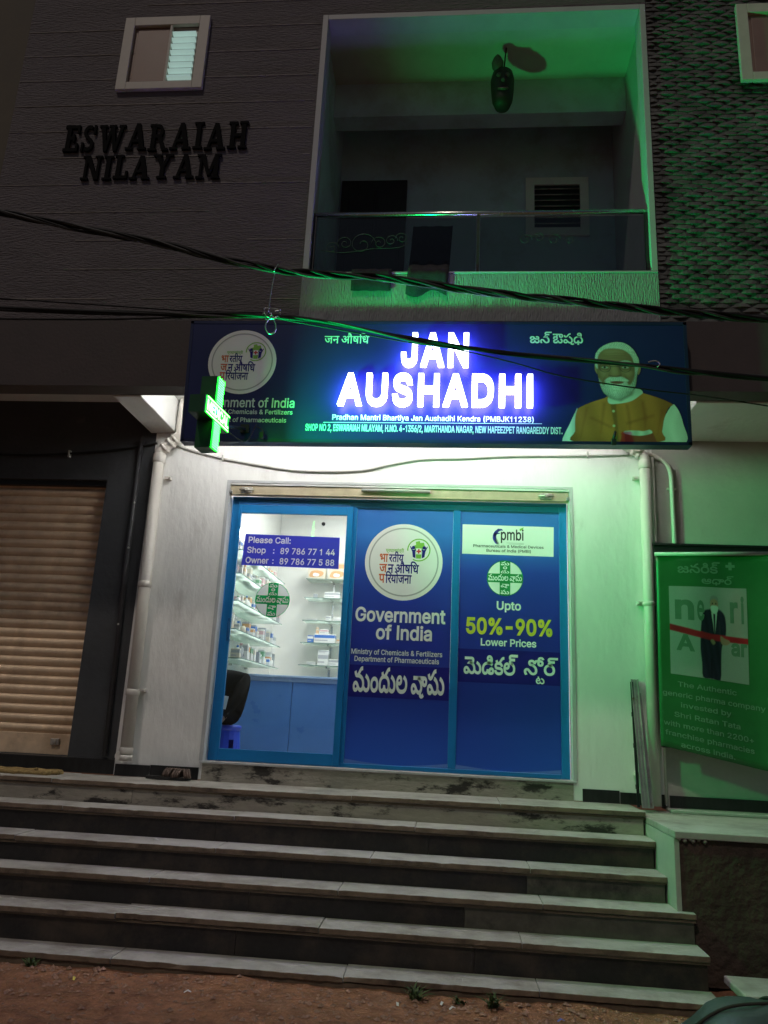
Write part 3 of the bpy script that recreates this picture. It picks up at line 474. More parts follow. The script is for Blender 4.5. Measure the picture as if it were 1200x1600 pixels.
2381:[0,[-107,-26,-93,-24,-79,-23,-53,-25,-29,-30,-8,-39,12,-50,30,-64,47,-80,62,-98,77,-116,91,-136,56,-161,41,-138,26,-119,11,-103,-4,-90,-25,-78,-49,-70,-75,-68,-82,-68,-89,-69,-100,-71]],
3074:[304,[20,125,22,149,27,172,36,192,49,211,64,226,83,239,104,249,127,255,152,257,177,255,200,249,221,240,240,227,255,211,268,193,277,172,283,149,284,125,283,101,277,78,268,57,256,39,241,23,222,10,201,1,178,-5,152,-7,126,-5,103,1,82,10,64,23,48,39,36,58,27,78,22,101],[69,125,71,103,78,82,90,65,106,51,127,42,152,40,177,42,198,51,214,64,226,82,233,103,235,125,233,148,225,168,213,185,197,199,176,207,152,210,127,207,107,199,90,185,79,168,71,148]],
3078:[479,[254,-7,224,-6,196,-4,171,0,148,6,120,15,96,28,76,42,59,58,45,77,35,97,27,118,23,140,22,164,23,191,28,216,37,238,48,256,61,272,77,284,95,293,114,298,135,300,157,298,177,291,192,279,204,264,212,246,214,224,212,201,204,181,191,164,173,151,150,144,121,141,93,144,69,155,49,169,35,182,49,220,55,212,63,204,73,196,85,189,100,185,118,183,139,186,155,193,164,205,167,221,164,237,157,248,146,255,132,257,107,252,86,234,77,216,71,194,69,168,69,163,71,140,78,117,90,97,108,78,124,67,143,58,165,50,184,46,205,43,228,41,254,40,284,41,310,44,334,48,354,53,370,61,383,69,396,85,400,103,398,114,393,124,384,132,374,139,363,145,352,149,331,155,313,164,298,176,286,190,278,207,276,227,279,248,288,266,302,281,320,291,341,298,364,300,385,299,403,295,419,288,437,274,450,257,457,237,460,216,457,191,447,169,433,151,415,135,401,126,387,120,374,115,360,113,346,111,330,110,182,110,182,155,367,155,378,162,389,169,397,178,404,189,408,201,410,214,407,230,399,244,386,254,366,257,348,255,335,248,327,237,324,224,326,211,333,201,343,192,356,184,371,177,387,171,402,165,417,157,430,147,441,134,448,119,450,101,448,83,442,64,431,46,414,29,398,19,378,10,354,3,334,-2,310,-5,283,-7]],
3092:[439,[354,242,333,243,316,248,302,256,290,266,282,277,276,290,273,303,272,316,273,334,278,349,284,363,292,376,344,380,331,365,323,351,317,336,316,322,318,305,326,293,339,284,356,281,374,284,386,293,393,305,395,320,391,341,380,355,361,362,337,365,202,365,204,358,206,350,207,341,208,332,206,315,201,300,193,288,184,278,169,269,151,262,127,259,97,257,52,257,52,300,104,300,121,301,134,302,142,305,149,309,154,314,156,319,158,324,158,331,158,339,156,345,153,351,149,355,142,359,134,362,122,364,104,365,16,365,16,410,309,410,334,409,355,408,372,405,386,401,399,395,410,387,422,376,431,361,437,343,439,322,436,298,428,279,416,263,399,251,378,244],[318,-7,296,-6,278,-1,261,7,246,19,232,34,220,53,232,54,216,32,200,16,183,5,165,-2,145,-6,123,-7,102,-6,84,-2,68,5,49,18,35,36,27,56,25,78,27,101,35,120,47,136,64,150,78,159,95,166,113,173,135,183,152,193,163,205,167,223,166,232,163,240,157,246,149,252,137,255,122,256,99,254,83,246,74,235,71,219,71,212,73,205,77,194,32,181,28,191,24,201,22,213,22,225,24,244,32,261,45,277,64,289,80,295,100,299,122,300,144,299,163,295,178,288,196,275,207,258,214,240,216,222,214,201,207,183,196,169,180,156,160,145,136,135,109,123,89,111,78,97,74,79,77,63,86,51,102,43,124,40,147,42,166,49,180,59,191,74,198,91,202,111,248,111,252,89,260,71,270,57,284,48,299,42,316,40,342,43,359,53,368,67,371,85,367,107,357,125,342,141,323,155,355,196,376,179,393,161,405,143,414,125,419,107,421,90,419,69,415,51,408,35,392,16,372,3,356,-3,338,-6]],
3093:[313,[158,-7,134,-6,111,-2,89,4,70,12,53,23,38,35,26,51,17,68,11,88,62,101,69,84,79,69,92,57,110,48,132,42,160,40,189,42,210,46,226,53,237,62,243,72,245,85,243,96,239,106,231,114,218,120,201,125,178,128,139,131,119,133,101,135,86,138,65,145,49,155,37,166,29,179,24,195,22,214,26,238,37,258,55,276,80,289,100,295,124,299,151,300,176,299,198,297,218,293,242,282,262,267,273,253,282,236,290,216,239,203,232,219,224,232,212,242,196,249,176,254,151,255,124,254,104,250,89,243,79,235,74,226,72,215,75,200,86,189,97,184,115,180,139,177,185,174,213,171,236,165,253,158,268,148,280,136,288,121,293,104,295,85,291,58,279,35,267,22,252,11,234,3,212,-3,187,-6],[140,255,123,257,107,262,92,271,78,287,70,300,62,318,55,338,105,355,114,327,122,311,132,303,144,300,156,302,167,308,179,319,196,339,215,363,228,379,241,393,252,405,270,419,289,428,310,433,334,435,338,389,319,387,303,382,289,375,277,365,264,351,250,334,236,316,219,296,204,281,189,269,174,261,158,257]],
3100:[439,[318,-7,296,-6,278,-1,261,7,246,19,232,34,220,53,232,54,216,32,200,16,183,5,165,-2,145,-6,123,-7,102,-6,84,-2,68,5,49,18,35,36,27,56,25,78,27,101,35,120,47,136,64,150,78,159,95,166,113,173,135,183,152,193,163,205,167,223,166,232,163,240,157,246,149,252,137,255,122,256,99,254,83,246,74,235,71,219,71,212,73,205,77,194,32,181,28,191,24,201,22,213,22,225,24,244,32,261,45,277,64,289,80,295,100,299,122,300,144,299,163,295,178,288,196,275,207,258,214,240,216,222,214,201,207,183,196,169,180,156,160,145,136,135,109,123,89,111,78,97,74,79,77,63,86,51,102,43,124,40,147,42,166,49,180,59,191,74,198,91,202,111,248,111,252,89,259,71,270,57,291,44,316,40,341,43,358,52,368,66,371,85,370,98,367,110,362,122,356,133,400,151,408,137,415,119,419,100,421,81,418,55,409,34,394,16,374,3,357,-3,339,-6],[404,226,401,206,393,188,379,173,360,161,336,154,307,151,286,152,267,155,250,160,226,171,207,184,191,199,179,214,201,248,214,232,230,219,249,209,269,202,289,198,308,196,323,197,335,200,344,204,350,210,354,217,355,226,352,240,343,249,329,253,313,255,302,255,293,254,276,251,270,295,278,296,289,298,302,300,317,300,339,298,359,293,377,284,391,271,401,251]],
3103:[463,[333,-7,312,-6,293,-2,276,6,260,17,246,33,232,54,245,55,230,32,215,16,198,5,180,-2,161,-6,142,-7,115,-5,91,3,71,16,54,33,41,55,31,80,27,98,24,118,23,139,25,166,28,190,34,211,42,230,51,247,62,261,81,278,102,290,124,298,147,300,171,298,191,291,207,279,219,264,227,246,229,224,227,201,219,181,207,164,189,151,166,144,136,141,117,143,98,148,82,155,67,164,55,173,46,182,60,220,66,212,75,204,86,196,99,189,115,185,133,183,154,186,169,193,179,205,182,221,179,237,172,248,161,255,146,257,126,254,108,244,93,228,81,206,75,188,72,168,71,145,71,140,72,116,77,93,86,72,99,55,118,44,143,40,164,42,182,49,195,59,205,74,211,91,215,111,262,111,265,89,273,71,284,57,297,48,312,42,328,40,357,45,377,60,385,75,391,93,392,116,391,138,386,158,378,177,368,193,355,208,341,222,324,234,306,244,287,254,309,300,333,288,355,274,376,258,395,239,411,219,424,197,434,173,440,147,442,119,441,94,436,71,429,51,418,33,406,19,391,8,374,-1,354,-6],[169,374,165,287,119,287,115,374]],
3105:[444,[328,-7,307,-6,288,-4,271,0,250,8,233,20,219,34,208,50,217,55,204,32,189,15,173,4,156,-3,138,-6,119,-7,91,-4,68,7,48,26,36,44,28,65,23,89,21,116,23,144,27,170,35,194,47,215,61,235,77,251,97,266,119,278,139,286,159,292,182,296,205,299,230,300,250,299,270,297,289,294,315,287,339,278,363,267,385,254,356,215,336,227,316,237,295,245,274,251,251,254,226,255,203,254,181,251,161,246,142,239,121,227,103,211,89,193,79,171,73,146,71,118,72,93,77,73,86,58,103,45,126,40,151,45,170,60,179,74,185,91,188,111,235,111,239,89,246,70,259,55,278,46,289,42,301,40,315,38,330,38,351,40,367,48,376,61,379,77,376,93,368,104,355,111,339,113,324,111,311,104,302,92,299,74,301,60,305,47,312,36,320,28,280,21,272,35,265,50,259,66,257,85,260,106,268,124,281,139,298,150,318,157,341,159,365,156,386,149,403,137,416,121,424,102,427,81,425,60,419,42,410,27,398,14,383,5,367,-2,348,-6],[206,255,189,257,173,262,158,271,144,287,136,300,128,318,121,338,171,355,180,327,188,311,198,303,210,300,222,302,233,308,245,319,262,339,281,363,294,379,307,393,318,405,336,419,355,428,376,433,400,435,404,389,385,387,369,382,355,375,343,365,330,351,316,334,302,316,285,296,270,281,255,269,240,261,224,257]],
3110:[424,[302,-7,281,-6,263,-1,246,7,232,18,219,34,206,54,217,55,204,32,189,16,173,5,156,-2,138,-6,119,-7,91,-3,68,8,48,26,36,45,28,67,23,92,21,120,22,146,27,170,34,193,44,214,57,233,73,250,91,265,111,277,134,287,158,294,185,299,214,300,243,299,270,294,294,287,316,277,336,264,353,249,368,232,380,213,390,192,397,170,401,146,403,120,401,94,397,71,390,51,381,33,369,19,356,8,340,-1,322,-6],[298,40,320,45,338,59,346,74,351,95,353,121,351,146,346,169,338,190,327,209,312,225,294,238,272,247,247,253,218,255,209,255,181,253,156,248,134,239,115,226,99,211,87,192,78,171,73,148,71,123,72,96,77,75,86,59,103,45,126,40,150,45,169,60,179,74,185,91,188,111,235,111,239,89,246,71,257,57,276,44],[194,255,177,257,161,262,145,271,131,287,123,300,115,318,109,338,158,355,167,327,176,311,185,303,197,300,209,302,220,308,233,319,250,339,268,363,281,379,294,393,306,405,323,419,342,428,363,433,388,435,391,389,372,387,356,382,343,375,330,365,318,351,303,334,289,316,273,296,257,281,242,269,227,261,211,257]],
3111:[424,[302,-7,281,-6,263,-1,246,7,232,18,219,34,206,54,217,55,204,32,189,16,173,5,156,-2,138,-6,119,-7,91,-3,68,8,48,26,36,45,28,67,23,92,21,120,22,146,27,170,34,193,44,214,57,233,73,250,91,265,111,277,134,287,158,294,185,299,214,300,243,299,270,294,294,287,316,277,336,264,353,249,368,232,380,213,390,192,397,170,401,146,403,120,401,94,397,71,390,51,381,33,369,19,356,8,340,-1,322,-6],[298,40,320,45,338,59,346,74,351,95,353,121,351,146,346,169,338,190,327,209,312,225,294,238,272,247,247,253,218,255,209,255,181,253,156,248,134,239,115,226,99,211,87,192,78,171,73,148,71,123,72,96,77,75,86,59,103,45,126,40,150,45,169,60,179,74,185,91,188,111,235,111,239,89,246,71,257,57,276,44],[185,-75,189,10,234,10,239,-75],[194,255,177,257,161,262,145,271,131,287,123,300,115,318,109,338,158,355,167,327,176,311,185,303,197,300,209,302,220,308,233,319,250,339,268,363,281,379,294,393,306,405,323,419,342,428,363,433,388,435,391,389,372,387,356,382,343,375,330,365,318,351,303,334,289,316,273,296,257,281,242,269,227,261,211,257]],
3112:[421,[283,-7,257,-5,234,2,214,14,194,31,182,45,168,61,154,80,142,95,132,107,124,116,116,121,108,124,98,125,86,123,76,114,69,102,67,86,68,65,74,46,83,27,95,8,47,-8,35,14,26,36,19,59,17,86,20,109,28,130,40,147,57,160,76,169,99,172,121,170,138,164,154,154,168,141,182,124,197,105,214,84,228,67,242,55,255,47,270,42,287,40,314,45,334,60,343,75,349,94,350,116,349,138,344,158,337,176,326,192,313,207,298,219,281,230,262,239,241,246,218,251,194,254,169,255,143,255,190,300,216,298,240,293,263,288,284,280,304,272,326,258,345,243,361,226,375,207,386,187,394,165,399,141,400,116,399,93,394,71,387,51,377,34,364,20,348,8,329,0,308,-5],[142,255,125,257,108,262,93,271,79,287,71,300,63,318,56,338,106,355,115,327,124,311,133,303,145,300,157,302,168,308,180,319,197,339,216,363,229,379,242,393,254,405,271,419,290,428,311,433,335,435,339,389,320,387,304,382,290,375,278,365,265,351,251,334,237,316,221,296,205,281,190,269,175,261,159,257]],
3114:[427,[291,-7,264,-5,241,4,220,16,202,34,189,47,177,62,164,79,148,99,134,113,120,122,103,124,88,122,75,113,67,100,64,82,67,65,76,50,90,41,108,38,127,41,142,50,154,65,165,85,197,49,185,33,173,20,159,9,144,0,127,-5,105,-7,76,-4,54,6,37,21,26,40,20,61,17,83,20,107,29,128,42,146,59,158,80,167,102,169,122,167,140,162,157,152,173,138,184,127,196,113,209,97,224,78,238,63,250,52,263,45,278,41,294,40,320,45,340,60,349,75,354,93,356,116,354,138,350,158,342,177,332,193,319,208,304,222,288,234,270,244,250,254,273,300,297,288,319,274,340,258,359,239,375,219,388,197,398,172,404,146,406,119,404,94,400,71,392,51,382,34,369,19,353,8,335,-1,314,-6],[118,255,101,257,85,262,70,271,56,287,47,300,40,318,33,338,83,355,92,327,100,311,110,303,122,300,133,302,144,308,157,319,174,339,193,363,206,379,218,393,230,405,248,419,266,428,287,433,312,435,316,389,296,387,281,382,267,375,255,365,242,351,227,334,214,316,197,296,182,281,167,269,151,261,136,257]],
3118:[635,[143,255,126,257,110,262,95,271,81,287,73,300,65,318,58,338,108,355,117,327,125,311,135,303,147,300,159,302,169,308,182,319,199,339,218,363,231,379,244,393,255,405,273,419,292,428,313,433,337,435,341,389,322,387,306,382,292,375,280,365,267,351,253,334,239,316,222,296,207,281,192,269,177,261,161,257],[289,-7,263,-5,240,4,220,16,201,34,189,47,177,62,164,79,148,99,134,113,120,122,103,124,88,122,75,113,67,100,64,82,67,65,76,50,90,41,108,38,127,41,142,50,154,65,165,85,197,49,185,33,173,20,159,9,144,0,127,-5,105,-7,76,-4,54,6,37,21,26,40,20,61,17,83,20,107,29,128,42,146,59,158,80,167,102,169,122,167,140,162,157,152,173,138,184,127,196,113,209,97,224,78,238,63,250,52,263,45,276,41,292,40,320,45,340,59,349,74,354,93,356,115,354,137,350,157,342,176,332,192,319,207,304,219,286,230,267,239,246,246,223,251,200,254,175,255,146,255,196,300,221,298,246,293,268,288,290,280,309,272,331,258,351,243,367,226,381,207,392,187,399,165,404,141,406,116,404,94,400,72,393,53,383,35,370,21,354,9,335,0,314,-5],[497,-7,471,-5,448,2,426,13,407,28,389,46,373,67,397,106,413,85,430,69,447,56,464,47,482,42,501,40,528,45,548,60,557,75,562,93,564,116,562,138,558,158,550,177,539,193,527,208,512,222,496,234,478,244,458,254,481,300,505,288,527,274,548,258,566,239,582,219,596,197,606,173,612,147,614,119,612,91,606,66,597,45,584,26,567,12,547,1,524,-5]],
3120:[356,[21,142,22,164,26,186,32,206,41,224,56,246,74,265,96,280,114,289,134,295,155,299,178,300,201,299,222,295,242,289,260,281,282,266,300,247,315,226,324,207,330,187,334,165,335,142,333,114,326,88,316,64,301,43,283,26,261,11,243,3,222,-3,201,-6,178,-7,155,-6,133,-3,113,3,95,11,73,25,55,43,41,63,30,87,23,113],[71,149,72,126,78,105,86,86,98,70,113,57,131,48,153,42,178,40,200,42,220,46,237,54,258,70,273,91,280,108,284,126,285,145,284,165,280,183,273,201,259,223,238,240,221,248,201,253,178,255,155,253,135,248,117,240,97,223,82,202,76,185,72,167],[159,255,142,257,126,262,110,271,97,287,88,300,81,318,74,338,124,355,132,327,141,311,151,303,163,300,174,302,185,308,198,319,215,339,233,363,247,379,259,393,271,405,289,419,307,428,328,433,353,435,356,389,337,387,321,382,308,375,296,365,283,351,268,334,254,316,238,296,223,281,208,269,192,261,176,257]],
3122:[425,[214,-7,189,-6,166,-4,145,1,126,7,108,14,88,26,70,40,55,56,43,74,33,94,26,115,22,137,21,161,23,190,28,215,36,237,48,256,61,271,77,284,95,293,114,298,135,300,157,298,177,291,192,279,204,264,212,246,214,224,212,201,204,181,191,164,173,151,150,144,121,141,102,143,84,148,68,155,55,164,44,173,35,182,49,220,54,212,62,204,72,196,85,189,100,185,118,183,139,186,155,193,164,205,167,221,164,237,157,248,146,255,132,257,106,252,86,234,76,217,70,195,68,170,68,160,71,136,77,114,88,94,103,76,123,61,148,50,167,44,188,41,212,40,243,42,271,47,295,56,316,68,333,83,345,101,352,123,355,147,352,169,346,190,335,209,320,227,299,241,274,254,298,300,322,288,343,274,361,258,376,240,389,220,397,198,403,175,404,150,403,128,399,108,393,88,385,70,373,53,359,38,342,25,323,14,305,6,285,0,263,-4,239,-6]],
3127:[428,[291,-7,264,-5,241,4,220,16,202,34,189,47,177,62,164,79,148,99,134,113,120,122,103,124,88,122,75,113,67,100,64,82,67,65,76,50,90,41,108,38,127,41,142,50,154,65,165,85,197,49,185,33,173,20,159,9,144,0,127,-5,105,-7,76,-4,54,6,37,21,26,40,20,61,17,83,20,107,29,128,42,146,59,158,80,167,102,169,122,167,140,162,157,152,173,138,184,127,196,113,209,97,224,78,238,63,250,52,263,45,278,41,294,40,320,45,340,60,349,75,354,93,356,115,354,137,350,158,342,176,332,193,319,208,304,221,288,234,270,244,250,254,273,300,297,288,319,274,340,258,359,239,375,219,388,197,398,172,404,146,406,119,404,94,400,71,392,51,382,34,369,19,353,8,335,-1,314,-6],[391,-75,367,-72,347,-65,332,-52,322,-37,315,-19,313,1,313,8,314,15,315,22,317,29,371,30,368,23,366,17,365,11,364,5,365,-4,368,-12,372,-19,378,-24,385,-27,393,-28,404,-27,413,-24,422,-19,433,-11,461,-48,445,-60,429,-68,412,-73],[118,255,101,257,85,262,70,271,56,287,47,300,40,318,33,338,83,355,92,327,100,311,110,303,122,300,133,302,144,308,157,319,174,339,193,363,206,379,218,393,230,405,248,419,266,428,287,433,312,435,316,389,296,387,281,382,267,375,255,365,242,351,227,334,214,316,197,296,182,281,167,269,151,261,136,257]],
3128:[421,[283,-7,257,-5,234,2,214,14,194,31,182,45,168,61,154,80,142,95,132,107,124,116,116,121,108,124,98,125,86,123,76,114,69,102,67,86,68,65,74,46,83,27,95,8,47,-8,35,14,26,36,19,59,17,86,20,109,28,130,40,147,57,160,76,169,99,172,121,170,138,164,154,154,168,141,182,124,197,105,214,84,228,68,241,55,255,47,270,42,288,40,315,45,334,60,343,75,349,93,350,116,349,138,344,158,337,177,326,193,314,208,299,222,282,234,264,244,245,254,268,300,292,288,314,274,335,258,353,239,369,219,383,197,392,172,398,146,400,119,399,94,394,71,387,51,376,34,363,19,347,8,329,-1,307,-6],[118,255,101,257,85,262,70,271,56,287,47,300,40,318,33,338,83,355,92,327,100,311,110,303,122,300,133,302,144,308,157,319,174,339,193,363,206,379,218,393,230,405,248,419,266,428,287,433,312,435,316,389,296,387,281,382,267,375,255,365,242,351,227,334,214,316,197,296,182,281,167,269,151,261,136,257]],
3134:[156,[62,132,42,134,24,139,10,146,-1,156,-10,168,-15,181,-19,194,-20,206,-18,224,-14,239,-8,253,0,266,53,270,40,255,31,241,26,227,24,212,27,196,35,183,47,174,65,172,83,174,95,183,101,195,103,210,99,231,88,245,70,253,45,255,-328,255,-328,300,20,300,44,299,64,298,80,295,95,291,107,285,119,277,130,266,139,251,145,233,147,212,144,188,137,169,124,153,107,141,87,134]],
3135:[0,[-167,259,-188,260,-207,264,-226,269,-244,275,-228,313,-215,309,-202,305,-186,302,-169,301,-153,302,-138,305,-125,311,-115,322,-109,336,-107,357,-107,360,-111,385,-125,406,-144,420,-168,425,-185,423,-197,417,-204,409,-207,397,-206,387,-201,380,-195,375,-188,373,-180,371,-173,371,-150,374,-132,383,-117,397,-104,414,-83,388,-91,375,-101,363,-114,351,-129,342,-148,335,-172,333,-191,335,-210,339,-226,347,-239,359,-247,375,-250,395,-247,415,-240,431,-228,445,-211,455,-191,462,-168,464,-147,462,-129,457,-113,449,-92,433,-77,411,-70,394,-66,376,-65,357,-68,325,-77,300,-93,282,-114,269,-139,262]],
3137:[208,[70,-7,44,-5,20,2,-1,13,-20,28,-38,46,-55,67,-31,106,-14,85,3,69,20,56,37,47,55,42,74,40,101,45,121,60,130,75,135,93,137,116,135,138,131,158,123,177,112,193,100,208,85,222,68,234,51,244,31,254,53,300,77,288,100,274,121,258,139,239,155,219,169,197,179,173,185,147,187,119,185,91,179,66,170,45,157,26,140,12,120,1,96,-5]],
3142:[0,[-19,332,-21,313,-26,298,-34,285,-43,276,-58,266,-76,260,-99,256,-130,255,-163,255,-163,300,-122,300,-106,301,-93,302,-84,305,-77,309,-73,314,-71,319,-69,324,-68,331,-69,339,-71,345,-74,351,-78,355,-85,359,-93,362,-105,364,-123,365,-329,365,-329,410,-127,410,-97,409,-75,405,-57,398,-42,388,-33,378,-26,366,-21,350]],
3147:[180,[86,252,66,254,48,259,34,266,23,276,14,287,9,300,5,313,4,326,6,344,10,359,16,373,24,386,77,390,64,375,55,361,50,347,48,332,51,316,59,303,71,294,89,292,107,294,119,303,125,315,127,330,123,351,112,365,94,373,69,375,-6,375,-32,371,-49,359,-60,342,-67,319,-113,319,-121,343,-134,361,-151,371,-169,375,-179,375,-199,372,-213,365,-222,353,-224,338,-223,328,-220,318,-214,311,-205,305,-192,301,-175,300,-158,300,-158,255,-176,255,-203,257,-227,265,-247,277,-261,294,-271,315,-274,340,-271,362,-262,382,-248,398,-229,410,-207,418,-181,420,-176,420,-156,419,-139,416,-123,409,-109,399,-96,384,-85,364,-94,367,-85,383,-74,396,-61,407,-45,414,-25,418,-1,420,38,420,65,419,86,418,104,415,125,408,143,397,154,386,163,371,169,353,171,332,168,308,161,289,148,273,131,261,111,254],[103,510,125,508,144,503,160,495,178,476,191,452,145,440,142,449,137,456,130,462,123,467,114,470,103,470,88,468,75,462,66,452,63,437,64,428,69,419,77,408,92,396,48,379,34,394,25,409,20,425,18,442,21,462,29,479,42,492,59,502,80,508]],
3149:[0,[-213,324,-211,342,-203,357,-192,370,-175,382,-176,371,-194,383,-207,398,-215,415,-218,434,-216,450,-212,463,-205,474,-195,483,-186,489,-175,494,-162,498,-146,501,-126,502,-101,503,71,503,71,458,-110,458,-128,457,-140,457,-148,455,-154,452,-160,449,-164,444,-167,437,-168,430,-167,423,-165,416,-161,411,-155,407,-148,404,-140,402,-127,401,-111,401,-29,401,-29,356,-113,356,-128,355,-140,354,-148,351,-154,348,-161,339,-163,328,-163,321,-161,315,-157,310,-154,307,-147,303,-140,301,-130,300,-118,300,-96,300,-96,255,-119,255,-145,257,-168,262,-187,271,-201,285,-210,302]]}
_GC = {}
PLAIN = {'I': [102, [33, 0, 69, 0, 69, 305, 33, 305]], 'l': [98, [32, 0, 66, 0, 66, 312, 32, 312]], '1': [250, [112, 0, 148, 0, 148, 305, 116, 305, 96, 276, 40, 240, 40, 204, 112, 244]]}     # unserifed forms
def glyph(ch, bold=0., cut=None):
    key = (ch, bold, cut)
    if key not in _GC:
        rec = PLAIN.get(ch) or GLYPHS[ord(ch)]; adv = rec[0]/600; cs = []
        for v in rec[1:]:
            q = [(v[i]/600, v[i+1]/600) for i in range(0, len(v), 2)]
            if len(q) > 2 and q[0] == q[-1]: q.pop()
            if len(q) > 2: cs.append(q)
        if cut: cs = [c for c in cs if min(p[1] for p in c) < cut]
        if bold: cs = embolden(cs, bold)
        _GC[key] = (adv, tess(cs))
    return _GC[key]
VOW = '\u0c3e\u0c3f\u0c46\u0c4b\u0c4d'            # Telugu signs that replace the tick of the letter before them
def layout(s, bold=0., track=0.):
    """-> list of (tess, dx, dy, scale), ink box"""
    out = []; x = 0.
    for i, ch in enumerate(s):
        if ch == ' ': x += .20 + track; continue
        if ch == '\u0001':                           # subscript form of the next letter, set below the last one
            continue
        sub = i > 0 and s[i-1] == '\u0001'
        cut = .42 if '\u0c15' <= ch <= '\u0c39' and i+1 < len(s) and (s[i+1] in VOW) else None
        adv, T = glyph(ch, bold, cut)
        if sub: out.append((T, x-.62, -.42, .55)); continue
        out.append((T, x-(.42 if ch == '\u0c46' and s[i-1] == '\u0c2e' else 0.), 0., 1.)); x += adv + track
    xs = [p[0]*k+dx for T, dx, dy, k in out for p in T[0]]; ys = [p[1]*k+dy for T, dx, dy, k in out for p in T[0]]
    return out, (min(xs), max(xs), min(ys), max(ys))
def letter(mb, s, x0, x1, z0, z1, fn, m, bold=.02, mode='ink', track=0., thick=0., side=None):
    """set a line of text into the box x0..x1, z0..z1 of a surface; mode 'cap' reads z0..z1 as baseline..cap height"""
    L, (a, b, c, d) = layout(s, bold, track)
    if mode == 'cap': c, d = -bold, .509+bold
    kx = (x1-x0)/(b-a); kz = (z1-z0)/(d-c)
    for T, dx, dy, k in L:
        mb.tris(T, lambda u, v, t, dx=dx, dy=dy, k=k: fn(x0+(u*k+dx-a)*kx, z0+(v*k+dy-c)*kz, t), m, thick, side)
    return mb
def facing(y): return lambda u, v, t: (u, y+t, v)          # a plane that faces the street
def disc(cx, cz, r, n=40, rz=None, a0=0, a1=360):
    rz = rz or r
    return [(cx+r*math.cos(math.radians(a0+(a1-a0)*i/n)), cz+rz*math.sin(math.radians(a0+(a1-a0)*i/n))) for i in range(n+(0 if a1-a0 == 360 else 1))]
def ringT(cx, cz, r0, r1, n=48, a0=0, a1=360):
    full = a1-a0 >= 360
    A = disc(cx, cz, r1, n, None, a0, a1 if not full else 360); B = disc(cx, cz, r0, n, None, a0, a1 if not full else 360)
    vs = A+B; N = len(A); fs = []
    for i in range(N if full else N-1):
        j = (i+1) % N; fs.append((i, j, N+j, N+i))
    return vs, fs, []
PORTRAIT = {
 'sleeve_l': [(1.282, 2.457), (1.263, 2.425), (1.23, 2.35), (1.176, 2.214), (1.272, 2.216), (1.265, 2.294)],
 'sleeve_r': [(1.903, 2.491), (1.93, 2.473), (1.952, 2.426), (1.968, 2.356), (1.983, 2.227), (1.804, 2.224), (1.828, 2.302), (1.848, 2.398)],
 'vest': [(1.489, 2.548), (1.46, 2.534), (1.37, 2.502), (1.305, 2.47), (1.28, 2.448), (1.265, 2.381), (1.263, 2.294), (1.266, 2.216), (1.804, 2.224), (1.828, 2.302), (1.848, 2.398), (1.879, 2.468), (1.907, 2.491), (1.869, 2.517), (1.798, 2.547), (1.711, 2.575), (1.672, 2.59)],
 'collar': [(1.489, 2.543), (1.491, 2.495), (1.556, 2.495), (1.637, 2.514), (1.694, 2.555), (1.717, 2.581), (1.676, 2.612), (1.639, 2.581), (1.557, 2.553)],
 'head': [(1.423, 2.85), (1.413, 2.795), (1.415, 2.74), (1.422, 2.695), (1.434, 2.632), (1.461, 2.579), (1.525, 2.535), (1.581, 2.535), (1.631, 2.572), (1.664, 2.617), (1.678, 2.67), (1.687, 2.743), (1.691, 2.806), (1.673, 2.87), (1.634, 2.916), (1.553, 2.934), (1.469, 2.906)],
 'hair': [(1.406, 2.841), (1.419, 2.878), (1.453, 2.915), (1.503, 2.941), (1.557, 2.95), (1.61, 2.939), (1.658, 2.902), (1.685, 2.852), (1.699, 2.802), (1.683, 2.715), (1.666, 2.652), (1.669, 2.742), (1.664, 2.797), (1.644, 2.851), (1.6, 2.888), (1.543, 2.901), (1.477, 2.896), (1.436, 2.864), (1.42, 2.818), (1.421, 2.75), (1.405, 2.777)],
 'beard': [(1.427, 2.677), (1.438, 2.614), (1.461, 2.565), (1.508, 2.53), (1.548, 2.522), (1.597, 2.54), (1.639, 2.572), (1.673, 2.635), (1.68, 2.715), (1.667, 2.697), (1.65, 2.652), (1.625, 2.63), (1.605, 2.665), (1.561, 2.683), (1.513, 2.682), (1.476, 2.664), (1.462, 2.628), (1.443, 2.65)],
 'mouth': [(1.479, 2.651), (1.528, 2.665), (1.593, 2.661), (1.613, 2.647), (1.584, 2.629), (1.527, 2.622), (1.491, 2.628)],
 'eyes1': [(1.437, 2.763), (1.466, 2.773), (1.499, 2.764), (1.497, 2.748), (1.457, 2.743)],
 'eyes2': [(1.564, 2.76), (1.605, 2.769), (1.645, 2.759), (1.636, 2.744), (1.58, 2.744)],
 'nose': [(1.523, 2.773), (1.548, 2.773), (1.57, 2.715), (1.562, 2.696), (1.513, 2.694), (1.495, 2.709)],
 'pocket': [(1.585, 2.286), (1.764, 2.301), (1.793, 2.224), (1.587, 2.221)],
 'hanky': [(1.588, 2.299), (1.661, 2.304), (1.709, 2.3), (1.749, 2.31), (1.764, 2.288), (1.708, 2.27), (1.652, 2.269), (1.589, 2.281)],
 'buttons': [(1.487, 2.336), (1.503, 2.343), (1.512, 2.328), (1.502, 2.315), (1.488, 2.319)],
 'placket': [(1.507, 2.49), (1.556, 2.491), (1.551, 2.22), (1.535, 2.22)],
}

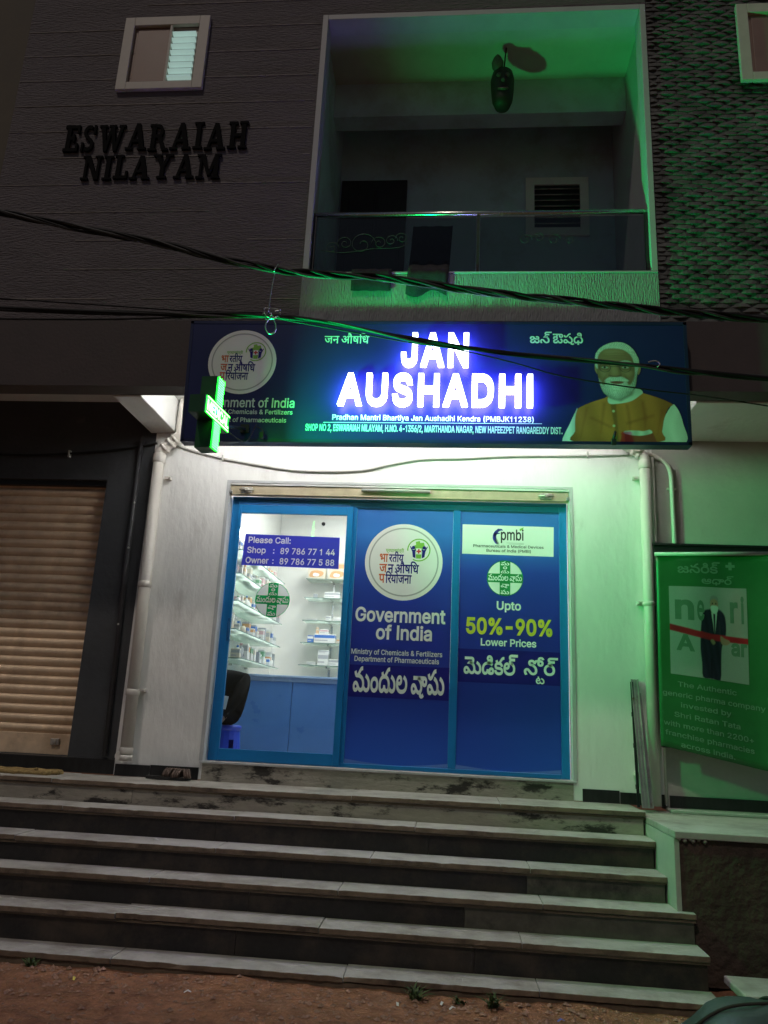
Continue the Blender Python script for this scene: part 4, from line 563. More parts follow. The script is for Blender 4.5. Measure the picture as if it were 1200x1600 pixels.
# ================================================================== GROUND
def lines(segs):
    out = []
    for a, b, st in segs:
        n = max(1, round((b-a)/st)); out += [a+(b-a)*i/n for i in range(n)]
    return out + [segs[-1][1]]
from mathutils import noise as N3
GZ = -.968
def gz(x, y):
    k = max(0., min(1., (6-abs(x))/2, (y+7)/2))
    return GZ + k*(.016*N3.noise(Vector((x*1.1, y*1.1, 0))) + -.0 + .018*N3.noise(Vector((x*4, y*4, 3))) + .011*N3.noise(Vector((x*13, y*13, 5))))
gx = lines([(-60, -6, 6), (-6, -2.4, .3), (-2.4, 2.6, .035), (2.6, 6, .3), (6, 60, 6)])
gy = lines([(-60, -8, 6), (-8, -2.7, .25), (-2.7, -1.3, .035), (-1.3, 20, 4)])
g = MB(); V = [[g.bm.verts.new((x, y, gz(x, y))) for x in gx] for y in gy]
for j in range(len(gy)-1):
    for i in range(len(gx)-1):
        g.bm.faces.new((V[j][i], V[j][i+1], V[j+1][i+1], V[j+1][i])).smooth = True
tag(g.build('ground', M['soil']), 'red brown bare soil in front of the steps', 'ground', kind='structure')
g = MB()
for i in range(2600):
    x, y = random.uniform(-2.6, 2.4), -1.56-abs(random.gauss(0, .45)); r = random.choice((.003, .004, .005, .006, .007, .009, .012, .017))
    ring = [Vector((x, y, gz(x, y))) + Vector((r*math.cos(a)*random.uniform(.7, 1.2), r*math.sin(a)*random.uniform(.7, 1.2), random.uniform(0, .4)*r)) for a in (0, 1.05, 2.1, 3.1, 4.2, 5.2)]
    top = Vector((x, y, gz(x, y)+r*random.uniform(.6, 1.1))); vs = [g.bm.verts.new(p) for p in ring]; t = g.bm.verts.new(top)
    for j in range(6): g.bm.faces.new((vs[j], vs[(j+1) % 6], t))
tag(g.build('gravel', M['pebble']), 'small crumbs of soil and grit lying on the red brown ground', 'gravel', kind='stuff')

# ================================================================== STEPS
SY = [-.47, -.705, -.94, -1.155, -1.36, -1.545]
SZ = [-.137, -.281, -.441, -.589, -.742, -.914]
steps = thing('front_steps', 'six long grey stone steps with dark risers leading up to the shop', 'steps', (0, -1, -.97))
for i in range(6):
    xr = 1.77 if i < 3 else 1.865
    back = .0 if i == 0 else SY[i-1]+.022
    mb = MB(); x = -4.5; rnd = random.Random(40+i); first = True
    while x < xr:
        L = rnd.uniform(.95, 1.35); e = min(xr, x+L)
        if xr-e < .3: e = xr
        dz = rnd.uniform(-.0025, .0025); dy = rnd.uniform(-.004, .004)
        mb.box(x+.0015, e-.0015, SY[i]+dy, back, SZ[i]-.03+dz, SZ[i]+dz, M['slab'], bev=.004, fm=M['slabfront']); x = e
    bmesh.ops.subdivide_edges(mb.bm, edges=[e for e in mb.bm.edges if abs(e.verts[0].co.x-e.verts[1].co.x) > .25], cuts=30, use_grid_fill=True)
    for v in mb.bm.verts:                                    # worn, slightly chipped front edges
        if v.co.y < SY[i]+.02:
            q = N3.noise(Vector((v.co.x*11, i*7.3, 0))); w = N3.noise(Vector((v.co.x*29, i*3.1, 4))); ch = max(0., q-.28)
            v.co.y += .0028*w + .022*ch*(1 if v.co.z > SZ[i]-.012 else .4); v.co.z += .0016*w - (.016*ch if v.co.z > SZ[i]-.012 else 0)
    mb.build('tread', None, steps)
    if i < 5:
        mb = MB(); x = -4.5; yb = SY[i]+.024
        while x < xr-.02:
            e = min(xr-.012, x+rnd.uniform(1., 1.5))
            if xr-e < .3: e = xr-.012
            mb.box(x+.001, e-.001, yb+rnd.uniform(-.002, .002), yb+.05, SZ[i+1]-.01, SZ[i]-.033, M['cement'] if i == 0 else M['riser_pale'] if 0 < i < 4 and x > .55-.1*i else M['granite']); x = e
        r = mb.build('riser', None, steps)
        if i == 0: tag(r, 'top riser of pale cement with black stains')
        mb = MB(); mb.box(-4.5, xr-.004, SY[i]+.012, SY[i]+.05, SZ[i]-.046, SZ[i]-.0325); mb.build('mortar_bed', M['slabedge'], steps)
    else:
        mb = MB(); mb.box(-4.5, xr, SY[i]+.01, SY[i]+.3, GZ-.15, SZ[i]-.034); mb.build('riser', M['slabedge'], steps)
    mb = MB(); mb.box(-4.5, xr-.02, SY[i]+.08, .0 if i == 0 else SY[i-1]+.03, GZ-.1, SZ[i]-.032); mb.build('core', M['slabedge'], steps)

pl = thing('side_platform', 'raised landing beside the steps with a pale side wall and dark front', 'platform', (3, -.6, -.97))
mb = MB(); mb.box(1.80, 4.6, -1.10, -.003, -.96, -.205); mb.build('front_wall', M['plat_dark'], pl)
mb = MB(); mb.box(1.772, 4.62, -1.12, -.002, -.204, -.165, bev=.005); mb.build('top_slab', M['slab'], pl)
mb = MB(); mb.box(1.772, 1.7995, -1.105, -.003, -.96, -.206); mb.build('side_wall', M['wall_green'], pl)
mb = MB()
for k in range(6):
    x = 1.80+k*.026+.006*(k % 3); mb.lathe([(.006, -.012), (.015, 0), (.009, .012)], (x, -1.106, -.205-.010*(k % 2)), n=7)
mb.build('crumbled_edge', M['cement'], pl)
o = MB().box(1.96, 3.4, -1.56, -1.24, -.895, -.855, bev=.008).build('stone_slab', M['slab'])
tag(o, 'low loose stone slab on the soil at the right end of the steps', 'slab')
o = MB().box(2.02, 4.5, -.15, -.004, -.164, -.142, bev=.006).build('cement_kerb', M['wall_green'])
tag(o, 'thin pale cement strip along the foot of the green lit wall', 'kerb')

# ================================================================== BUILDING
B = thing('building', 'two storey shop house with a combed brown front, balcony and recessed shop', 'building', (0, 0, -.13))
D0 = 1.377                                             # half width of the shop opening
mb = MB(); wy0, wy1 = 0., .16
mb.box(-2.06, -D0, wy0, wy1, -.13, 2.905); mb.box(D0, 2.03, wy0, wy1, -.13, 2.905); mb.box(-D0, D0, wy0, wy1, 2.186, 2.905)
mb.build('shop_wall', M['wall_white'], B)
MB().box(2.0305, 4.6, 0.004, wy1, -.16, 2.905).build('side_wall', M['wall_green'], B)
mb = MB(); mb.box(-D0, D0, -.004, .16, -.14, 0.); mb.build('door_sill', M['cement'], B)
mb = MB(); mb.box(-D0-.02, D0+.02, -.016, .04, -.012, .004, bev=.003); mb.build('threshold', M['trim'], B)
mb = MB()
for a, b in ((-D0-.028, -D0-.0005), (D0+.0005, D0+.028)): mb.box(a, b, -.006, -.0005, .004, 2.20)
mb.box(-D0-.028, D0+.028, -.006, -.0005, 2.2005, 2.222); mb.build('opening_edge', M['trim'], B)
mb = MB()
for a, b, h in ((-2.05, -1.78, .085), (-1.775, -1.40, .09), (1.44, 1.70, .09), (1.705, 2.02, .08)): MB().box(a, b, -.008, -.0005, -.136, -.136+h).build('skirting', M['skirt'], B)
MB().box(2.05, 4.5, -.006, .003, -.138, -.06).build('skirting', M['skirt'], B)
# left shop front: charcoal wall with shutter opening
mb = MB(); mb.box(-2.44, -2.0605, 0., .2, -.02, 2.905); mb.box(-4.6, -2.4405, 0., .2, 2.20, 2.905); mb.box(-4.6, -4.25, 0., .2, -.02, 2.1995)
mb.build('charcoal_wall', M['charcoal'], B)
MB().box(-4.6, -2.062, -.01, .2, -.13, -.021, bev=.004).build('plinth', M['skirt'], B)
# soffit, fascia beam, cantilever beams
MB().box(-4.6, 4.6, -.78, 0.16, 2.906, 3.10).build('soffit', M['wall_white'], B)
MB().box(-4.6, 4.6, -.95, -.781, 2.637, 3.165).build('fascia', M['fascia'], B)
for a, b in ((-2.11, -1.885), (2.15, 3.4)): MB().box(a, b, -.779, -.001, 2.625, 2.905, bev=.006).build('cantilever_beam', M['wall_white'], B)
# upper front
YF = -.95
mb = MB(); mb.box(-3.23, -.7005, YF, -.80, 3.1655, 8.5); mb.box(-.70, 1.885, YF, -.80, 5.955, 8.5); mb.build('upper_wall', M['stucco'], B)
MB().box(-4.6, -3.2305, YF+.10, -.80, 3.1655, 8.5).build('side_bay', M['bay'], B)
mb = MB(); rj = random.Random(3)
for k in range(22):
    z = 3.346+.2525*k
    x = -3.225
    while x < -.72:
        e = min(-.71, x+rj.uniform(.25, .9))
        if rj.random() < .82: mb.box(x, e-.01, YF-.004, YF+.002, z-.0035+rj.uniform(-.002, .002), z+.0035)
        x = e
mb.build('joint_strip', M['joint'], B)
MB().box(-.6995, 1.884, YF, -.80, 3.1655, 3.55).build('parapet', M['parapet'], B)
MB().box(-.6995, 1.884, YF-.006, -.79, 3.5505, 3.565, bev=.003).build('parapet_cap', M['trim'], B)
# balcony recess
mb = MB(); mb.box(-.84, -.7005, -.7995, .5, 3.1, 6.1); mb.build('balcony_side', M['balwall'], B)
mb = MB(); mb.box(1.886, 2.03, -.7995, .5, 3.1, 6.1); mb.build('balcony_side', M['trim'], B)
MB().box(-.70, 1.885, -.7995, .5, 5.957, 6.1).build('balcony_ceiling', M['balceil'], B)
mb = MB(); mb.box(-.70, 1.885, -.22, -.05, 5.60, 5.9565); mb.build('balcony_beam', M['balwall'], B)
MB().box(-.70, 1.885, .36, .5, 3.1, 5.9565).build('balcony_wall', M['balwall'], B)
MB().box(-.70, 1.885, -.7995, .359, 3.0, 3.16).build('balcony_floor', M['slab'], B)
mb = MB()      # pale painted edge round the opening
mb.box(-.70, -.655, YF-.004, -.79, 3.566, 5.954, bev=.003); mb.box(1.84, 1.884, YF-.004, -.79, 3.566, 5.954, bev=.003)
mb.box(-.654, 1.839, YF-.004, -.79, 5.905, 5.954, bev=.003); mb.build('balcony_surround', M['trim'], B)
bd = MB().box(-.68, -.05, .33, .3595, 3.17, 5.36).build('balcony_door', M['dark_wood'], B)
MB().box(-.60, -.36, .322, .3299, 3.4, 5.25, bev=.004).box(-.33, -.10, .322, .3299, 3.4, 5.25, bev=.004).build('door_leaf', M['dark_wood'], bd)
bw = MB(); bw.box(1.07, 1.15, .335, .3595, 4.75, 5.37); bw.box(1.57, 1.65, .335, .3595, 4.75, 5.37); bw.box(1.1505, 1.5695, .335, .3595, 5.29, 5.37); bw.box(1.1505, 1.5695, .335, .3595, 4.75, 4.83)
bw = bw.build('balcony_window', M['wall_white'], B)
MB().box(1.151, 1.569, .35, .3594, 4.831, 5.289).build('pane', M['blackmetal'], bw)
mb = MB()
for k in range(7): mb.tube([(1.151, .335, 4.87+k*.062), (1.569, .335, 4.87+k*.062)], .006, n=6)
mb.build('grille', M['galv'], bw)
# railing
rl = MB(); rl.tube([(-.66, -.90, 4.09), (1.84, -.90, 4.09)], .019, n=14); rl = rl.build('handrail', M['steel'], B)
mb = MB()
for x in (-.64, .60, 1.825): MB().box(x-.010, x+.010, -.915, -.890, 3.566, 4.07).build('post', M['blackmetal'], rl)
for a, b in ((-.625, .585), (.615, 1.81)): MB().box(a, b, -.903, -.897, 3.60, 4.06).build('glass_panel', M['balglass'], rl)
def scroll(mb, cx, cz, s, flip=1):
    pts = []
    for i in range(40):
        t = i/39; a = t*4.6*math.pi/1.6; r = s*(.16+.84*(1-t))
        pts.append((cx+flip*(s*1.2*t*0 + r*math.cos(a)), -.9045, cz+r*math.sin(a)))
    mb.tube(pts, .0022, n=5)
mb = MB()
for x, z, s, f in ((-.50, 3.80, .055, 1), (-.40, 3.84, .06, -1), (-.27, 3.83, .105, 1), (-.14, 3.84, .06, -1), (-.05, 3.86, .05, 1), (.03, 3.88, .05, -1), (.95, 3.86, .05, 1), (1.05, 3.88, .045, -1), (1.16, 3.86, .05, 1), (1.27, 3.85, .04, -1)): scroll(mb, x, z, s, f)
mb.tube(smoothpath([(-.58, -.9045, 3.78), (-.4, -.9045, 3.76), (-.2, -.9045, 3.79), (0, -.9045, 3.80), (.08, -.9045, 3.84)]), .002, n=5)
mb.build('etched_scroll', M['pvc_dark'], rl)
# split stone cladding, laid like a basket weave
mb = MB(); mb.box(1.886, 4.6, YF+.03, -.80, 3.1655, 8.5)
rs = random.Random(11); hz = .038; z = 3.17; row = 0
while z < 7.0:
    w = .14; x = 1.888 - (row % 2)*w*.5
    while x < 3.9:
        a, b = max(1.888, x), x+w-.004
        if b-a > .03:
            d = rs.uniform(.004, .019); tl = rs.uniform(-.006, .006); zz = rs.uniform(-.008, .008)
            n = 5; top = []; bot = []
            for i in range(n):
                t = i/(n-1); xx = a+(b-a)*t; bul = math.sin(math.pi*t)
                dd = .004+d*bul + tl*(t-.5)
                top.append(mb.bm.verts.new((xx, YF+.03-dd*.45, z+hz*(.93)+zz*bul))); bot.append(mb.bm.verts.new((xx, YF+.03-dd*1.25, z+hz*.08+zz*bul-.006*bul)))
            tb = [mb.bm.verts.new((v.co.x, YF+.031, v.co.z+.004)) for v in top]; bb = [mb.bm.verts.new((v.co.x, YF+.031, v.co.z-.002)) for v in bot]
            for i in range(n-1):
                mb.bm.faces.new((bot[i], bot[i+1], top[i+1], top[i])); mb.bm.faces.new((top[i], top[i+1], tb[i+1], tb[i])); mb.bm.faces.new((bot[i+1], bot[i], bb[i], bb[i+1]))
            mb.bm.faces.new((bot[0], top[0], tb[0], bb[0])); mb.bm.faces.new((top[-1], bot[-1], bb[-1], tb[-1]))
        x += w
    z += hz; row += 1
mb.build('stone_cladding', M['stone'], B, fixn=True)
# upper windows
def window(x0, x1, z0, z1, lit):
    f = MB(); t = .085; y0 = YF-.035
    f.box(x0, x0+t, y0, YF-.0005, z0, z1, bev=.004); f.box(x1-t, x1, y0, YF-.0005, z0, z1, bev=.004)
    f.box(x0+t+.0005, x1-t-.0005, y0, YF-.0005, z1-t, z1, bev=.004); f.box(x0+t+.0005, x1-t-.0005, y0, YF-.0005, z0, z0+t*.85, bev=.004)
    fr = f.build('window', M['winframe'], B); a, b, c, d = x0+t, x1-t, z0+t*.85, z1-t
    MB().box(a, b, YF-.004, YF-.0008, c, d).build('reveal', M['winframe_dark'], fr)
    mid = a+(b-a)*.60
    MB().box(a+.03, mid-.03, YF-.012, YF-.0045, c+.02, d-.03, bev=.003).build('shutter_panel', M['winframe_dark'], fr)
    MB().box(mid-.025, mid-.004, YF-.03, YF-.0045, c, d, bev=.003).build('mullion', M['winframe'], fr)
    if lit:
        MB().box(mid+.004, b-.02, YF-.008, YF-.0045, c+.01, d-.06).build('pane', M['winlit'], fr)
        l = MB(); n = 8; h = (d-.06-c-.01)/n
        for k in range(n):
            zc = c+.01+(k+.5)*h
            l.box(mid+.004, b-.02, -.004, .004, -h*.30, h*.30, rot=Matrix.Rotation(.9, 3, 'X'), at=(0, YF-.024, zc))
        l.build('louver', M['louver'], fr)
window(-2.372, -1.645, 5.235, 5.962, True)
window(2.563, 3.3, 5.172, 5.89, False)
# house name in raised slab letters
def slabs(ch):
    S = .20; T = .085     # stem width, serif thickness in a 0..w x 0..1 cell
    st = lambda x: (x-S/2, x+S/2, 0, 1)
    if ch == 'I': return .44, [('r', .12, .32, 0, 1), ('r', 0, .44, 0, T), ('r', 0, .44, 1-T, 1)]
    if ch == 'E': return .72, [('r', .1, .3, 0, 1), ('r', 0, .70, 0, .12), ('r', 0, .70, .88, 1), ('r', .1, .52, .44, .56), ('r', .60, .70, 0, .30), ('r', .60, .70, .70, 1), ('r', .44, .52, .36, .64)]
    if ch == 'L': return .70, [('r', .1, .3, 0, 1), ('r', 0, .68, 0, .12), ('r', 0, .42, 1-T, 1), ('r', .57, .68, 0, .32)]
    if ch == 'H': return .9, [('r', .1, .3, 0, 1), ('r', .6, .8, 0, 1), ('r', .1, .8, .44, .56), ('r', 0, .4, 0, T), ('r', 0, .4, 1-T, 1), ('r', .5, .9, 0, T), ('r', .5, .9, 1-T, 1)]
    if ch == 'N': return .95, [('r', .12, .24, 0, 1), ('r', .72, .84, 0, 1), ('p', [(.12, 1), (.36, 1), (.84, 0), (.64, 0)]), ('r', 0, .36, 0, T), ('r', .6, .95, 1-T, 1), ('r', 0, .24, 1-T, 1)]
    if ch == 'M': return 1.15, [('r', .14, .25, 0, 1), ('r', .84, 1.04, 0, 1), ('p', [(.14, 1), (.38, 1), (.66, .12), (.54, .12)]), ('p', [(.54, .12), (.66, .12), (1.04, 1), (.84, 1)]), ('r', 0, .38, 0, T), ('r', .74, 1.15, 0, T), ('r', 0, .3, 1-T, 1), ('r', .9, 1.15, 1-T, 1)]
    if ch == 'A': return .98, [('p', [(.10, 0), (.22, 0), (.54, 1), (.42, 1)]), ('p', [(.68, 0), (.90, 0), (.60, 1), (.40, 1)]), ('r', .26, .72, .28, .39), ('r', 0, .34, 0, T), ('r', .58, .98, 0, T)]
    if ch == 'W': return 1.25, [('p', [(.08, 1), (.28, 1), (.46, 0), (.32, 0)]), ('p', [(.32, 0), (.46, 0), (.68, 1), (.56, 1)]), ('p', [(.52, 1), (.72, 1), (.92, 0), (.78, 0)]), ('p', [(.78, 0), (.92, 0), (1.18, 1), (1.04, 1)]), ('r', 0, .38, 1-T, 1), ('r', .46, .80, 1-T, 1), ('r', .94, 1.25, 1-T, 1)]
    if ch == 'Y': return .95, [('r', .37, .57, 0, .48), ('p', [(.08, 1), (.30, 1), (.57, .46), (.37, .46)]), ('p', [(.68, 1), (.82, 1), (.57, .46), (.42, .46)]), ('r', .24, .70, 0, T), ('r', 0, .40, 1-T, 1), ('r', .58, .95, 1-T, 1)]
    if ch == 'R': return .92, [('r', .1, .3, 0, 1), ('a', .40, .74, .13, .26, -90, 90), ('r', .1, .42, .88, 1), ('r', .1, .42, .48, .60), ('p', [(.40, .52), (.60, .52), (.88, 0), (.66, 0)]), ('r', 0, .40, 0, T), ('r', 0, .3, 1-T, 1), ('r', .66, .95, 0, T)]
    if ch == 'S': return .72, [('a', .35, .735, .13, .265, 50, 270), ('a', .35, .265, .13, .265, -130, 90), ('r', .56, .66, .66, 1), ('r', .04, .14, 0, .34)]
def nameboard(word, x0, x1, z0, z1):
    ws = [slabs(c)[0] for c in word]; gap = .10; tot = sum(ws)+gap*(len(word)-1); k = (x1-x0)/tot; h = z1-z0; x = x0; rr = random.Random(len(word))
    for c, w in zip(word, ws):
        mb = MB(); dz = rr.uniform(-.008, .008)
        for i, q in enumerate(slabs(c)[1]):
            fn = lambda u, v, t, x=x, i=i: (x+u*k, YF-.022-.0004*i+t, z0+dz+v*h)
            if q[0] == 'r': P = [(q[1], q[3]), (q[2], q[3]), (q[2], q[4]), (q[1], q[4])]
            elif q[0] == 'p': P = q[1]
            else:
                a = [math.radians(q[5]+(q[6]-q[5])*j/14) for j in range(15)]
                P = [(q[1]+q[4]*1.0*math.cos(t), q[2]+q[4]*math.sin(t)) for t in a] + [(q[1]+q[3]*math.cos(t), q[2]+q[3]*math.sin(t)) for t in a[::-1]]
            mb.poly(P, fn, None, .021)
        mb.build('raised_letter', M['name_letter'], B); x += (w+gap)*k
nameboard('ESWARAIAH', -2.735, -1.225, 4.657, 4.905)
nameboard('NILAYAM', -2.545, -1.415, 4.392, 4.612)

# ================================================================== SHOP INTERIOR (seen through the glass door)
R = thing('shop_room', 'white painted medicine shop interior behind the glass door', 'room', (0, 1.5, 0))
RX0, RX1, RY1, RH = -1.62, 2.3, 3.0, 2.85
MB().box(RX0, RX1, RY1, RY1+.1, 0, RH).build('back_wall', M['room'], R)
MB().box(RX0-.1, RX0, .165, RY1, 0, RH).build('left_wall', M['room'], R)
MB().box(RX1, RX1+.1, .165, RY1, 0, RH).build('right_wall', M['room'], R)
MB().box(RX0, RX1, .165, RY1, RH, RH+.1).build('ceiling', M['room'], R)
MB().box(RX0, RX1, .161, RY1, -.06, 0.).build('floor', M['roomfloor'], R)
for x, y, lab in ((-.45, .62, 'square white light panel on the shop ceiling just inside the glass door'), (-.4, 1.9, 'added square white light panel on the shop ceiling over the counter, unseen')):  # panel over the counter is added to brighten the door stickers; both are unseen
    t = thing('ceiling_light', lab, 'ceiling light', (x, y, RH), 'ceiling lights inside the shop')
    MB().box(x-.30, x+.30, y-.30, y+.30, RH-.03, RH-.001, bev=.004).build('frame', M['trim'], t)
    MB().box(x-.27, x+.27, y-.27, y+.27, RH-.034, RH-.0305).build('diffuser', M['roomlight'], t)
MB().lathe([(.018, 0), (.022, -.004), (.022, -.022), (.012, -.03)], (-1.10, 2.998, 2.60), axis='Y', n=14).build('wall_knob', M['blackmetal'], R)
ct = thing('counter', 'blue laminate shop counter with pale top behind the glass door', 'counter', (-.2, 1.4, 0))
CY = 1.25
mb = MB()
for a, b in ((-1.6, -.985), (-.98, -.36), (-.355, .3), (.305, .95)): mb.box(a, b, CY, CY+.02, .005, .655, bev=.002)
mb.build('front_panel', M['counter'], ct)
MB().box(-1.6, .95, CY+.021, CY+.45, .005, .69).build('body', M['counter'], ct)
MB().box(-1.6, .95, CY-.004, CY+.02, .657, .692).build('rail', M['countertop'], ct)
MB().box(-1.61, .96, CY-.02, CY+.47, .6925, .715, bev=.004).build('counter_top', M['countertop'], ct)
# ================================================================== SHOP FRONT (blue aluminium, three bays)
SF = thing('shopfront', 'blue aluminium shopfront with a glass sliding door and two blue printed panels', 'shopfront', (0, .1, 0))
F0, F1 = .075, .125
mb = MB()
mb.box(-1.366, -1.306, F0, F1, .005, 2.10, bev=.003); mb.box(1.306, 1.366, F0, F1, .005, 2.10, bev=.003)
mb.box(-1.3055, 1.3055, F0, F1, 2.03, 2.10, bev=.003); mb.box(-1.3055, 1.3055, F0, F1, .005, .036, bev=.003)
mb.box(-.375, -.315, F0, F1, .0365, 2.0295, bev=.003); mb.box(.466, .526, F0, F1, .0365, 2.0295, bev=.003)
mb.build('frame', M['blue'], SF)
mb = MB(); mb.box(-1.30, -.38, .058, .0745, 2.035, 2.05); mb.box(-1.36, 1.36, .058, .0745, 2.075, 2.099); mb.build('track', M['blue_dark'], SF)
dr = MB(); y0, y1 = .045, .0735
dr.box(-1.304, -1.276, y0, y1, .012, 2.028, bev=.003); dr.box(-.396, -.345, y0, y1, .012, 2.028, bev=.003)
dr.box(-1.2755, -.3965, y0, y1, 1.957, 2.028, bev=.003); dr.box(-1.2755, -.3965, y0, y1, .012, .098, bev=.003)
dr = dr.build('sliding_door', M['blue'], SF)
MB().box(-1.2755, -.3965, .057, .062, .0985, 1.9565).build('glass', M['glass'], dr)
mb = MB(); mb.box(-1.297, -1.283, .022, .0445, .94, 1.06, bev=.004); mb.box(-1.298, -1.282, .036, .0448, .91, 1.09, bev=.002); mb.build('handle', M['blue_dark'], dr)
yS = .0535
fn = facing(yS); fn2 = facing(yS-.0012)
st = MB(); st.poly([(-1.238, 1.523), (-.440, 1.513), (-.445, 1.772), (-1.224, 1.782)], fn, M['f_violet'])
for s, a, b, z in (('Please Call:', -1.195, -.845, 1.714), ('Shop', -1.20, -1.045, 1.63), ('Owner', -1.205, -1.015, 1.545), (':', -.985, -.973, 1.63), (':', -.985, -.973, 1.545), ('89 786 77 1 44', -.925, -.478, 1.628), ('89 786 77 5 88', -.925, -.478, 1.543)):
    letter(st, s, a, b, z-.006, z+.046, fn2, M['f_text'], .018, 'cap')
st.build('phone_sticker', None, dr)
def cross_badge(cx, cz, r, y, parent, wm=M['f_white'], gm=M['f_green'], tm=M['f_text']):
    e = MB(); f0, f1, f2, f3 = facing(y), facing(y-.001), facing(y-.0018), facing(y-.0026)
    e.poly(disc(cx, cz, r), f0, wm)
    e.tris(ringT(cx, cz, r*.965, r*1.0), f1, gm)
    w = r*.29
    e.poly([(cx-w, cz-r*.97), (cx+w, cz-r*.97), (cx+w, cz+r*.97), (cx-w, cz+r*.97)], f1, gm)
    e.poly([(cx-r*.97, cz-w*.85), (cx+r*.97, cz-w*.85), (cx+r*.97, cz+w*.85), (cx-r*.97, cz+w*.85)], f2, gm)
    letter(e, 'మందుల షాపు', cx-r*.93, cx+r*.93, cz-w*.72, cz+w*.78, f3, tm, .02)
    letter(e, 'మ', cx-w*.8, cx+w*.8, cz+r*.72, cz+r*.95, f3, tm, .02)
    letter(e, 'ం', cx-w*.4, cx+w*.4, cz+r*.50, cz+r*.66, f3, tm, .02)
    letter(e, 'దు', cx-w*.8, cx+w*.8, cz+r*.27, cz+r*.46, f3, tm, .02)
    letter(e, 'షా', cx-w*.8, cx+w*.8, cz-r*.56, cz-r*.32, f3, tm, .02)
    letter(e, 'పు', cx-w*.8, cx+w*.8, cz-r*.90, cz-r*.65, f3, tm, .02)
    return e.build('cross_badge', None, parent)
cross_badge(-.957, 1.247, .140, yS, dr)
def emblem(cx, cz, r, y, parent, k=1.0):
    """white roundel: ring, three lines of Hindi, small green badge with two figures and a red cross"""
    e = MB(); f0, f1, f2, f3, f4 = [facing(y-.001*i) for i in range(5)]
    e.poly(disc(cx, cz, r, 56), f0, M['p_white'], .002)
    e.tris(ringT(cx, cz, r*.865, r*.90), f1, M['p_grey'])
    L = lambda s, a, b, c, d, m, bo=.022: letter(e, s, cx+a*r, cx+b*r, cz+c*r, cz+d*r, f1, M[m], bo)
    L('प्रधानमंत्री', -.47, .0, .21, .36, 'p_lime', .015)
    L('भा', -.62, -.40, -.02, .20, 'p_orange'); L('रतीय', -.38, .0, -.02, .27, 'p_navy')
    L('ज', -.62, -.42, -.29, -.07, 'p_orange'); L('न औषिध', -.40, .40, -.30, .02, 'p_navy')
    L('प', -.62, -.46, -.56, -.33, 'p_orange'); L('िरयोजना', -.45, .22, -.57, -.25, 'p_navy')
    bx, bz, br = cx+.38*r, cz+.32*r, .30*r
    e.tris(ringT(bx, bz, br*.90, br, 40, -120, 185), f1, M['p_lime'])
    blob = [(-.45, .1), (-.5, .35), (-.25, .45), (-.28, .72), (.05, .80), (.12, .62), (.42, .66), (.5, .38), (.4, .1), (.25, -.1), (-.3, -.1)]
    e.poly([(bx+u*br, bz+v*br) for u, v in blob], f1, M['p_lime'])
    e.poly([(bx+u*br, bz+v*br) for u, v in [(-.2, -.75), (.2, -.75), (.28, -.15), (0, 0), (-.28, -.15)]], f1, M['p_lime'])
    for sg in (-1, 1):
        fig = [(.78, .32), (.70, .30), (.52, .02), (.36, .0), (.16, .22), (.18, .10), (.3, -.15), (.26, -.72), (.50, -.62), (.56, -.15)]
        e.poly([(bx+sg*u*br, bz+v*br) for u, v in fig], f2, M['p_navy']); e.poly(disc(bx+sg*.46*br, bz+.20*br, .15*br, 14), f2, M['p_navy'])
    e.poly([(bx-.24*br, bz-.38*br), (bx+.24*br, bz-.38*br), (bx+.24*br, bz+.14*br), (bx-.24*br, bz+.14*br)], f3, M['p_white'])
    for a, b in ((.20, .065), (.065, .20)): e.poly([(bx-a*br, bz-.12*br-b*br), (bx+a*br, bz-.12*br-b*br), (bx+a*br, bz-.12*br+b*br), (bx-a*br, bz-.12*br+b*br)], facing(y-.004-.0004*(a > .1)), M['p_red'])
    return e.build('round_emblem', None, parent)
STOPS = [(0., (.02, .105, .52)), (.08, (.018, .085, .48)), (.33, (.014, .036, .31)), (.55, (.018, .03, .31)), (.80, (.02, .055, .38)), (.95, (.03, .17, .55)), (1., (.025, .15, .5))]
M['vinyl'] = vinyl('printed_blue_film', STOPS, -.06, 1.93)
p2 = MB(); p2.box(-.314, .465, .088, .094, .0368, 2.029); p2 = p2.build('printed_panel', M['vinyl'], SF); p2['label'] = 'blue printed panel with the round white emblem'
yP = .0875; f0, f1 = facing(yP), facing(yP-.0012)
emblem(.077, 1.595, .312, yP, p2)
t = MB(); t.poly([(-.312, .527), (.464, .528), (.464, .775), (-.312, .77)], f0, M['p_navy'], .0005)
PW = [p2]
W = lambda s, a, b, c, d, m='p_white', bo=.022, mode='cap': letter(MB(), s, a, b, c, d, f1, M[m], bo, mode).build('printed_line', None, PW[0])
W('Government', -.288, .424, 1.108, 1.222); W('of India', -.118, .322, .972, 1.086)
W('Ministry of Chemicals & Fertilizers', -.304, .406, .853, .893, bo=.012); W('Department of Pharmaceuticals', -.276, .382, .798, .838, bo=.012)
W('మందుల షాపు', -.278, .428, .535, .760, bo=.022, mode='ink')
t.build('printed_band', None, p2)
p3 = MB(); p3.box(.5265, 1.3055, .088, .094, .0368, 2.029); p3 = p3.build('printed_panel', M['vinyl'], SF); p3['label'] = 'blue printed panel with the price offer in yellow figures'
PW[0] = p3
t = MB(); t.poly([(.542, 1.676), (1.262, 1.671), (1.266, 1.912), (.542, 1.918)], f0, M['p_white'], .0005)
t.poly([(.528, .674), (1.304, .674), (1.304, .924), (.528, .927)], f0, M['p_navy'], .0005)
W('Upto', .820, 1.008, 1.236, 1.305); W('50%-90%', .584, 1.248, 1.042, 1.172, 'p_yellow', .03); W('Lower Prices', .700, 1.125, .955, 1.012)
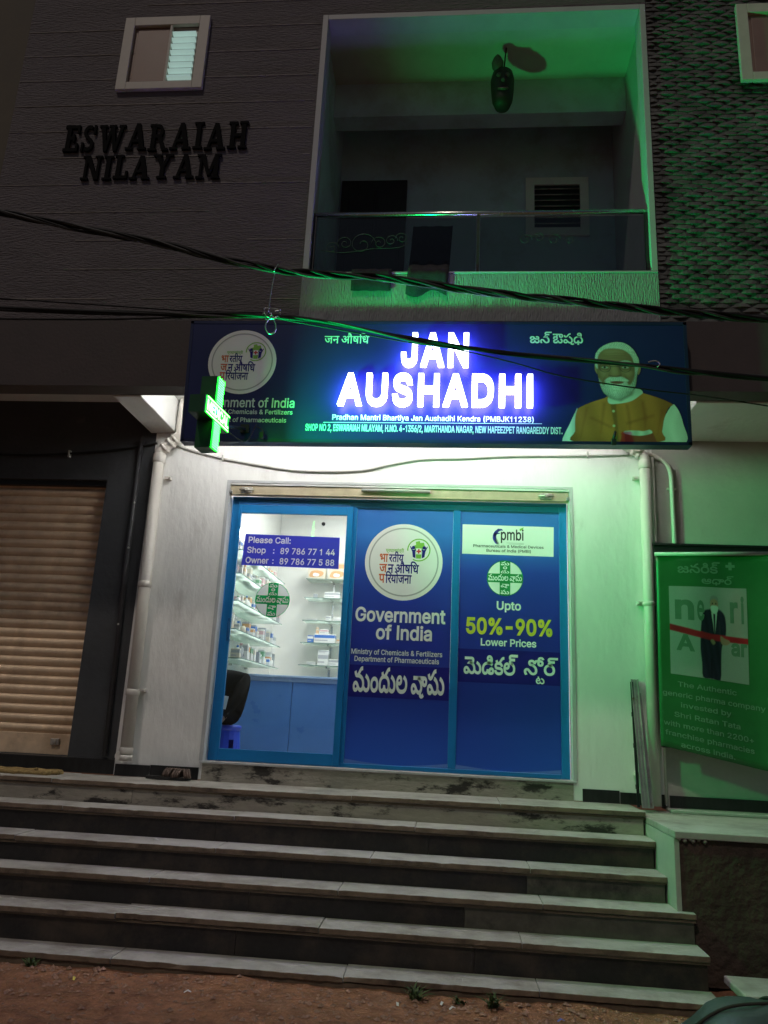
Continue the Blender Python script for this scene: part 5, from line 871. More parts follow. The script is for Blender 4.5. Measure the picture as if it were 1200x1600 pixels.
W('మెడికల్', .572, .985, .735, .895, bo=.022, mode='ink'); W('స్టోర్'.replace('్ట', '\u0c4b').replace('\u0c4b\u0c4b', '\u0c4b'), 1.03, 1.288, .745, .885, bo=.022, mode='ink')
W('ట', 1.12, 1.185, .682, .738, bo=.02, mode='ink')
W('pmbi', .848, 1.028, 1.795, 1.885, 'p_dark', .015)
W('Pharmaceuticals & Medical Devices', .63, 1.185, 1.733, 1.755, 'p_dark', .01); W('Bureau of India (PMBI)', .735, 1.085, 1.697, 1.720, 'p_dark', .01)
t.poly([(.893, 1.772), (1.03, 1.772), (1.03, 1.775), (.893, 1.775)], f1, M['p_grey']); t.poly([(.91, 1.763), (1.03, 1.763), (1.03, 1.766), (.91, 1.766)], f1, M['p_grey'])
sw = [(math.cos(math.radians(a)), math.sin(math.radians(a))) for a in range(80, 250, 10)]
t.poly([(.845+.062*u, 1.82+.068*v) for u, v in sw] + [(.858+.048*u, 1.818+.056*v) for u, v in sw[::-1]], f1, M['p_violet'])
t.poly([(.79, 1.845), (.815, 1.858), (.848, 1.85), (.815, 1.842), (.80, 1.815)], f1, M['p_violet']); t.poly(disc(.828, 1.878, .011, 12), f1, M['p_violet'])
t.poly([(.80, 1.79), (.815, 1.765), (.84, 1.755), (.832, 1.775), (.818, 1.81)], f1, M['beard_p'])
t.poly([(1.0, 1.872), (1.022, 1.888), (1.03, 1.905), (1.01, 1.897), (.995, 1.888)], f1, M['p_lime'])
t.build('printed_patch', None, p3)
cross_badge(.883, 1.488, .142, yP, p3, M['p_white'], M['p_green'])
for p, x0, x1 in ((p2, -.312, .463), (p3, .529, 1.303)):       # pale sliver paints the reflection on the film loosened along its lower edge
    n = 14; lo = [(x0+(x1-x0)*i/n, .0375) for i in range(n+1)]; hi = [(x0+(x1-x0)*i/n, .0385+.030*abs(2*i/n-1)**1.6) for i in range(n+1)]
    t = MB(); t.poly(lo+hi[::-1], f0, M['film_edge_sheen']); t.build('loose_edge_sheen', None, p)

# rolled up shutter: only its bottom bar shows under the lintel
RS = thing('rolled_shutter', 'rolled up shutter showing its beige rusty bottom bar above the blue shopfront', 'roller shutter', (0, .03, 2.1))
mb = MB(); mb.box(-1.374, 1.374, .012, .03, 2.104, 2.182, bev=.003); mb.box(-1.374, 1.374, .004, .0115, 2.104, 2.112); mb.build('bottom_bar', M['bar'], RS)
MB().box(-1.374, 1.374, .031, .05, 2.101, 2.1855).build('curtain', M['shutter'], RS)
mb = MB(); mb.tube([(-.282, -.012, 2.160), (.275, -.012, 2.158)], .0125, n=12); mb.box(-.27, -.25, -.01, .012, 2.152, 2.166); mb.box(.245, .265, -.01, .012, 2.152, 2.166); mb.build('pull_handle', M['cablewhite'], RS)
for x in (-1.235, 1.195):
    mb = MB(); mb.box(x-.045, x+.045, -.004, .0115, 2.118, 2.168, bev=.003); mb.tube([(x-.06, -.008, 2.143), (x+.06, -.008, 2.143)], .008); mb.lathe([(.012, 0), (.02, .004), (.016, .016)], (x, -.022, 2.143), axis='Y', n=12); mb.build('lock', M['galv'], RS)
mb = MB()
for s in (-1, 1): mb.box(s*1.366-.012, s*1.366+.012, -.012, .0115, 2.11, 2.135, bev=.002)
mb.build('stop_bracket', M['wire'], RS)

# neighbour's closed shutter on the left
LS = thing('closed_shutter', 'closed brown ribbed roller shutter of the dark shop on the left', 'roller shutter', (-3.3, .1, 0))
mb = MB(); pts = []; z = .14
while z < 2.24:
    for k, (dy, dz) in enumerate(((.0, 0), (-.002, .006), (-.013, .018), (-.017, .034), (-.014, .050), (-.004, .064), (.006, .068), (.006, .074))): pts.append((.10+dy, z+dz))
    z += .0745
a = [mb.bm.verts.new((-4.25, y, zz)) for y, zz in pts]; b = [mb.bm.verts.new((-2.442, y, zz)) for y, zz in pts]
for i in range(len(pts)-1): f = mb.bm.faces.new((a[i], b[i], b[i+1], a[i+1])); f.smooth = True
mb.build('slats', M['shutter'], LS, fixn=False)
MB().box(-4.25, -2.443, .088, .112, -.018, .139, bev=.004).build('bottom_bar', M['shutter'], LS)
mb = MB(); mb.box(-2.63, -2.56, .068, .0875, .055, .105, bev=.004); mb.lathe([(.012, 0), (.016, .006), (.01, .016)], (-2.595, .06, .08), axis='Y', n=12); mb.build('lock', M['galv'], LS)
mb = MB(); mb.box(-2.4415, -2.4402, .06, .15, -.018, 2.199); mb.build('guide_rail', M['blackmetal'], LS)
MB().box(-4.25, -2.442, .04, .16, 2.16, 2.1995).build('header', M['blackmetal'], LS)

# ================================================================== SIGN
SG = thing('shop_sign', 'long navy shop sign with glowing white letters and a printed portrait', 'sign', (.29, -1.0, 2.2))
S0 = -1.055
mb = MB(); mb.poly([(-1.428, 2.190), (2.005, 2.219), (2.012, 3.088), (-1.452, 3.092)], facing(S0), None, .006); mb.build('sign_face', M['navy'], SG)
mb = MB()
for (x0, z0), (x1, z1) in (((-1.428, 2.190), (2.005, 2.219)), ((2.005, 2.219), (2.012, 3.088)), ((2.012, 3.088), (-1.452, 3.092)), ((-1.452, 3.092), (-1.428, 2.190))):
    d = Vector((x1-x0, 0, z1-z0)); L = d.length; ang = math.atan2(d.z, d.x)
    mb.box(-.012, L+.012, S0-.003, S0+.09, -.013, .009, rot=Matrix.Rotation(-ang, 3, 'Y'), at=(x0, 0, z0))
mb.build('sign_frame', M['navy_edge'], SG)
MB().box(-1.40, 1.98, S0+.05, S0+.058, 2.235, 3.07).build('back_sheet', M['galv'], SG)
f1, f2 = facing(S0-.0015), facing(S0-.003)
t = MB(); W = lambda s, a, b, c, d, m='p_aqua', bo=.015, mode='cap': letter(MB(), s, a, b, c, d, f1, M[m], bo, mode).build('printed_line', None, SG)
W('जन औषिध', -.476, -.156, 2.930, 3.012, bo=.012, mode='ink'); W('జన్ ఔషధి', .966, 1.327, 2.926, 3.026, bo=.015, mode='ink')
W('Government of India', -1.372, -.654, 2.436, 2.508); W('Ministry of Chemicals & Fertilizers', -1.347, -.663, 2.386, 2.420); W('Department of Pharmaceuticals', -1.327, -.703, 2.326, 2.360)
W('Pradhan Mantri Bhartiya Jan Aushadhi Kendra (PMBJK11238)', -.382, .990, 2.352, 2.392, 'p_white')
W('SHOP NO 2, ESWARAIAH NILAYAM, H.NO. 4-1356/2, MARTHANDA NAGAR, NEW HAFEEZPET RANGAREDDY DIST.', -.565, 1.180, 2.270, 2.320, bo=.022)
t.poly([(-.442, 2.330), (1.045, 2.341), (1.045, 2.345), (-.442, 2.334)], f1, M['p_aqua'])
t.build('printed_rule', None, SG)
em = emblem(-1.057, 2.783, .247, S0-.002, SG)
def rounded(P, k=4):
    n = len(P); out = []
    for i in range(n):
        a, b, c, d = [Vector(P[(i+j-1) % n]) for j in range(4)]
        for j in range(k):
            q = j/k; out.append(tuple(.5*((2*b)+(c-a)*q+(2*a-5*b+4*c-d)*q*q+(3*b-a-3*c+d)*q**3)))
    return out
import numpy as np
class Print:
    """a printed photograph: ink laid down in soft-edged areas on a fine grid"""
    def __init__(s, x0, x1, z0, z1, nx, nz):
        s.nx, s.nz = nx, nz; s.X, s.Z = np.meshgrid(np.linspace(x0, x1, nx), np.linspace(z0, z1, nz)); s.rgb = np.zeros((nz, nx, 3)); s.a = np.zeros((nz, nx))
        r = np.random.RandomState(4); s.N = r.rand(nz, nx)
    def sdf(s, P):
        d = np.full(s.X.shape, 1e9); w = np.zeros(s.X.shape, int); n = len(P)
        for i in range(n):
            (ax, az), (bx, bz) = P[i], P[(i+1) % n]; ex, ez = bx-ax, bz-az; L = ex*ex+ez*ez+1e-12
            t = np.clip(((s.X-ax)*ex+(s.Z-az)*ez)/L, 0, 1); d = np.minimum(d, np.hypot(s.X-ax-t*ex, s.Z-az-t*ez))
            if az != bz:
                c = ((az <= s.Z) != (bz <= s.Z)) & (ax+(s.Z-az)/(bz-az)*ex > s.X); w += np.where(c, 1 if bz > az else -1, 0)
        return np.where(w != 0, -d, d)
    def lay(s, P, col, soft=.006, amt=1., tone=None, cover=False):
        m = np.clip(.5-s.sdf(P)/soft, 0, 1)*amt; c = np.array(col)[None, None, :]*np.ones(s.X.shape+(1,))
        if tone is not None: c = c*tone[..., None]
        s.rgb = s.rgb*(1-m[..., None])+c*m[..., None]
        if cover: s.a = np.maximum(s.a, m)
    def build(s, name, fn, m, parent):
        mb = MB(); V = {}; lay = mb.bm.verts.layers.float_color.new('ink')
        for j in range(s.nz):
            for i in range(s.nx):
                if s.a[max(0, j-1):j+2, max(0, i-1):i+2].max() > .5:
                    v = mb.bm.verts.new(fn(s.X[j, i], s.Z[j, i])); v[lay] = tuple(np.clip(s.rgb[j, i], 0, 1))+(1,); V[j, i] = v
        for j in range(s.nz-1):
            for i in range(s.nx-1):
                q = [(j, i), (j, i+1), (j+1, i+1), (j+1, i)]
                if all(k in V for k in q) and s.a[j:j+2, i:i+2].mean() > .5: mb.bm.faces.new([V[k] for k in q])
        return mb.build(name, m, parent, fixn=False, smooth=True)
pr = Print(1.16, 2.0, 2.212, 2.965, 300, 270); X, Z, N = pr.X, pr.Z, pr.N
R4 = lambda k: rounded(PORTRAIT[k], 4)
wav = lambda f, a, g: np.sin(X*f+a*np.sin(Z*g))
cloth = 1+.10*wav(60, 1.3, 14)*wav(23, 2., 9)+.08*(N-.5)
pr.lay(R4('sleeve_l'), (.62, .64, .63), .006, tone=cloth*(1-.35*np.clip((X-1.235)/.06, 0, 1)), cover=True)
pr.lay(R4('sleeve_r'), (.64, .66, .65), .006, tone=cloth*(1-.30*np.clip((1.86-X)/.08, 0, 1))*(1-.25*np.clip((X-1.94)/.05, 0, 1)), cover=True)
vt = (1+.14*(N-.5))*(1-.45*np.clip(np.abs(X-1.56)/.34, 0, 1)**2)*(1+.12*np.sin(X*38+Z*9))*(1-.25*np.clip((2.30-Z)/.1, 0, 1))
pr.lay(R4('vest'), (.56, .175, .045), .006, tone=vt, cover=True)
pr.lay([(1.50, 2.49), (1.535, 2.495), (1.55, 2.22), (1.535, 2.22)], (.20, .075, .025), .012, .7)
for P in ([(1.335, 2.46), (1.352, 2.465), (1.315, 2.32), (1.300, 2.25)], [(1.45, 2.50), (1.47, 2.50), (1.445, 2.36), (1.43, 2.28)], [(1.70, 2.52), (1.72, 2.515), (1.735, 2.40), (1.72, 2.32)], [(1.83, 2.46), (1.85, 2.455), (1.812, 2.34), (1.80, 2.28)], [(1.60, 2.49), (1.615, 2.488), (1.63, 2.36), (1.62, 2.30)], [(1.37, 2.40), (1.50, 2.33), (1.50, 2.32), (1.36, 2.385)], [(1.60, 2.36), (1.78, 2.42), (1.78, 2.405), (1.60, 2.345)]): pr.lay(P, (.30, .07, .02), .022, .6)
pr.lay(PORTRAIT['pocket'], (.26, .05, .03), .008, .85); pr.lay(R4('hanky'), (.66, .66, .64), .007, tone=.85+.3*np.sin(X*90)*.5)
for z in (2.44, 2.335): pr.lay(disc(1.518, z, .009, 14), (.62, .5, .35), .005)
pr.lay([(1.520, 2.30), (1.530, 2.302), (1.512, 2.235), (1.500, 2.236)], (.03, .03, .03), .005)
pr.lay(R4('collar'), (.60, .61, .60), .006, tone=.72+.35*np.clip((2.60-Z)/.1, 0, 1), cover=True)
nx_, nz_ = (X-1.552)/.145, (Z-2.745)/.215; rr2 = np.clip(nx_**2+nz_**2*.8, 0, 1.3)
skin = np.clip(1.18-.42*rr2-.16*nx_+.10*nz_, .35, 1.4)
pr.lay([(1.48, 2.60), (1.50, 2.535), (1.57, 2.515), (1.645, 2.56), (1.67, 2.63)], (.16, .08, .05), .02, .8, cover=True)
for P in ([(1.683, 2.785), (1.703, 2.79), (1.708, 2.745), (1.692, 2.705), (1.68, 2.73)], [(1.416, 2.785), (1.402, 2.78), (1.402, 2.74), (1.417, 2.71)]): pr.lay(rounded(P, 4), (.36, .19, .12), .006, cover=True)
pr.lay(R4('head'), (.27, .14, .08), .006, tone=skin, cover=True)
S = (.15, .07, .045)
for P, so, am in (([(1.428, 2.805), (1.470, 2.812), (1.512, 2.792), (1.503, 2.742), (1.455, 2.733), (1.430, 2.750)], .030, .55), ([(1.553, 2.792), (1.600, 2.812), (1.660, 2.803), (1.655, 2.745), (1.610, 2.733), (1.562, 2.742)], .030, .55),
    ([(1.505, 2.79), (1.520, 2.79), (1.512, 2.72), (1.492, 2.705)], .016, .35), ([(1.556, 2.79), (1.567, 2.775), (1.582, 2.71), (1.565, 2.70)], .018, .55), ([(1.490, 2.706), (1.535, 2.698), (1.580, 2.706), (1.568, 2.690), (1.535, 2.686), (1.502, 2.690)], .010, .7),
    ([(1.47, 2.705), (1.485, 2.712), (1.46, 2.66), (1.448, 2.65)], .014, .5), ([(1.592, 2.712), (1.606, 2.705), (1.628, 2.655), (1.615, 2.65)], .014, .55), ([(1.66, 2.80), (1.69, 2.82), (1.69, 2.66), (1.668, 2.68)], .03, .45), ([(1.415, 2.80), (1.432, 2.80), (1.440, 2.68), (1.425, 2.68)], .022, .4)): pr.lay(rounded(P, 3), S, so, am)
for P in ([(1.500, 2.775), (1.53, 2.785), (1.548, 2.73), (1.54, 2.708), (1.518, 2.712)], [(1.438, 2.728), (1.468, 2.735), (1.485, 2.712), (1.462, 2.692)], [(1.588, 2.728), (1.62, 2.735), (1.648, 2.72), (1.62, 2.695)], [(1.47, 2.885), (1.54, 2.895), (1.60, 2.875), (1.55, 2.855), (1.48, 2.86)]): pr.lay(rounded(P, 3), (.44, .26, .16), .030, .5)
for z, w in ((2.826, .080), (2.843, .090), (2.862, .070)): pr.lay([(1.545-w, z), (1.545, z+.007), (1.545+w, z), (1.545, z+.001)], S, .007, .45)
for x in (1.470, 1.606):
    pr.lay(rounded([(x-.024, 2.758), (x, 2.768), (x+.024, 2.757), (x, 2.751)], 3), (.42, .38, .34), .005, .9); pr.lay(disc(x-.002, 2.760, .0085, 12), (.03, .02, .02), .004); pr.lay([(x-.028, 2.766), (x, 2.775), (x+.028, 2.764), (x, 2.769)], (.06, .03, .02), .005, .9); pr.lay([(x-.02, 2.745), (x, 2.740), (x+.022, 2.746), (x, 2.736)], S, .008, .5)
fur = .86+.09*np.sin(X*270+7*np.sin(Z*31)+5*np.sin(X*61-Z*47))+.08*np.sin(X*410-Z*120+4*np.sin(Z*83))+.34*(N-.5)
for P in ([(1.432, 2.794), (1.466, 2.811), (1.506, 2.795), (1.468, 2.799)], [(1.556, 2.795), (1.605, 2.813), (1.652, 2.798), (1.605, 2.801)]): pr.lay(rounded(P, 3), (.5, .5, .49), .008, .85, tone=fur)
pr.lay(R4('hair'), (.62, .62, .60), .010, tone=fur*(1.05-.35*np.clip((2.80-Z)/.12, 0, 1))*(1-.25*np.clip((X-1.62)/.08, 0, 1)), cover=True)
pr.lay(R4('beard'), (.60, .60, .58), .014, tone=fur*np.clip(1.1-1.1*np.abs(X-1.54)/.2-.8*np.clip((2.60-Z)/.12, 0, 1)+.15, .45, 1.2), cover=True)
pr.lay([(1.472, 2.560), (1.56, 2.524), (1.66, 2.580), (1.645, 2.560), (1.56, 2.512), (1.49, 2.540)], (.2, .2, .2), .02, .5)
pr.lay(rounded([(1.500, 2.654), (1.545, 2.660), (1.594, 2.654), (1.575, 2.640), (1.545, 2.636), (1.515, 2.641)], 3), (.26, .08, .065), .007); pr.lay([(1.502, 2.650), (1.545, 2.653), (1.592, 2.650), (1.545, 2.648)], (.05, .02, .02), .004)
pr.lay(rounded([(1.466, 2.660), (1.500, 2.688), (1.540, 2.682), (1.578, 2.690), (1.626, 2.662), (1.60, 2.656), (1.545, 2.666), (1.50, 2.656)], 3), (.58, .58, .56), .010, tone=fur)
for x in (1.470, 1.606): 
    d = np.abs(np.hypot(X-x, (Z-2.757)*1.15)-.037); m_ = np.clip(1.2-d/.0026, 0, .85); pr.rgb = pr.rgb*(1-m_[..., None])+.03*m_[..., None]
pr.lay([(1.505, 2.763), (1.571, 2.763), (1.571, 2.767), (1.505, 2.767)], (.03, .03, .03), .003)
pr.build('printed_portrait', lambda u, v: (u, S0-.0018, v), M['print_photo'], SG)
# the two lines of stand-off letters, each letter a lit body of its own
def lit(s, x0, x1, z0, z1, kx=1.):
    L, (a, b, c, d) = layout(s, .024, .065); c, d = -.024, .533; sx = (x1-x0)/(b-a); sz = (z1-z0)/(d-c)
    for T, dx, dy, k in L:
        mb = MB(); mb.tris(T, lambda u, v, q, dx=dx: (x0+(u+dx-a)*sx, S0-.088+q, z0+(v-c)*sz), M['letter_face'], .012, M['letter_face'])
        lo = mb.build('lit_letter', None, SG, fixn=False)
        mb = MB(); mb.tris(T, lambda u, v, q, dx=dx: (x0+(u+dx-a)*sx, S0-.0755+q, z0+(v-c)*sz), M['letter_side'], .028); mb.build('letter_body', None, lo, fixn=False)
PX = lambda v: .47+(v-.47)*.984
PZ = lambda v: .404+(v-.404)*.984
lit('JAN', PX(.075), PX(.545), PZ(2.764), PZ(3.014)); lit('AUSHADHI', PX(-.355), PX(.985), PZ(2.468), PZ(2.703))
# tube light under the soffit, hidden from the street by the sign
TL = thing('tube_light', 'long white tube light under the soffit behind the sign', 'tube light', (.2, -.72, 2.86))
mb = MB(); mb.tube([(-1.72, -.715, 2.83), (1.60, -.715, 2.83)], .014, n=8); mb.build('tube', M['tube'], TL)
mb = MB(); mb.box(-1.76, 1.64, -.745, -.685, 2.862, 2.905, bev=.004); mb.box(-1.77, -1.725, -.735, -.695, 2.80, 2.861); mb.box(1.605, 1.65, -.735, -.695, 2.80, 2.861); mb.build('batten', M['trim'], TL)
mb = MB()
for x in (-1.2, .3, 1.7): mb.box(x-.02, x+.02, -.997, -.951, 2.75, 2.79); mb.box(x-.02, x+.02, -1.0, -.951, 2.95, 2.99)
mb.build('mount', M['galv'], SG)

# ================================================================== LED CROSS
ca = math.radians(6); DX = Vector((math.sin(ca), math.cos(ca), 0)); NX = Vector((math.cos(ca), -math.sin(ca), 0))
LC = thing('led_cross', 'green lit pharmacy cross sign sticking out from the left end of the sign', 'cross sign', (-.997, -1.65, 2.143))
cc = Vector((-.997, -1.65, 2.143))
cf = lambda u, v, t: cc + DX*u + Vector((0, 0, v)) - NX*t
A = .056; H = .232; K = .185
outl = [(-A, -H), (A, -H), (A, -A), (K, -A), (K, A), (A, A), (A, H), (-A, H), (-A, A), (-K, A), (-K, -A), (-A, -A)]
mb = MB(); mb.poly(outl, cf, None, .10); mb.build('case', M['ledcase'], LC)
mb = MB(); mb.poly([(u*.96, v*.975) for u, v in outl], lambda u, v, t: cf(u, v, t-.004), None, .003); mb.build('led_panel', M['ledback'], LC)
mb = MB()
for s in (-1, 1):
    for k in range(11):
        v = s*(A+.012+k*.0156); mb.poly([(-A*.8, v-.0052), (A*.8, v-.0052), (A*.8, v+.0052), (-A*.8, v+.0052)], lambda u, v, t: cf(u, v, t-.0085))
mb.build('led_row', M['led'], LC, fixn=True)
mb = MB()
for s in (-1, 1): mb.poly([(-K*.93, s*A*.86-.005), (K*.93, s*A*.86-.005), (K*.93, s*A*.86+.005), (-K*.93, s*A*.86+.005)], lambda u, v, t: cf(u, v, t-.0085))
letter(mb, 'MEDICAL', -K*.9, K*.9, -A*.62, A*.62, lambda u, v, t: cf(u, v, t-.0085), None, .03, 'cap')
mb.build('led_word', M['ledtext'], LC, fixn=False)
al = bpy.data.lights.new('led_beam', 'AREA'); al.shape = 'RECTANGLE'; al.size = .11; al.size_y = .40; al.color = (.0, 1., .22); al.energy = 66.; al.spread = math.radians(140)
ao = bpy.data.objects.new('led_beam', al); C.objects.link(ao); ao.parent = LC        # the forward beam of the lensed green LEDs
ao.rotation_euler = (NX+Vector((0, 0, .22))).to_track_quat('-Z', 'Y').to_euler(); ao.location = NX*.012 + Vector((0, 0, -.01))
mb = MB(); e = cc+DX*K-NX*.05; mb.box(-.018, .018, -.008, .012, -.05, .05, at=e+DX*.008); mb.tube([e, Vector((e.x+.04, -1.06, 2.275))], .011); mb.box(e.x+.01, e.x+.07, -1.070, -1.0565, 2.245, 2.305)
mb.tube(smoothpath([e, e+Vector((.06, .12, -.03)), e+Vector((.10, .26, -.01)), Vector((-.90, -1.09, 2.30))]), .004, n=6)
mb.build('wall_arm', M['blackmetal'], LC)
mb = MB(); mb.lathe([(.006, 0), (.013, .006), (.010, .022)], cc+Vector((0, 0, H))-NX*.03, n=10); mb.lathe([(.006, 0), (.011, .006), (.008, .018)], cc+Vector((0, 0, H))-NX*.07, n=10); mb.build('hanging_bolt', M['wire'], LC)
o = MB(); o.tube(smoothpath([(-.90, -1.075, 2.285), (-.86, -1.09, 2.262), (-.845, -1.10, 2.235)]), .004, n=6); o.box(-.866, -.838, -1.115, -1.085, 2.192, 2.235, bev=.003); o = o.build('cable_plug', M['blackmetal'])
tag(o, 'small black plug hanging on a short lead below the green cross sign', 'plug')
o = MB(); o.box(1.495, 1.525, -1.085, -1.0705, 2.19, 2.235, bev=.003); o.tube([(1.510, -1.078, 2.235), (1.523, -1.074, 2.285)], .008); o = o.build('sign_clamp', M['blackmetal'])
tag(o, 'small dark clamp at the lower edge of the sign under the portrait', 'clamp')

# ================================================================== PIPES AND WALL CABLES
def collar(mb, x, y, z, r, h=.05): mb.lathe([(r*1.0, -h/2), (r*1.14, -h/2+.006), (r*1.14, h/2-.006), (r, h/2)], (x, y, z), n=20)
PL = thing('drain_pipe', 'thick cream drainpipe at the left edge of the white wall', 'drainpipe', (-1.975, -.06, -.03))
mb = MB(); mb.tube([(-1.955, -.062, -.02), (-1.985, -.062, 2.40)], .046, n=20)
mb.tube(smoothpath([(-1.985, -.062, 2.40), (-1.978, -.062, 2.44), (-1.93, -.064, 2.49), (-1.84, -.066, 2.575), (-1.825, -.066, 2.62), (-1.82, -.066, 2.9)], 5), .045, n=20)
mb.build('pipe', M['pvc'], PL)
mb = MB()
for x, z in ((-1.957, .05), (-1.962, .48), (-1.972, 1.32)): collar(mb, x, -.062, z, .046)
collar(mb, -1.984, -.062, 2.38, .046, .08)
for t in (.15, .55, .85):
    p = Vector((-1.965, -.063, 2.455)).lerp(Vector((-1.85, -.066, 2.565)), t); d = Vector((.115, 0, .11)).normalized()*.012; mb.tube([p-d, p+d], .0525, n=20)
mb.build('coupling', M['pvc'], PL)
mb = MB(); mb.tube([(-2.0, -.07, .012), (-1.985, -.105, .012)], .034, n=18); mb.tube([(-1.955, -.062, .02), (-1.955, -.062, -.02)], .052, n=18); mb.build('shoe', M['pvc'], PL)
mb = MB()
for z in (.5, 2.22): mb.box(-1.93, -1.88, -.04, -.001, z-.012, z+.012); mb.lathe([(.006, 0), (.011, .002), (.009, .01)], (-1.885, -.05, z), axis='Y', n=10)
mb.build('clip', M['pvc'], PL)
PR = thing('drain_pipe', 'slimmer cream drainpipe with an end cap at the right edge of the white wall', 'drainpipe', (1.945, -.055, -.1))
mb = MB(); mb.tube([(1.937, -.055, -.13), (1.958, -.055, 2.43)], .041, n=20)
mb.tube(smoothpath([(1.958, -.055, 2.43), (1.955, -.055, 2.46), (1.92, -.056, 2.50), (1.86, -.058, 2.54), (1.79, -.06, 2.60), (1.76, -.06, 2.9)], 5), .040, n=20); mb.build('pipe', M['pvc'], PR)
mb = MB(); collar(mb, 1.957, -.055, 2.40, .041, .07); collar(mb, 1.948, -.055, 1.30, .041, .035)
for t in (.1, .5, .95):
    p = Vector((1.93, -.056, 2.49)).lerp(Vector((1.84, -.058, 2.555)), t); d = Vector((-.09, 0, .065)).normalized()*.011; mb.tube([p-d, p+d], .0475, n=20)
mb.build('coupling', M['pvc'], PR)
mb = MB(); mb.lathe([(.044, 0), (.047, -.02), (.047, -.045), (.040, -.05)], (1.895, -.07, 2.535), axis='Y', n=22); mb.build('end_cap', M['pvc'], PR)
mb = MB()
for z in (2.30, 1.31): mb.box(1.87, 1.92, -.035, -.001, z-.012, z+.012); mb.lathe([(.006, 0), (.011, .002), (.009, .012)], (1.88, -.046, z), axis='Y', n=10)
mb.build('clip', M['pvc'], PR)
CO = thing('conduit', 'thin cream conduit bending down the green lit wall behind the board', 'conduit', (2.16, -.02, 1.7))
mb = MB(); mb.tube(smoothpath([(1.99, -.022, 2.505), (2.058, -.022, 2.482), (2.129, -.022, 2.43), (2.163, -.022, 2.345), (2.167, -.022, 2.188), (2.166, -.022, 1.55)]), .0165, n=14); mb.build('pipe', M['pvc'], CO)
mb = MB()
for x, z in ((2.166, 2.22), (2.07, 2.476)): mb.box(x-.035, x+.035, -.024, -.001, z-.008, z+.008, bev=.002)
mb.build('clip', M['pvc'], CO)
o = MB(); o.tube([(2.02, -.02, -.12), (2.03, -.02, 2.5)], .010, n=8); o = o.build('thin_conduit', M['pvc']); tag(o, 'very thin pipe close to the right drainpipe on the green side', 'pipe')
o = MB(); o.tube([(-2.14, -.018, .0), (-2.17, -.018, 1.6), (-2.175, -.018, 2.55)], .020, M['pvc_dark'], n=12)
for z in (1.0, 1.62, 2.0): o.lathe([(.006, 0), (.009, .003), (.007, .010)], (-2.16, -.042, z), M['cablewhite'], axis='Y', n=8)
o = o.build('wall_pipe', None); tag(o, 'thin black painted pipe with white spots on the charcoal wall', 'pipe')
WC = thing('wall_cable', 'loose white cable sagging along the white wall under the sign', 'cable', (-.2, -.01, 2.31))
mb = MB(); mb.tube(smoothpath([(-1.90, -.012, 2.53), (-1.733, -.012, 2.472), (-1.45, -.012, 2.405), (-1.175, -.012, 2.358), (-.794, -.012, 2.312), (-.317, -.012, 2.322), (-.057, -.012, 2.38), (.203, -.012, 2.429), (.55, -.012, 2.445), (.926, -.012, 2.47), (1.526, -.012, 2.486), (1.85, -.012, 2.50)]), .009, n=8); mb.build('cable_sheath', M['cablewhite'], WC)
mb = MB()
for x, z in ((-1.46, 2.405), (1.526, 2.487)): mb.box(x-.006, x+.006, -.026, -.001, z-.02, z+.03, bev=.002)
mb.build('clip', M['cablewhite'], WC)
o = MB(); o.tube(smoothpath([(-4.2, -.02, 2.45), (-3.4, -.02, 2.405), (-2.955, -.02, 2.412), (-2.507, -.02, 2.449), (-2.205, -.02, 2.495), (-2.04, -.02, 2.53)]), .010, M['cable'], n=8); o.box(-2.80, -2.786, -.034, -.001, 2.39, 2.45, M['cablewhite']); o = o.build('wall_cable', None)
tag(o, 'black cable running across the charcoal wall above the brown shutter', 'cable')
for x, lab in ((-1.875, 'white ceiling hook beside the lit bracket near the sign'), (-3.02, 'ceiling hook above the closed brown shutter')):
    o = MB(); z = 2.80 if x > -2 else 2.76
    o.tube(smoothpath([(x+.0, -.55, 2.905), (x, -.55, z+.03), (x+.003, -.55, z), (x+.02, -.55, z-.02), (x+.035, -.55, z), (x+.035, -.55, z+.02)]), .0045, n=6); o = o.build('hook', M['wire']); tag(o, lab, 'hook', 'hooks under the soffit')
o = MB(); o.lathe([(.019, 0), (.023, -.004), (.023, -.055), (.019, -.06), (.015, -.055), (.015, -.01)], (1.822, 0, .07), axis='Y', n=16); o = o.build('drain_stub', M['pvc']); tag(o, 'short pipe stub poking from the wall beside the metal strips', 'pipe')

# ================================================================== OVERHEAD CABLES
def strand(mb, path, r, off, turns, ph, m, jit=0.):
    P = smoothpath(path, 8); n = len(P); q = []
    for i, p in enumerate(P):
        a = ph+turns*2*math.pi*i/n + jit*math.sin(i*.33+ph*3)
        q.append(p+Vector((0, math.cos(a)*off, math.sin(a)*off*(1+.4*math.sin(i*.21+ph)))))
    mb.tube(q, r, m, n=7)
c1 = [(-3.4, -1.9, 3.69), (-2.67, -1.9, 3.463), (-2.487, -1.9, 3.418), (-1.954, -1.9, 3.299), (-1.437, -1.9, 3.188), (-1.057, -1.9, 3.077), (-.648, -1.9, 2.986), (-.37, -1.9, 2.958), (.019, -1.9, 2.935), (.403, -1.9, 2.869), (.778, -1.9, 2.81), (1.145, -1.9, 2.768), (1.506, -1.9, 2.726), (1.86, -1.9, 2.694), (2.345, -1.9, 2.646), (3.3, -1.9, 2.56)]
mb = MB()
for k in range(6): strand(mb, c1, .0085, .016, 7, k*1.05, M['cable'] if k % 3 else M['cablegrey'], .5)
strand(mb, c1, .009, .002, 0, 0, M['cable'])
tag(mb.build('cable_bundle', None), 'thick twisted bundle of black cables crossing in front of the balcony', 'cable')
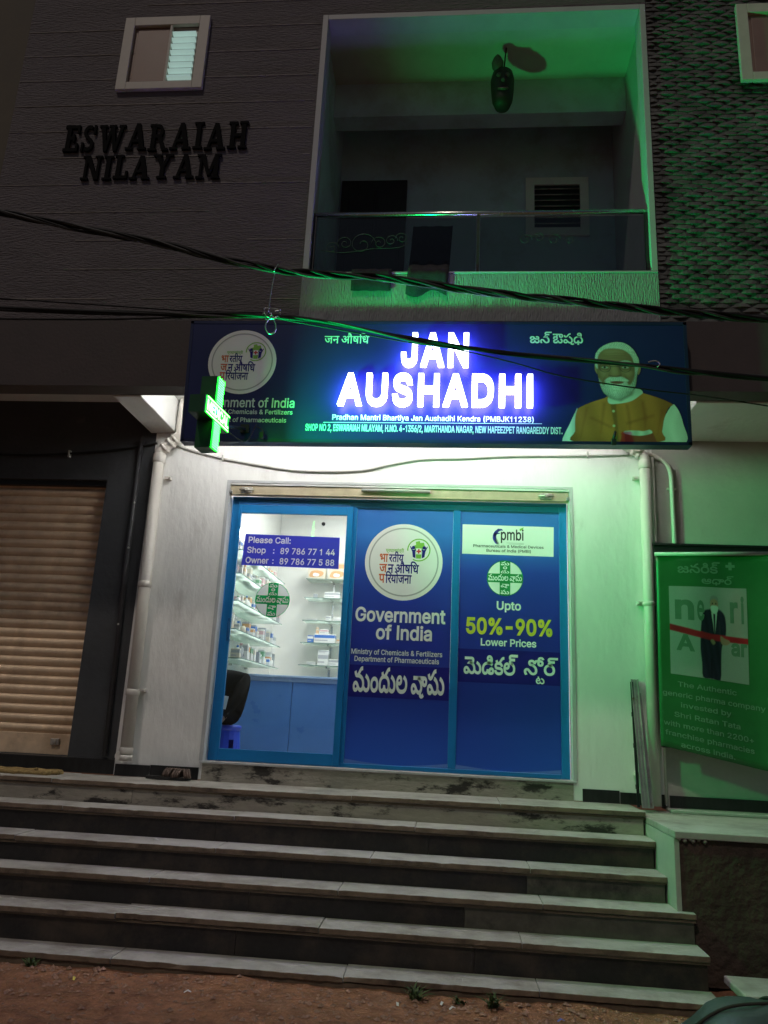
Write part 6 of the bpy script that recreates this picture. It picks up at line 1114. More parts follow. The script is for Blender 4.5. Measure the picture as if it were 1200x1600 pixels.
c2 = [(-3.3, -1.8, 2.82), (-2.603, -1.8, 2.787), (-1.585, -1.8, 2.747), (-1.011, -1.8, 2.734), (-.689, -1.8, 2.735), (-.369, -1.8, 2.692), (.181, -1.8, 2.579), (.6, -1.8, 2.518), (1.156, -1.8, 2.452), (1.589, -1.8, 2.406), (1.873, -1.8, 2.377), (2.359, -1.8, 2.334), (3.3, -1.8, 2.24)]
mb = MB(); strand(mb, c2, .0115, .005, 3, 0, M['cable']); strand(mb, c2, .0095, .010, 4, 2.2, M['cable']); strand(mb, c2, .0075, .012, 4, 4.1, M['cablegrey'])
tag(mb.build('cable_bundle', None), 'black cable bundle passing low across the front of the lit sign', 'cable')
for path, r, lab in (([(-3.3, -1.8, 2.91), (-2.618, -1.8, 2.865), (-1.801, -1.8, 2.809), (-1.176, -1.8, 2.765), (-.69, -1.8, 2.752)], .0045, 'thin black cable sloping to the wire knot, upper of the left pair'),
                     ([(-3.3, -1.8, 2.71), (-2.589, -1.8, 2.71), (-1.786, -1.8, 2.707), (-1.173, -1.8, 2.722), (-.69, -1.8, 2.724)], .0065, 'thin black cable below the low bundle on the left'),
                     ([(-.69, -1.79, 2.73), (.181, -1.79, 2.562), (.411, -1.8, 2.525), (.787, -1.8, 2.433), (1.081, -1.8, 2.346), (1.512, -1.8, 2.274), (1.864, -1.8, 2.231), (2.344, -1.8, 2.155), (3.2, -1.8, 2.04)], .004, 'thin single cable sloping down across the glowing letters to the right')):
    o = MB(); o.tube(smoothpath(path), r, n=6); o = o.build('thin_cable', M['cable']); tag(o, lab, 'cable')
TW = thing('tie_wire', 'bright tie wire hanging from the upper bundle to a knotted loop', 'wire', (-.68, -1.85, 2.7))
mb = MB(); mb.tube(smoothpath([(-.652, -1.885, 3.01), (-.656, -1.875, 2.985), (-.673, -1.85, 2.89), (-.689, -1.82, 2.772), (-.70, -1.80, 2.745)]), .0032, n=6)
mb.tube(smoothpath([(-.63, -1.91, 3.02), (-.645, -1.93, 2.965), (-.66, -1.88, 2.975)]), .0032, n=6); mb.build('hanger', M['wire'], TW)
rk = random.Random(5); mb = MB()
for k in range(3):
    q = [(-.675+rk.uniform(-.05, .06), -1.81+rk.uniform(-.02, .02), 2.735+rk.uniform(-.035, .045)) for _ in range(6)]; mb.tube(smoothpath(q, 5), .0035, n=6)
mb.tube(smoothpath([(-.67, -1.815, 2.73), (-.70, -1.815, 2.66), (-.675, -1.815, 2.605), (-.640, -1.815, 2.615), (-.635, -1.815, 2.66), (-.66, -1.815, 2.72)], 6), .004, n=6)
mb.build('knot', M['wire'], TW)
o = MB(); o.tube(smoothpath([(1.56, -1.818, 2.43), (1.60, -1.82, 2.437), (1.625, -1.818, 2.42), (1.61, -1.818, 2.40)]), .0035, n=6); o = o.build('cable_tie', M['cablewhite']); tag(o, 'white plastic tie around the low bundle right of the portrait face', 'cable tie')
# ================================================================== BANNER BY THE RIGHT WALL
BD = thing('display_board', 'black board fixed to the green lit wall behind the green banner', 'board', (2.4, -.1, -.16))
MB().box(1.99, 3.2, -.09, -.055, .27, 1.745, bev=.004).build('panel', M['board'], BD)
mb = MB()
for x in (2.13, 3.05): mb.box(x-.018, x+.018, -.0545, .003, .60, .66)
mb.box(3.032, 3.068, -.092, -.060, -.163, .2695)
mb.box(1.985, 3.2, -.10, -.045, 1.7455, 1.765, bev=.003); mb.build('stand_frame', M['blackmetal'], BD)
BN = thing('roll_banner', 'faded green banner with a printed man in a dark suit, hanging from a pale rod', 'banner', (2.4, -.2, .2))
q00, q10, q01, q11 = Vector((1.965, -.165, .285)), Vector((2.78, -.215, .125)), Vector((1.985, -.165, 1.648)), Vector((2.84, -.215, 1.668))
def bf(u, v, t):
    p = q00.lerp(q10, u).lerp(q01.lerp(q11, u), v)
    rip = .010*math.sin(u*9+1.0+v*1.2) - .055*max(0, u-.80)**1.5*6*(1-.3*v) + .014*math.sin(v*5)*(1-v)
    return p + Vector((0, rip+t, 0))
mb = MB(); nu, nv = 28, 30
G = [[mb.bm.verts.new(bf(i/nu, j/nv, 0)) for i in range(nu+1)] for j in range(nv+1)]
for j in range(nv):
    for i in range(nu): f = mb.bm.faces.new((G[j][i], G[j][i+1], G[j+1][i+1], G[j+1][i])); f.smooth = True
cl = mb.build('cloth', M['banner'], BN)
sol = cl.modifiers.new('thickness', 'SOLIDIFY'); sol.thickness = .0012
mb = MB(); mb.tube([q01+Vector((-.01, -.01, .012)), q11+Vector((.02, -.01, .012))], .0145, n=12); mb.build('rod', M['rod'], BN)
def grid_patch(mb, u0, u1, v0, v1, t, m, n=10):
    k = mb.mi(m); Q = [[mb.bm.verts.new(bf(u0+(u1-u0)*i/n, v0+(v1-v0)*j/n, t)) for i in range(n+1)] for j in range(n+1)]
    for j in range(n):
        for i in range(n): f = mb.bm.faces.new((Q[j][i], Q[j][i+1], Q[j+1][i+1], Q[j+1][i])); f.material_index = k; f.smooth = True
T = lambda dt: (lambda u, v, t: bf(u, v, t-.004-dt))
# the printed photograph on the banner: pale ground with large letters, a man in a dark suit, a red ribbon
ph = Print(.10, .74, .375, .835, 150, 150); X, Z, N = ph.X, ph.Z, ph.N; PA = lambda P, *q, **k: ph.lay(rounded(P, 3), *q, **k)
ph.lay([(.05, .3), (.8, .3), (.8, .9), (.05, .9)], (.23, .27, .245), .002, tone=(1.06-.25*(X-.1))*(1+.08*(N-.5)), cover=True)
PA([(.60, .60), (.70, .60), (.72, .78), (.64, .80)], (.30, .2, .2), .08, .35)
BK = (.010, .013, .026); cl_ = 1+.5*np.sin(X*120+Z*30)*.5+.25*(N-.5)
PA([(.375, .705), (.352, .62), (.345, .52), (.355, .45), (.36, .380), (.42, .376), (.445, .376), (.505, .376), (.515, .47), (.525, .54), (.560, .60), (.562, .67), (.545, .705), (.50, .725), (.43, .722)], BK, .008, tone=cl_)
PA([(.430, .47), (.440, .47), (.436, .38), (.430, .38)], (.002, .002, .004), .006, .9); PA([(.50, .66), (.512, .66), (.52, .56), (.505, .54)], (.03, .035, .05), .008, .7)
PA([(.445, .722), (.49, .722), (.478, .64), (.466, .60), (.455, .65)], (.5, .52, .5), .005); PA([(.459, .712), (.475, .712), (.472, .62), (.464, .60)], BK, .004)
PA([(.437, .755), (.44, .715), (.465, .700), (.495, .715), (.502, .755), (.485, .780), (.45, .780)], (.27, .16, .11), .006, tone=1.25-3*np.abs(X-.462))
PA([(.440, .737), (.468, .742), (.500, .737), (.496, .712), (.468, .700), (.444, .712)], (.42, .5, .47), .005, tone=1.1-2*np.abs(X-.465))
PA([(.430, .752), (.442, .785), (.47, .793), (.500, .783), (.506, .750), (.498, .765), (.47, .776), (.442, .768)], (.20, .2, .2), .006)
for x in (.455, .484): ph.lay(disc(x, .752, .005, 8), (.02, .015, .012), .004)
RB = (.36, .014, .02); rt = 1-.45*np.clip(np.sin((X-.1)*26)*.5+.5, 0, 1)*.6
ph.lay([(.06, .640), (.30, .612), (.44, .598), (.80, .590), (.80, .562), (.44, .566), (.30, .578), (.06, .606)], RB, .006, tone=rt)
PA([(.515, .592), (.545, .582), (.585, .574), (.592, .560), (.555, .548), (.52, .556)], (.27, .16, .11), .007); PA([(.43, .565), (.45, .572), (.47, .556), (.45, .545)], (.25, .15, .1), .007)
ph.build('printed_picture', lambda u, v: bf(u, v, -.003), M['print_photo'], BN)
mb = MB(); letter(mb, 'n', .145, .30, .66, .765, T(0), M['banner_letter'], .03); letter(mb, 'r', .60, .665, .66, .765, T(0), M['banner_letter'], .03); letter(mb, 'i', .69, .715, .66, .795, T(0), M['banner_letter'], .03); letter(mb, 'e', .325, .385, .66, .765, T(0), M['banner_letter'], .02)
letter(mb, 'A', .15, .30, .50, .585, T(0), M['banner_letter'], .03); letter(mb, 'ar', .60, .73, .50, .565, T(0), M['banner_letter'], .03); mb.build('picture_letters', None, BN)
mb = MB(); L = lambda s, a, b, c, d, mode='cap', bo=.012: letter(MB(), s, a, b, c, d, T(0), M['banner_text'], bo, mode).build('printed_line', None, BN)
L('జనరిక్', .175, .53, .905, .965, 'ink', .018); L('ఆధార్', .37, .64, .845, .895, 'ink', .018)
for a, b in ((.020, .007), (.007, .020)): mb.poly([(.615-a*1.9, .945-b), (.615+a*1.9, .945-b), (.615+a*1.9, .945+b), (.615-a*1.9, .945+b)], T(.0004*(a > .01)), M['banner_text'])
for s, a, b, v in (('The Authentic', .155, .635, .315), ('generic pharma company', .03, .86, .262), ('invested by', .175, .585, .212), ('Shri Ratan Tata', .12, .655, .160), ('with more than 2200+', .03, .76, .110), ('franchise pharmacies', .04, .76, .062), ('across India.', .165, .60, .016)): L(s, a, b, v, v+.025)
mb.build('printed_plus', None, BN)

# metal strips leaning on the wall
for i, (xb, yb, xt, zt, w, lab) in enumerate(((1.835, -.20, 1.828, .74, .024, 'wide bright aluminium strip leaning on the wall beside the right drainpipe'), (1.872, -.19, 1.852, .64, .014, 'narrow grey metal strip leaning against the wide aluminium strip'), (1.792, -.17, 1.806, .72, .006, 'thin black edged strip leaning left of the wide aluminium strip'))):
    a, b = Vector((xb, yb, -.136)), Vector((xt, -.016, zt)); d = (b-a); ln = d.length; d.normalize(); x = Vector((1, 0, 0)); x = (x-d*x.dot(d)).normalized(); y = d.cross(x)
    Rm = Matrix((x, y, d)).transposed()
    o = MB(); o.box(-w, w, -.005, .005, 0, ln, rot=Rm, at=a)
    for s in (-1, 1): o.box(s*w-.004, s*w+.004, -.014, -.005, 0, ln, rot=Rm, at=a)
    if i == 0: o.box(-.004, .004, -.010, -.0052, 0, ln, rot=Rm, at=a)
    if i == 2:
        for z in (.12, .4, .62): o.box(-.012, .004, -.016, .004, z, z+.03, rot=Rm, at=a)
    tag(o.build('metal_strip', M['blackmetal'] if i == 2 else M['galv'], bevel=.001), lab, 'metal strip', 'metal strips leaning on the wall')

# ================================================================== SMALL THINGS ON THE STEPS
def slipper(at, ang, lab):
    R_ = Matrix.Rotation(ang, 3, 'Z'); t = thing('slipper', lab, 'slipper', at, 'pair of slippers on the landing')
    P = [(-.125, -.03), (-.13, .0), (-.12, .03), (-.05, .032), (.03, .046), (.09, .042), (.125, .012), (.12, -.02), (.08, -.044), (.0, -.04), (-.06, -.032)]
    mb = MB(); mb.poly(rounded(P, 3), lambda u, v, q: Vector(at)+R_ @ Vector((u, v, .022-q)), None, .020); mb.build('sole', M['sole'], t)
    mb = MB()
    for s, x0 in ((1, .035), (-1, .085)):
        pts = []
        for k in range(9):
            a = math.pi*k/8; pts.append((x0 - s*.05*(k/8-.5), math.cos(a)*.046, .020+math.sin(a)*.052))
        for w in (-.018, 0, .018): mb.tube([Vector(at)+R_ @ Vector((p[0]+w, p[1], p[2])) for p in pts], .011, n=6)
    mb.build('strap', M['leather'], t)
slipper((-1.545, -.115, SZ[0]+.003), .10, 'dark brown strap slipper on the landing, nearer the door')
slipper((-1.63, -.085, SZ[0]+.003), .22, 'dark brown strap slipper on the landing, nearer the drainpipe')
mb = MB(); rr = random.Random(8)
for k in range(7):
    y = -.30+.034*k; pts = [(x, y+.004*math.sin(x*19+k), SZ[0]+.013+.003*math.sin(x*40+k*2)) for x in [-3.3+.04*i for i in range(int((.99-.02*abs(k-3))/.04))]]
    mb.tube(pts, .0165, n=7)
tag(mb.build('door_mat', M['mat_yellow']), 'yellowish woven rope mat on the landing before the closed shutter', 'mat')
mb = MB(); mb.lathe([(.006, 0), (.017, .003), (.011, .012), (.004, .019)], (-2.53, -.27, SZ[0]+.030), n=7); tag(mb.build('dry_leaf', M['mat_yellow']), 'small crumpled dry leaf lying on the yellow rope mat', 'leaf')
def clump(x, y, n, h, lab, sp=.05):
    mb = MB(); r = random.Random(int(x*1000)); z0 = gz(x, y)
    for k in range(n):
        a = r.uniform(0, 6.28); L = h*r.uniform(.5, 1.); lean = r.uniform(.35, 1.2); d = Vector((math.cos(a), math.sin(a), 0)); b = Vector((x+r.uniform(-sp, sp)*.5, y+r.uniform(-sp, sp)*.4, z0-.004)); w = r.uniform(.003, .007); sd_ = Vector((-d.y, d.x, 0))
        pts = [b + d*(L*lean*(t**1.6)) + Vector((0, 0, L*(t-.45*lean*t*t))) for t in (0, .3, .6, .85, 1)]
        A_ = [mb.bm.verts.new(p+sd_*w*s) for p, s in zip(pts, (1, 1.1, .9, .5, .05))]; B_ = [mb.bm.verts.new(p-sd_*w*s) for p, s in zip(pts, (1, 1.1, .9, .5, .05))]
        for i in range(4): mb.bm.faces.new((A_[i], B_[i], B_[i+1], A_[i+1]))
    tag(mb.build('weed', M['weed'], fixn=False), lab, 'weed', 'weeds along the foot of the steps')
clump(.33, -1.60, 34, .10, 'bushy weed at the foot of the steps below the middle panel'); clump(.56, -1.62, 16, .06, 'low sparse weed right of the bushy weed')
clump(.72, -1.66, 36, .095, 'bushy weed in the soil, rightmost along the steps'); clump(-1.70, -1.585, 30, .07, 'dark low weed at the foot of the steps on the left')
for x, y, sy, lab, mt in ((-1.40, -1.72, .012, 'tiny pale yellow paper scrap on the soil at left', 'p_yellow'), (-.78, -1.80, .011, 'tiny white scrap on the soil left of middle', 'paper'), (.52, -1.72, .010, 'white scrap on the soil between the two bushy weeds', 'paper'), (.47, -1.66, .012, 'curled white paper scrap beside the low sparse weed', 'paper'), (1.03, -1.80, .011, 'small blue plastic scrap on the soil at right', 'tarp_blue'), (.25, -1.70, .013, 'pale scrap on the soil left of the bushy weeds', 'paper'), (.72, -1.90, .008, 'tiny white scrap near the lower picture edge', 'paper')):
    z0 = gz(x, y)+.004; a = random.uniform(0, 3); mb = MB(); c, s = math.cos(a), math.sin(a); L = .018
    P = [(-L, -sy*.5, .0), (0, -sy*.6, .010), (L, -sy*.4, .004), (L*.9, sy*.5, .006), (0, sy*.5, .014), (-L, sy*.4, .003)]
    V_ = [(x+u*c-v*s, y+u*s+v*c, z0+w) for u, v, w in P]; mb.face([V_[0], V_[1], V_[4], V_[5]]); mb.face([V_[1], V_[2], V_[3], V_[4]])
    tag(mb.build('paper_scrap', M[mt], fixn=False), lab, 'litter', 'litter on the ground')
for x, i, lab in ((-1.38, 2, 'white paper scrap lying on the third step'), (1.05, 1, 'tiny white scrap on the second step at right')):
    mb = MB(); z0 = SZ[i]+.003; y = SY[i]+.12; mb.face([(x-.02, y-.01, z0), (x, y-.014, z0+.010), (x+.004, y+.012, z0+.008), (x-.02, y+.012, z0)]); mb.face([(x, y-.014, z0+.010), (x+.022, y-.008, z0+.002), (x+.020, y+.010, z0), (x+.004, y+.012, z0+.008)])
    tag(mb.build('paper_scrap', M['paper'], fixn=False), lab, 'litter', 'litter on the steps')

# tarpaulin covered bundle in the near right corner
TB = thing('covered_bundle', 'low bundle under a grey green tarpaulin with a blue edge near the lower right corner', 'tarpaulin', (1.8, -2.55, GZ))
mb = MB(); nu, nv = 40, 26
def tf(i, j):
    u, v = i/nu, j/nv; x = 1.0+u*1.6; y = -2.95+v*.62
    h = .38*min(1, (u/.30)**.75)*(.55+.45*min(1, (u/.36)))*math.sin(math.pi*min(.93, max(.02, v*.9+.08)))**.5
    h += .030*abs(math.sin(u*11+v*6))*h*2+.012*math.sin(u*31-v*14)*h+.016*N3.noise(Vector((x*9, y*9, 1)))
    return Vector((x, y, GZ+.012+max(0, h)))
G = [[mb.bm.verts.new(tf(i, j)) for i in range(nu+1)] for j in range(nv+1)]; kb, kg = None, None
kg = mb.mi(M['tarp']); kb = mb.mi(M['tarp_blue'])
for j in range(nv):
    for i in range(nu):
        f = mb.bm.faces.new((G[j][i], G[j][i+1], G[j+1][i+1], G[j+1][i])); f.smooth = True; f.material_index = kb if i+j*.30 < 11.5 else kg
mb.build('cover', None, TB)
mb = MB(); mb.tube(smoothpath([tf(11, 0)+Vector((0, 0, .008)), tf(10, 5)+Vector((0, 0, .008)), tf(8, 12)+Vector((0, 0, .008)), tf(6, 18)+Vector((0, 0, .008)), tf(4, 26)+Vector((0, 0, .008))]), .006, n=6); mb.build('hem', M['cablegrey'], TB)
mb = MB()
for i in (17, 27): mb.tube(smoothpath([tf(i, j)+Vector((0, 0, .005)) for j in (0, 5, 10, 15, 20, 26)]), .007, n=6)
mb.tube(smoothpath([tf(i, 11)+Vector((0, 0, .006)) for i in range(4, 41, 4)]), .006, n=6); mb.build('tie_rope', M['rope'], TB)

# ================================================================== BALCONY THINGS
MK = thing('hanging_mask', 'painted mask figure hanging by a cord from the balcony ceiling', 'mask', (.79, -.57, 5.95))
c = Vector((.79, -.57, 5.53))
mb = MB(); prof = [(.02, -.19), (.06, -.185), (.085, -.12), (.095, -.02), (.10, .08), (.085, .15), (.05, .185), (.02, .19)]; mb.lathe(prof, c, n=20); mb.build('head', M['mask'], MK)
mb = MB(); mb.lathe([(.02, -.06), (.045, -.03), (.05, .02), (.03, .07), (.008, .10)], c+Vector((-.045, -.055, .20)), n=14); mb.build('crest', M['mask_pale'], MK)
mb = MB()
for s in (-1, 1): mb.lathe([(.022, 0), (.018, -.012), (.006, -.016)], c+Vector((s*.035, -.088, .06)), axis='Y', n=12)
mb.tube([c+Vector((-.04, -.085, -.07)), c+Vector((0, -.10, -.085)), c+Vector((.04, -.085, -.07))], .010, n=8); mb.lathe([(.014, 0), (.018, -.02), (.008, -.035)], c+Vector((0, -.085, 0)), axis='Y', n=10); mb.build('face_paint', M['mask_pale'], MK)
mb = MB(); mb.tube([c+Vector((.01, 0, .185)), c+Vector((.03, 0, .425))], .007, n=6); mb.build('cord', M['rope'], MK)
for x0, x1, zb, lab in ((-.325, -.03, 3.40, 'dark cloth rug hung over the parapet edge, left of the two'), (.085, .385, 3.375, 'dark cloth rug hung over the parapet edge, right of the two')):
    mb = MB(); nu = 10; prof = [(-.87, 3.60), (-.93, 3.59), (-.965, 3.572), (-.972, 3.52), (-.966, 3.46), (-.968, zb)]
    if x0 > 0: prof = [(-.87, 4.0), (-.875, 3.8), (-.89, 3.66)]+prof[1:]
    rowz = []
    for k, (y, z) in enumerate(prof): rowz.append([mb.bm.verts.new((x0+(x1-x0)*i/nu + (.05*(z-3.5) if x0 > 0 else 0), y+.004*math.sin(i*1.7+k), z-(.03*math.sin(i*.7) if k == len(prof)-1 and x0 > 0 else 0))) for i in range(nu+1)])
    for k in range(len(prof)-1):
        for i in range(nu): f = mb.bm.faces.new((rowz[k][i], rowz[k][i+1], rowz[k+1][i+1], rowz[k+1][i])); f.smooth = True
    o = mb.build('hung_rug', M['rug']); sm = o.modifiers.new('thickness', 'SOLIDIFY'); sm.thickness = .008; sm.offset = 1
    tag(o, lab, 'rug', 'rugs hung on the balcony')

# ================================================================== SHOP SHELVES AND GOODS
ORD = ['lowest', 'second lowest', 'middle', 'second highest', 'highest']
palette = {'white': (.72, .72, .70), 'blue': (.05, .16, .5), 'red': (.5, .06, .06), 'pink': (.6, .38, .4), 'green': (.2, .42, .24), 'orange': (.62, .34, .16), 'beige': (.62, .56, .46), 'grey': (.38, .4, .42)}
for k, v in palette.items(): M['c_'+k] = mat(k+'_carton', v, .5, var=.05)
def carton(name, w, d, h, body, band, lab, cat, at, group, rot=0.):
    mb = MB(); bd_, bn_ = M['c_'+body], M['c_'+band]
    mb.box(-w/2, w/2, -d/2, d/2, 0, h, bd_, bev=min(.002, h*.1))
    mb.box(-w/2+.003, w/2-.003, -d/2-.001, -d/2+.002, h*.55, h*.88, bn_); mb.box(-w/2+.006, w/2*.3, -d/2-.001, -d/2+.002, h*.22, h*.34, M['c_grey'])
    mb.box(w/2-.002, w/2+.001, -d/2+.003, d/2-.003, h*.55, h*.88, bn_); mb.box(-w/2+.004, w/2-.004, -d/2+.004, -d/2+.010, h-.001, h+.0012, bd_)
    o = mb.build(name); o.location = at; o.rotation_euler.z = rot; return tag(o, lab, cat, group)
def bottle(w, h, body, band, lab, at, group):
    t = thing('medicine_bottle', lab, 'bottle', at, group); r = w/2; at = Vector(at)
    MB().lathe([(r*.9, 0), (r, .004), (r, h*.66), (r*.45, h*.78), (r*.42, h*.84)], at, M['c_'+body], n=12).build('body', None, t)
    MB().lathe([(r*.5, h*.84), (r*.5, h*.985), (r*.42, h)], at, M['c_'+band], n=12).build('cap', None, t)
ra = random.Random(21)
LZ = [.815, 1.035, 1.27, 1.50, 1.70]; SX0, SX1 = -1.619, -1.30
for i, z in enumerate(LZ):
    y0, y1 = (.55 if i < 1 else .28), 2.03
    t = thing('glass_shelf', '%s glass shelf on the left wall of the shop' % ORD[i], 'shelf', (SX0, y0, z), 'glass shelves on the left shop wall')
    MB().box(SX0, SX1-.003, y0, y1, z-.006, z).build('pane', M['shelfglass'], t)
    mb = MB(); mb.box(SX1-.003, SX1, y0, y1, z-.008, z); mb.box(SX0, SX1, y0-.002, y0-.0002, z-.008, z); mb.build('edge', M['shelfedge'], t)
    mb = MB()
    for y in (y0+.15, (y0+y1)/2, y1-.15): mb.box(SX0+.001, SX0+.03, y-.012, y+.012, z-.03, z-.0085)
    mb.build('bracket', M['steel'], t)
    y = y0+.05; cnt = {}
    while y < y1-.06:
        if ra.random() < (.04 if i in (0, 1, 3) else .12): y += ra.uniform(.04, .12); continue
        body = ra.choice(['white', 'white', 'white', 'white', 'white', 'white', 'beige', 'grey']); band = ra.choice(['blue', 'pink', 'green', 'grey', 'grey', 'grey', 'beige', 'white', 'orange', 'grey'])
        w = ra.uniform(.028, .062); h = ra.uniform(.06, .15); d = ra.uniform(.05, .09)
        x = ra.uniform(SX1-.13, SX1-.06)
        where = 'on the %s left wall shelf' % ORD[i]
        if ra.random() < .28: bottle(min(w, .05), h, body, band, '%s medicine bottle, %s cap, %s' % (body, band, where), (x, y+w/2, z+.0005), 'medicine bottles on the shop shelves'); y += w+.008
        else: carton('medicine_box', d, w, h, body, band, '%s medicine carton, %s band, %s' % (body, band, where), 'carton', (x, y+w/2, z+.0005), 'medicine cartons on the shop shelves', ra.uniform(-.06, .06)); y += w+.006
BZ = [.905, 1.155, 1.405, 1.665, 1.885]
for i, z in enumerate(BZ):
    x0, x1 = -1.235+.006*i, 0.6; ya, yb = 2.72, 2.999
    t = thing('glass_shelf', '%s glass shelf on the back wall of the shop' % ORD[i], 'shelf', (x0, yb, z), 'glass shelves on the back shop wall')
    MB().box(x0, x1, ya+.003, yb, z-.006, z).build('pane', M['shelfglass'], t)
    MB().box(x0, x1, ya, ya+.003, z-.008, z).build('edge', M['shelfedge'], t)
    mb = MB()
    for x in (-.92, 0.): mb.box(x-.010, x+.010, ya+.06, yb-.001, z-.03, z-.0085); mb.box(x-.012, x+.012, 2.99, 2.999, z-.2, z-.031)
    mb.build('bracket', M['steel'], t)
def back(i, x, w, h, d, body, band, extra): carton('medicine_box', w, d, h, body, band, '%s carton, %s band, %s' % (body, band, extra), 'carton', (x, 2.78, BZ[i]+.0005), 'cartons on the back shelves')
for x, b_, g_ in ((-1.10, 'beige', 'green'), (-.86, 'beige', 'orange'), (-.66, 'green', 'beige')):
    mb = MB(); at = Vector((x, 2.80, BZ[4]+.0005)); w = .20 if x < -.7 else .12
    P = [(-w/2, 0), (w/2, 0), (w/2*1.03, .09), (w/2*.9, .20), (-w/2*.9, .20), (-w/2*1.03, .09)]
    ring = [[(u*s, dy, v) for u, v in P] for s, dy in ((1, -.045), (.9, -.058), (.9, .05))]
    mb.poly([(u, v) for u, v in P], lambda u, v, q: (at.x+u, at.y-.045+q, at.z+v), M['c_'+b_], .09)
    mb.poly(rounded([(-w*.42, .03), (-w*.1, .02), (w*.3, .035), (w*.4, .08), (w*.1, .10), (-w*.3, .09)], 3), lambda u, v, q: (at.x+u, at.y-.047+q, at.z+v), M['c_orange' if b_ == 'beige' else 'c_beige'])
    mb.poly([(-w*.44, .13), (w*.44, .13), (w*.42, .18), (-w*.42, .18)], lambda u, v, q: (at.x+u, at.y-.047+q, at.z+v), M['c_'+g_])
    mb.poly(rounded([(-w*.2, .035), (w*.1, .03), (w*.15, .06), (-w*.15, .07)], 3), lambda u, v, q: (at.x+u, at.y-.0485+q, at.z+v), M['c_white'])
    tag(mb.build('food_pouch', None), {-1.10: 'beige food pouch with a green top, leftmost on the highest back shelf', -.86: 'beige food pouch with an orange top on the highest back shelf', -.66: 'green food pouch at the right end of the highest back shelf'}[x], 'pouch', 'food pouches on the top back shelf')
back(3, -1.10, .045, .045, .05, 'grey', 'grey', 'standing alone at the left of the second highest back shelf')
back(3, -.90, .18, .07, .08, 'white', 'grey', 'on the second highest back shelf'); back(2, -.93, .06, .055, .06, 'white', 'grey', 'on the middle back shelf under the bracket'); back(2, -.78, .17, .04, .09, 'white', 'white', 'lying flat on the middle back shelf'); back(2, -1.12, .12, .018, .08, 'white', 'grey', 'thin and flat at the left of the middle back shelf')
back(1, -1.12, .07, .08, .05, 'blue', 'white', 'leaning at the left of the second lowest back shelf'); back(1, -.955, .24, .10, .09, 'white', 'blue', 'long, on the second lowest back shelf'); back(1, -.78, .08, .05, .06, 'beige', 'orange', 'small, on the second lowest back shelf'); back(1, -.60, .14, .03, .08, 'white', 'grey', 'flat, at the right of the second lowest back shelf')
carton('medicine_box', .10, .07, .05, 'white', 'pink', 'white carton with a pink band stacked on the long blue banded carton', 'carton', (-.97, 2.78, BZ[1]+.1018), 'cartons on the back shelves'); carton('medicine_box', .03, .03, .07, 'orange', 'beige', 'tiny orange carton stacked on the long blue banded carton', 'carton', (-1.05, 2.78, BZ[1]+.1018), 'cartons on the back shelves')
for x, w, h, l in ((-1.09, .10, .03, 'low, left on the lowest back shelf'), (-.96, .12, .13, 'tall, on the lowest back shelf'), (-.83, .13, .07, 'square, right of the tall one, lowest back shelf'), (-.67, .16, .10, 'wide, at the right of the lowest back shelf')): back(0, x, w, h, .09, 'white', 'grey', l)
carton('medicine_box', .12, .07, .035, 'white', 'grey', 'flat white carton lying on top of the tall carton, lowest back shelf', 'carton', (-.955, 2.78, BZ[0]+.1318), 'cartons on the back shelves')
BL = thing('light_bulb', 'glowing white bulb on the left shop wall high above the shelves', 'light bulb', (-1.60, .9, 1.985))
MB().lathe([(.02, 0), (.036, .03), (.04, .06), (.03, .09), (.01, .102)], (-1.575, .9, 1.985), axis='X', n=16).build('globe', M['bulb'], BL); MB().lathe([(.028, 0), (.028, .02), (.018, .046)], (-1.619, .9, 1.985), axis='X', n=14).build('holder', M['trim'], BL)

# person on a low stool, mostly behind the left door stile
ST = thing('stool', 'low blue plastic stool beside the counter', 'stool', (-1.38, .50, 0))
mb = MB(); mb.lathe([(.125, .262), (.14, .258), (.145, .245), (.14, .225), (.13, .22)], (-1.38, .50, 0), n=24); mb.build('seat', M['stool'], ST)
mb = MB(); A8 = 20; k = 0
for j in range(A8):
    a0, a1 = 2*math.pi*j/A8, 2*math.pi*(j+1)/A8
    for z0, z1, r0, r1 in ((0.002, .06, .150, .146), (.06, .15, .146, .140), (.15, .222, .140, .132)):
        if z0 == .06 and j % 5 == 2: continue
        mb.face([(-1.38+r0*math.cos(a0), .50+r0*math.sin(a0), z0), (-1.38+r0*math.cos(a1), .50+r0*math.sin(a1), z0), (-1.38+r1*math.cos(a1), .50+r1*math.sin(a1), z1), (-1.38+r1*math.cos(a0), .50+r1*math.sin(a0), z1)])
mb.build('skirt', M['stool'], ST, smooth=True)
PN = thing('person', 'person in a black top bent forward on a low blue stool behind the glass door', 'person', (-1.38, .50, 0))
J = {'pelvis': (-1.43, .56, .345, .105), 'waist': (-1.385, .50, .44, .15), 'chest': (-1.355, .43, .575, .155), 'neckb': (-1.415, .35, .67, .065), 'neck': (-1.43, .31, .71, .045), 'head': (-1.45, .27, .775, .072), 'crown': (-1.46, .25, .845, .062),
     'shR': (-1.225, .43, .63, .07), 'elR': (-1.245, .34, .475, .048), 'wrR': (-1.335, .29, .335, .032), 'haR': (-1.365, .28, .295, .026),
     'shL': (-1.535, .42, .635, .060), 'elL': (-1.555, .33, .46, .040), 'wrL': (-1.50, .26, .345, .026), 'haL': (-1.475, .25, .31, .024),
     'hipR': (-1.35, .52, .335, .085), 'knR': (-1.40, .30, .38, .06), 'anR': (-1.50, .36, .07, .036), 'toR': (-1.50, .24, .035, .032),
     'hipL': (-1.51, .52, .335, .085), 'knL': (-1.54, .27, .37, .055), 'anL': (-1.57, .34, .07, .034), 'toL': (-1.57, .22, .035, .030)}
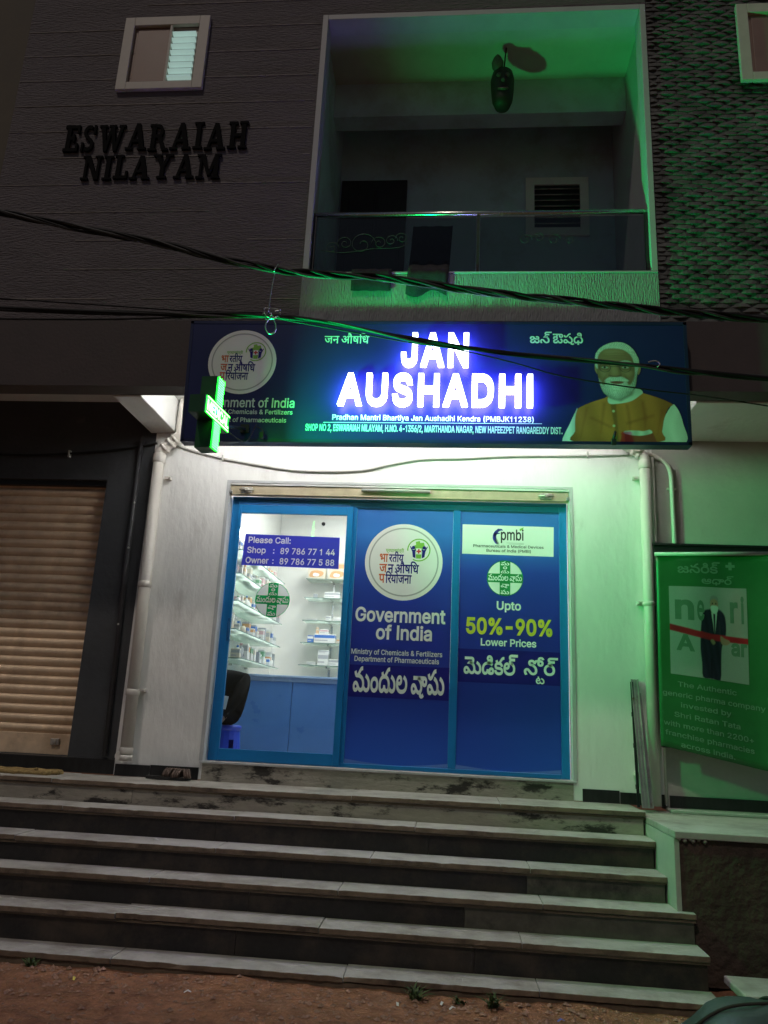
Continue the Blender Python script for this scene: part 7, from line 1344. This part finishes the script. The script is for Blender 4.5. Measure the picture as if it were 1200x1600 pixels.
for sd_, hx in (('R', -1), ('L', 1)):
    h = Vector(J['ha'+sd_][:3])
    for k in range(4): J['f%s%d' % (sd_, k)] = tuple(h+Vector((hx*.004*k, -.012+.010*k, -.035-.004*(k % 2))))+(.0085,); J['g%s%d' % (sd_, k)] = tuple(h+Vector((hx*(.012+.004*k), -.010+.010*k, -.066-.006*(k in (1, 2)))))+(.0075,)
    J['t%s' % sd_] = tuple(h+Vector((hx*.02, -.028, -.012)))+(.0085,); J['u%s' % sd_] = tuple(h+Vector((hx*.03, -.034, -.038)))+(.0075,)
E_ = [('pelvis', 'waist'), ('waist', 'chest'), ('chest', 'neckb'), ('neckb', 'neck'), ('neck', 'head'), ('head', 'crown')]
for s in 'RL':
    E_ += [('chest', 'sh'+s), ('sh'+s, 'el'+s), ('el'+s, 'wr'+s), ('wr'+s, 'ha'+s), ('pelvis', 'hip'+s), ('hip'+s, 'kn'+s), ('kn'+s, 'an'+s), ('an'+s, 'to'+s), ('ha'+s, 't'+s), ('t'+s, 'u'+s)]
    for k in range(4): E_ += [('ha'+s, 'f%s%d' % (s, k)), ('f%s%d' % (s, k), 'g%s%d' % (s, k))]
names = list(J); idx = {n: i for i, n in enumerate(names)}
me = bpy.data.meshes.new('skeleton'); me.from_pydata([J[n][:3] for n in names], [(idx[a], idx[b]) for a, b in E_], [])
so = bpy.data.objects.new('skeleton', me); C.objects.link(so); md = so.modifiers.new('skin', 'SKIN')
for n in names: me.skin_vertices[0].data[idx[n]].radius = (J[n][3],)*2
me.skin_vertices[0].data[idx['pelvis']].use_root = True
sb = so.modifiers.new('sub', 'SUBSURF'); sb.levels = 2; sb.render_levels = 2
bpy.context.view_layer.update()
bm = bmesh.new(); bm.from_mesh(bpy.data.meshes.new_from_object(so.evaluated_get(bpy.context.evaluated_depsgraph_get())))
bpy.data.objects.remove(so)
pm = MB(); pm.bm = bm; ks, kc, kt = pm.mi(M['skin']), pm.mi(M['black_cloth']), pm.mi(M['rug'])
segs = [(Vector(J[a][:3]), Vector(J[b][:3]), (kc if b in ('waist', 'chest', 'neckb', 'shR', 'shL', 'elR', 'elL', 'wrR', 'wrL') else kc if b[:2] in ('hi', 'kn') else kt if b[:2] == 'an' else ks)) for a, b in E_]
for f in bm.faces:
    c = f.calc_center_median(); best = None
    for a, b, k in segs:
        d = b-a; t = max(0, min(1, (c-a).dot(d)/d.length_squared)); dd = (c-(a+d*t)).length
        if best is None or dd < best[0]: best = (dd, k)
    f.material_index = best[1]; f.smooth = True
pm.build('body', None, PN, fixn=False)
h0 = Vector(J['head'][:3])
mb = MB(); mb.lathe([(.03, -.05), (.078, -.02), (.088, .03), (.076, .075), (.04, .10), (.01, .106)], h0+Vector((-.01, .02, .01)), n=18); mb.build('hair', M['hair'], PN, smooth=True)
o = MB(); o.box(-.028, .028, -.002, .002, -.052, .052, rot=Matrix.Rotation(.25, 3, 'Z') @ Matrix.Rotation(.15, 3, 'Y'), at=(-1.333, .262, .44), bev=.001); tag(o.build('paper_slip', M['paper']), 'small white paper held by the person in black', 'paper')
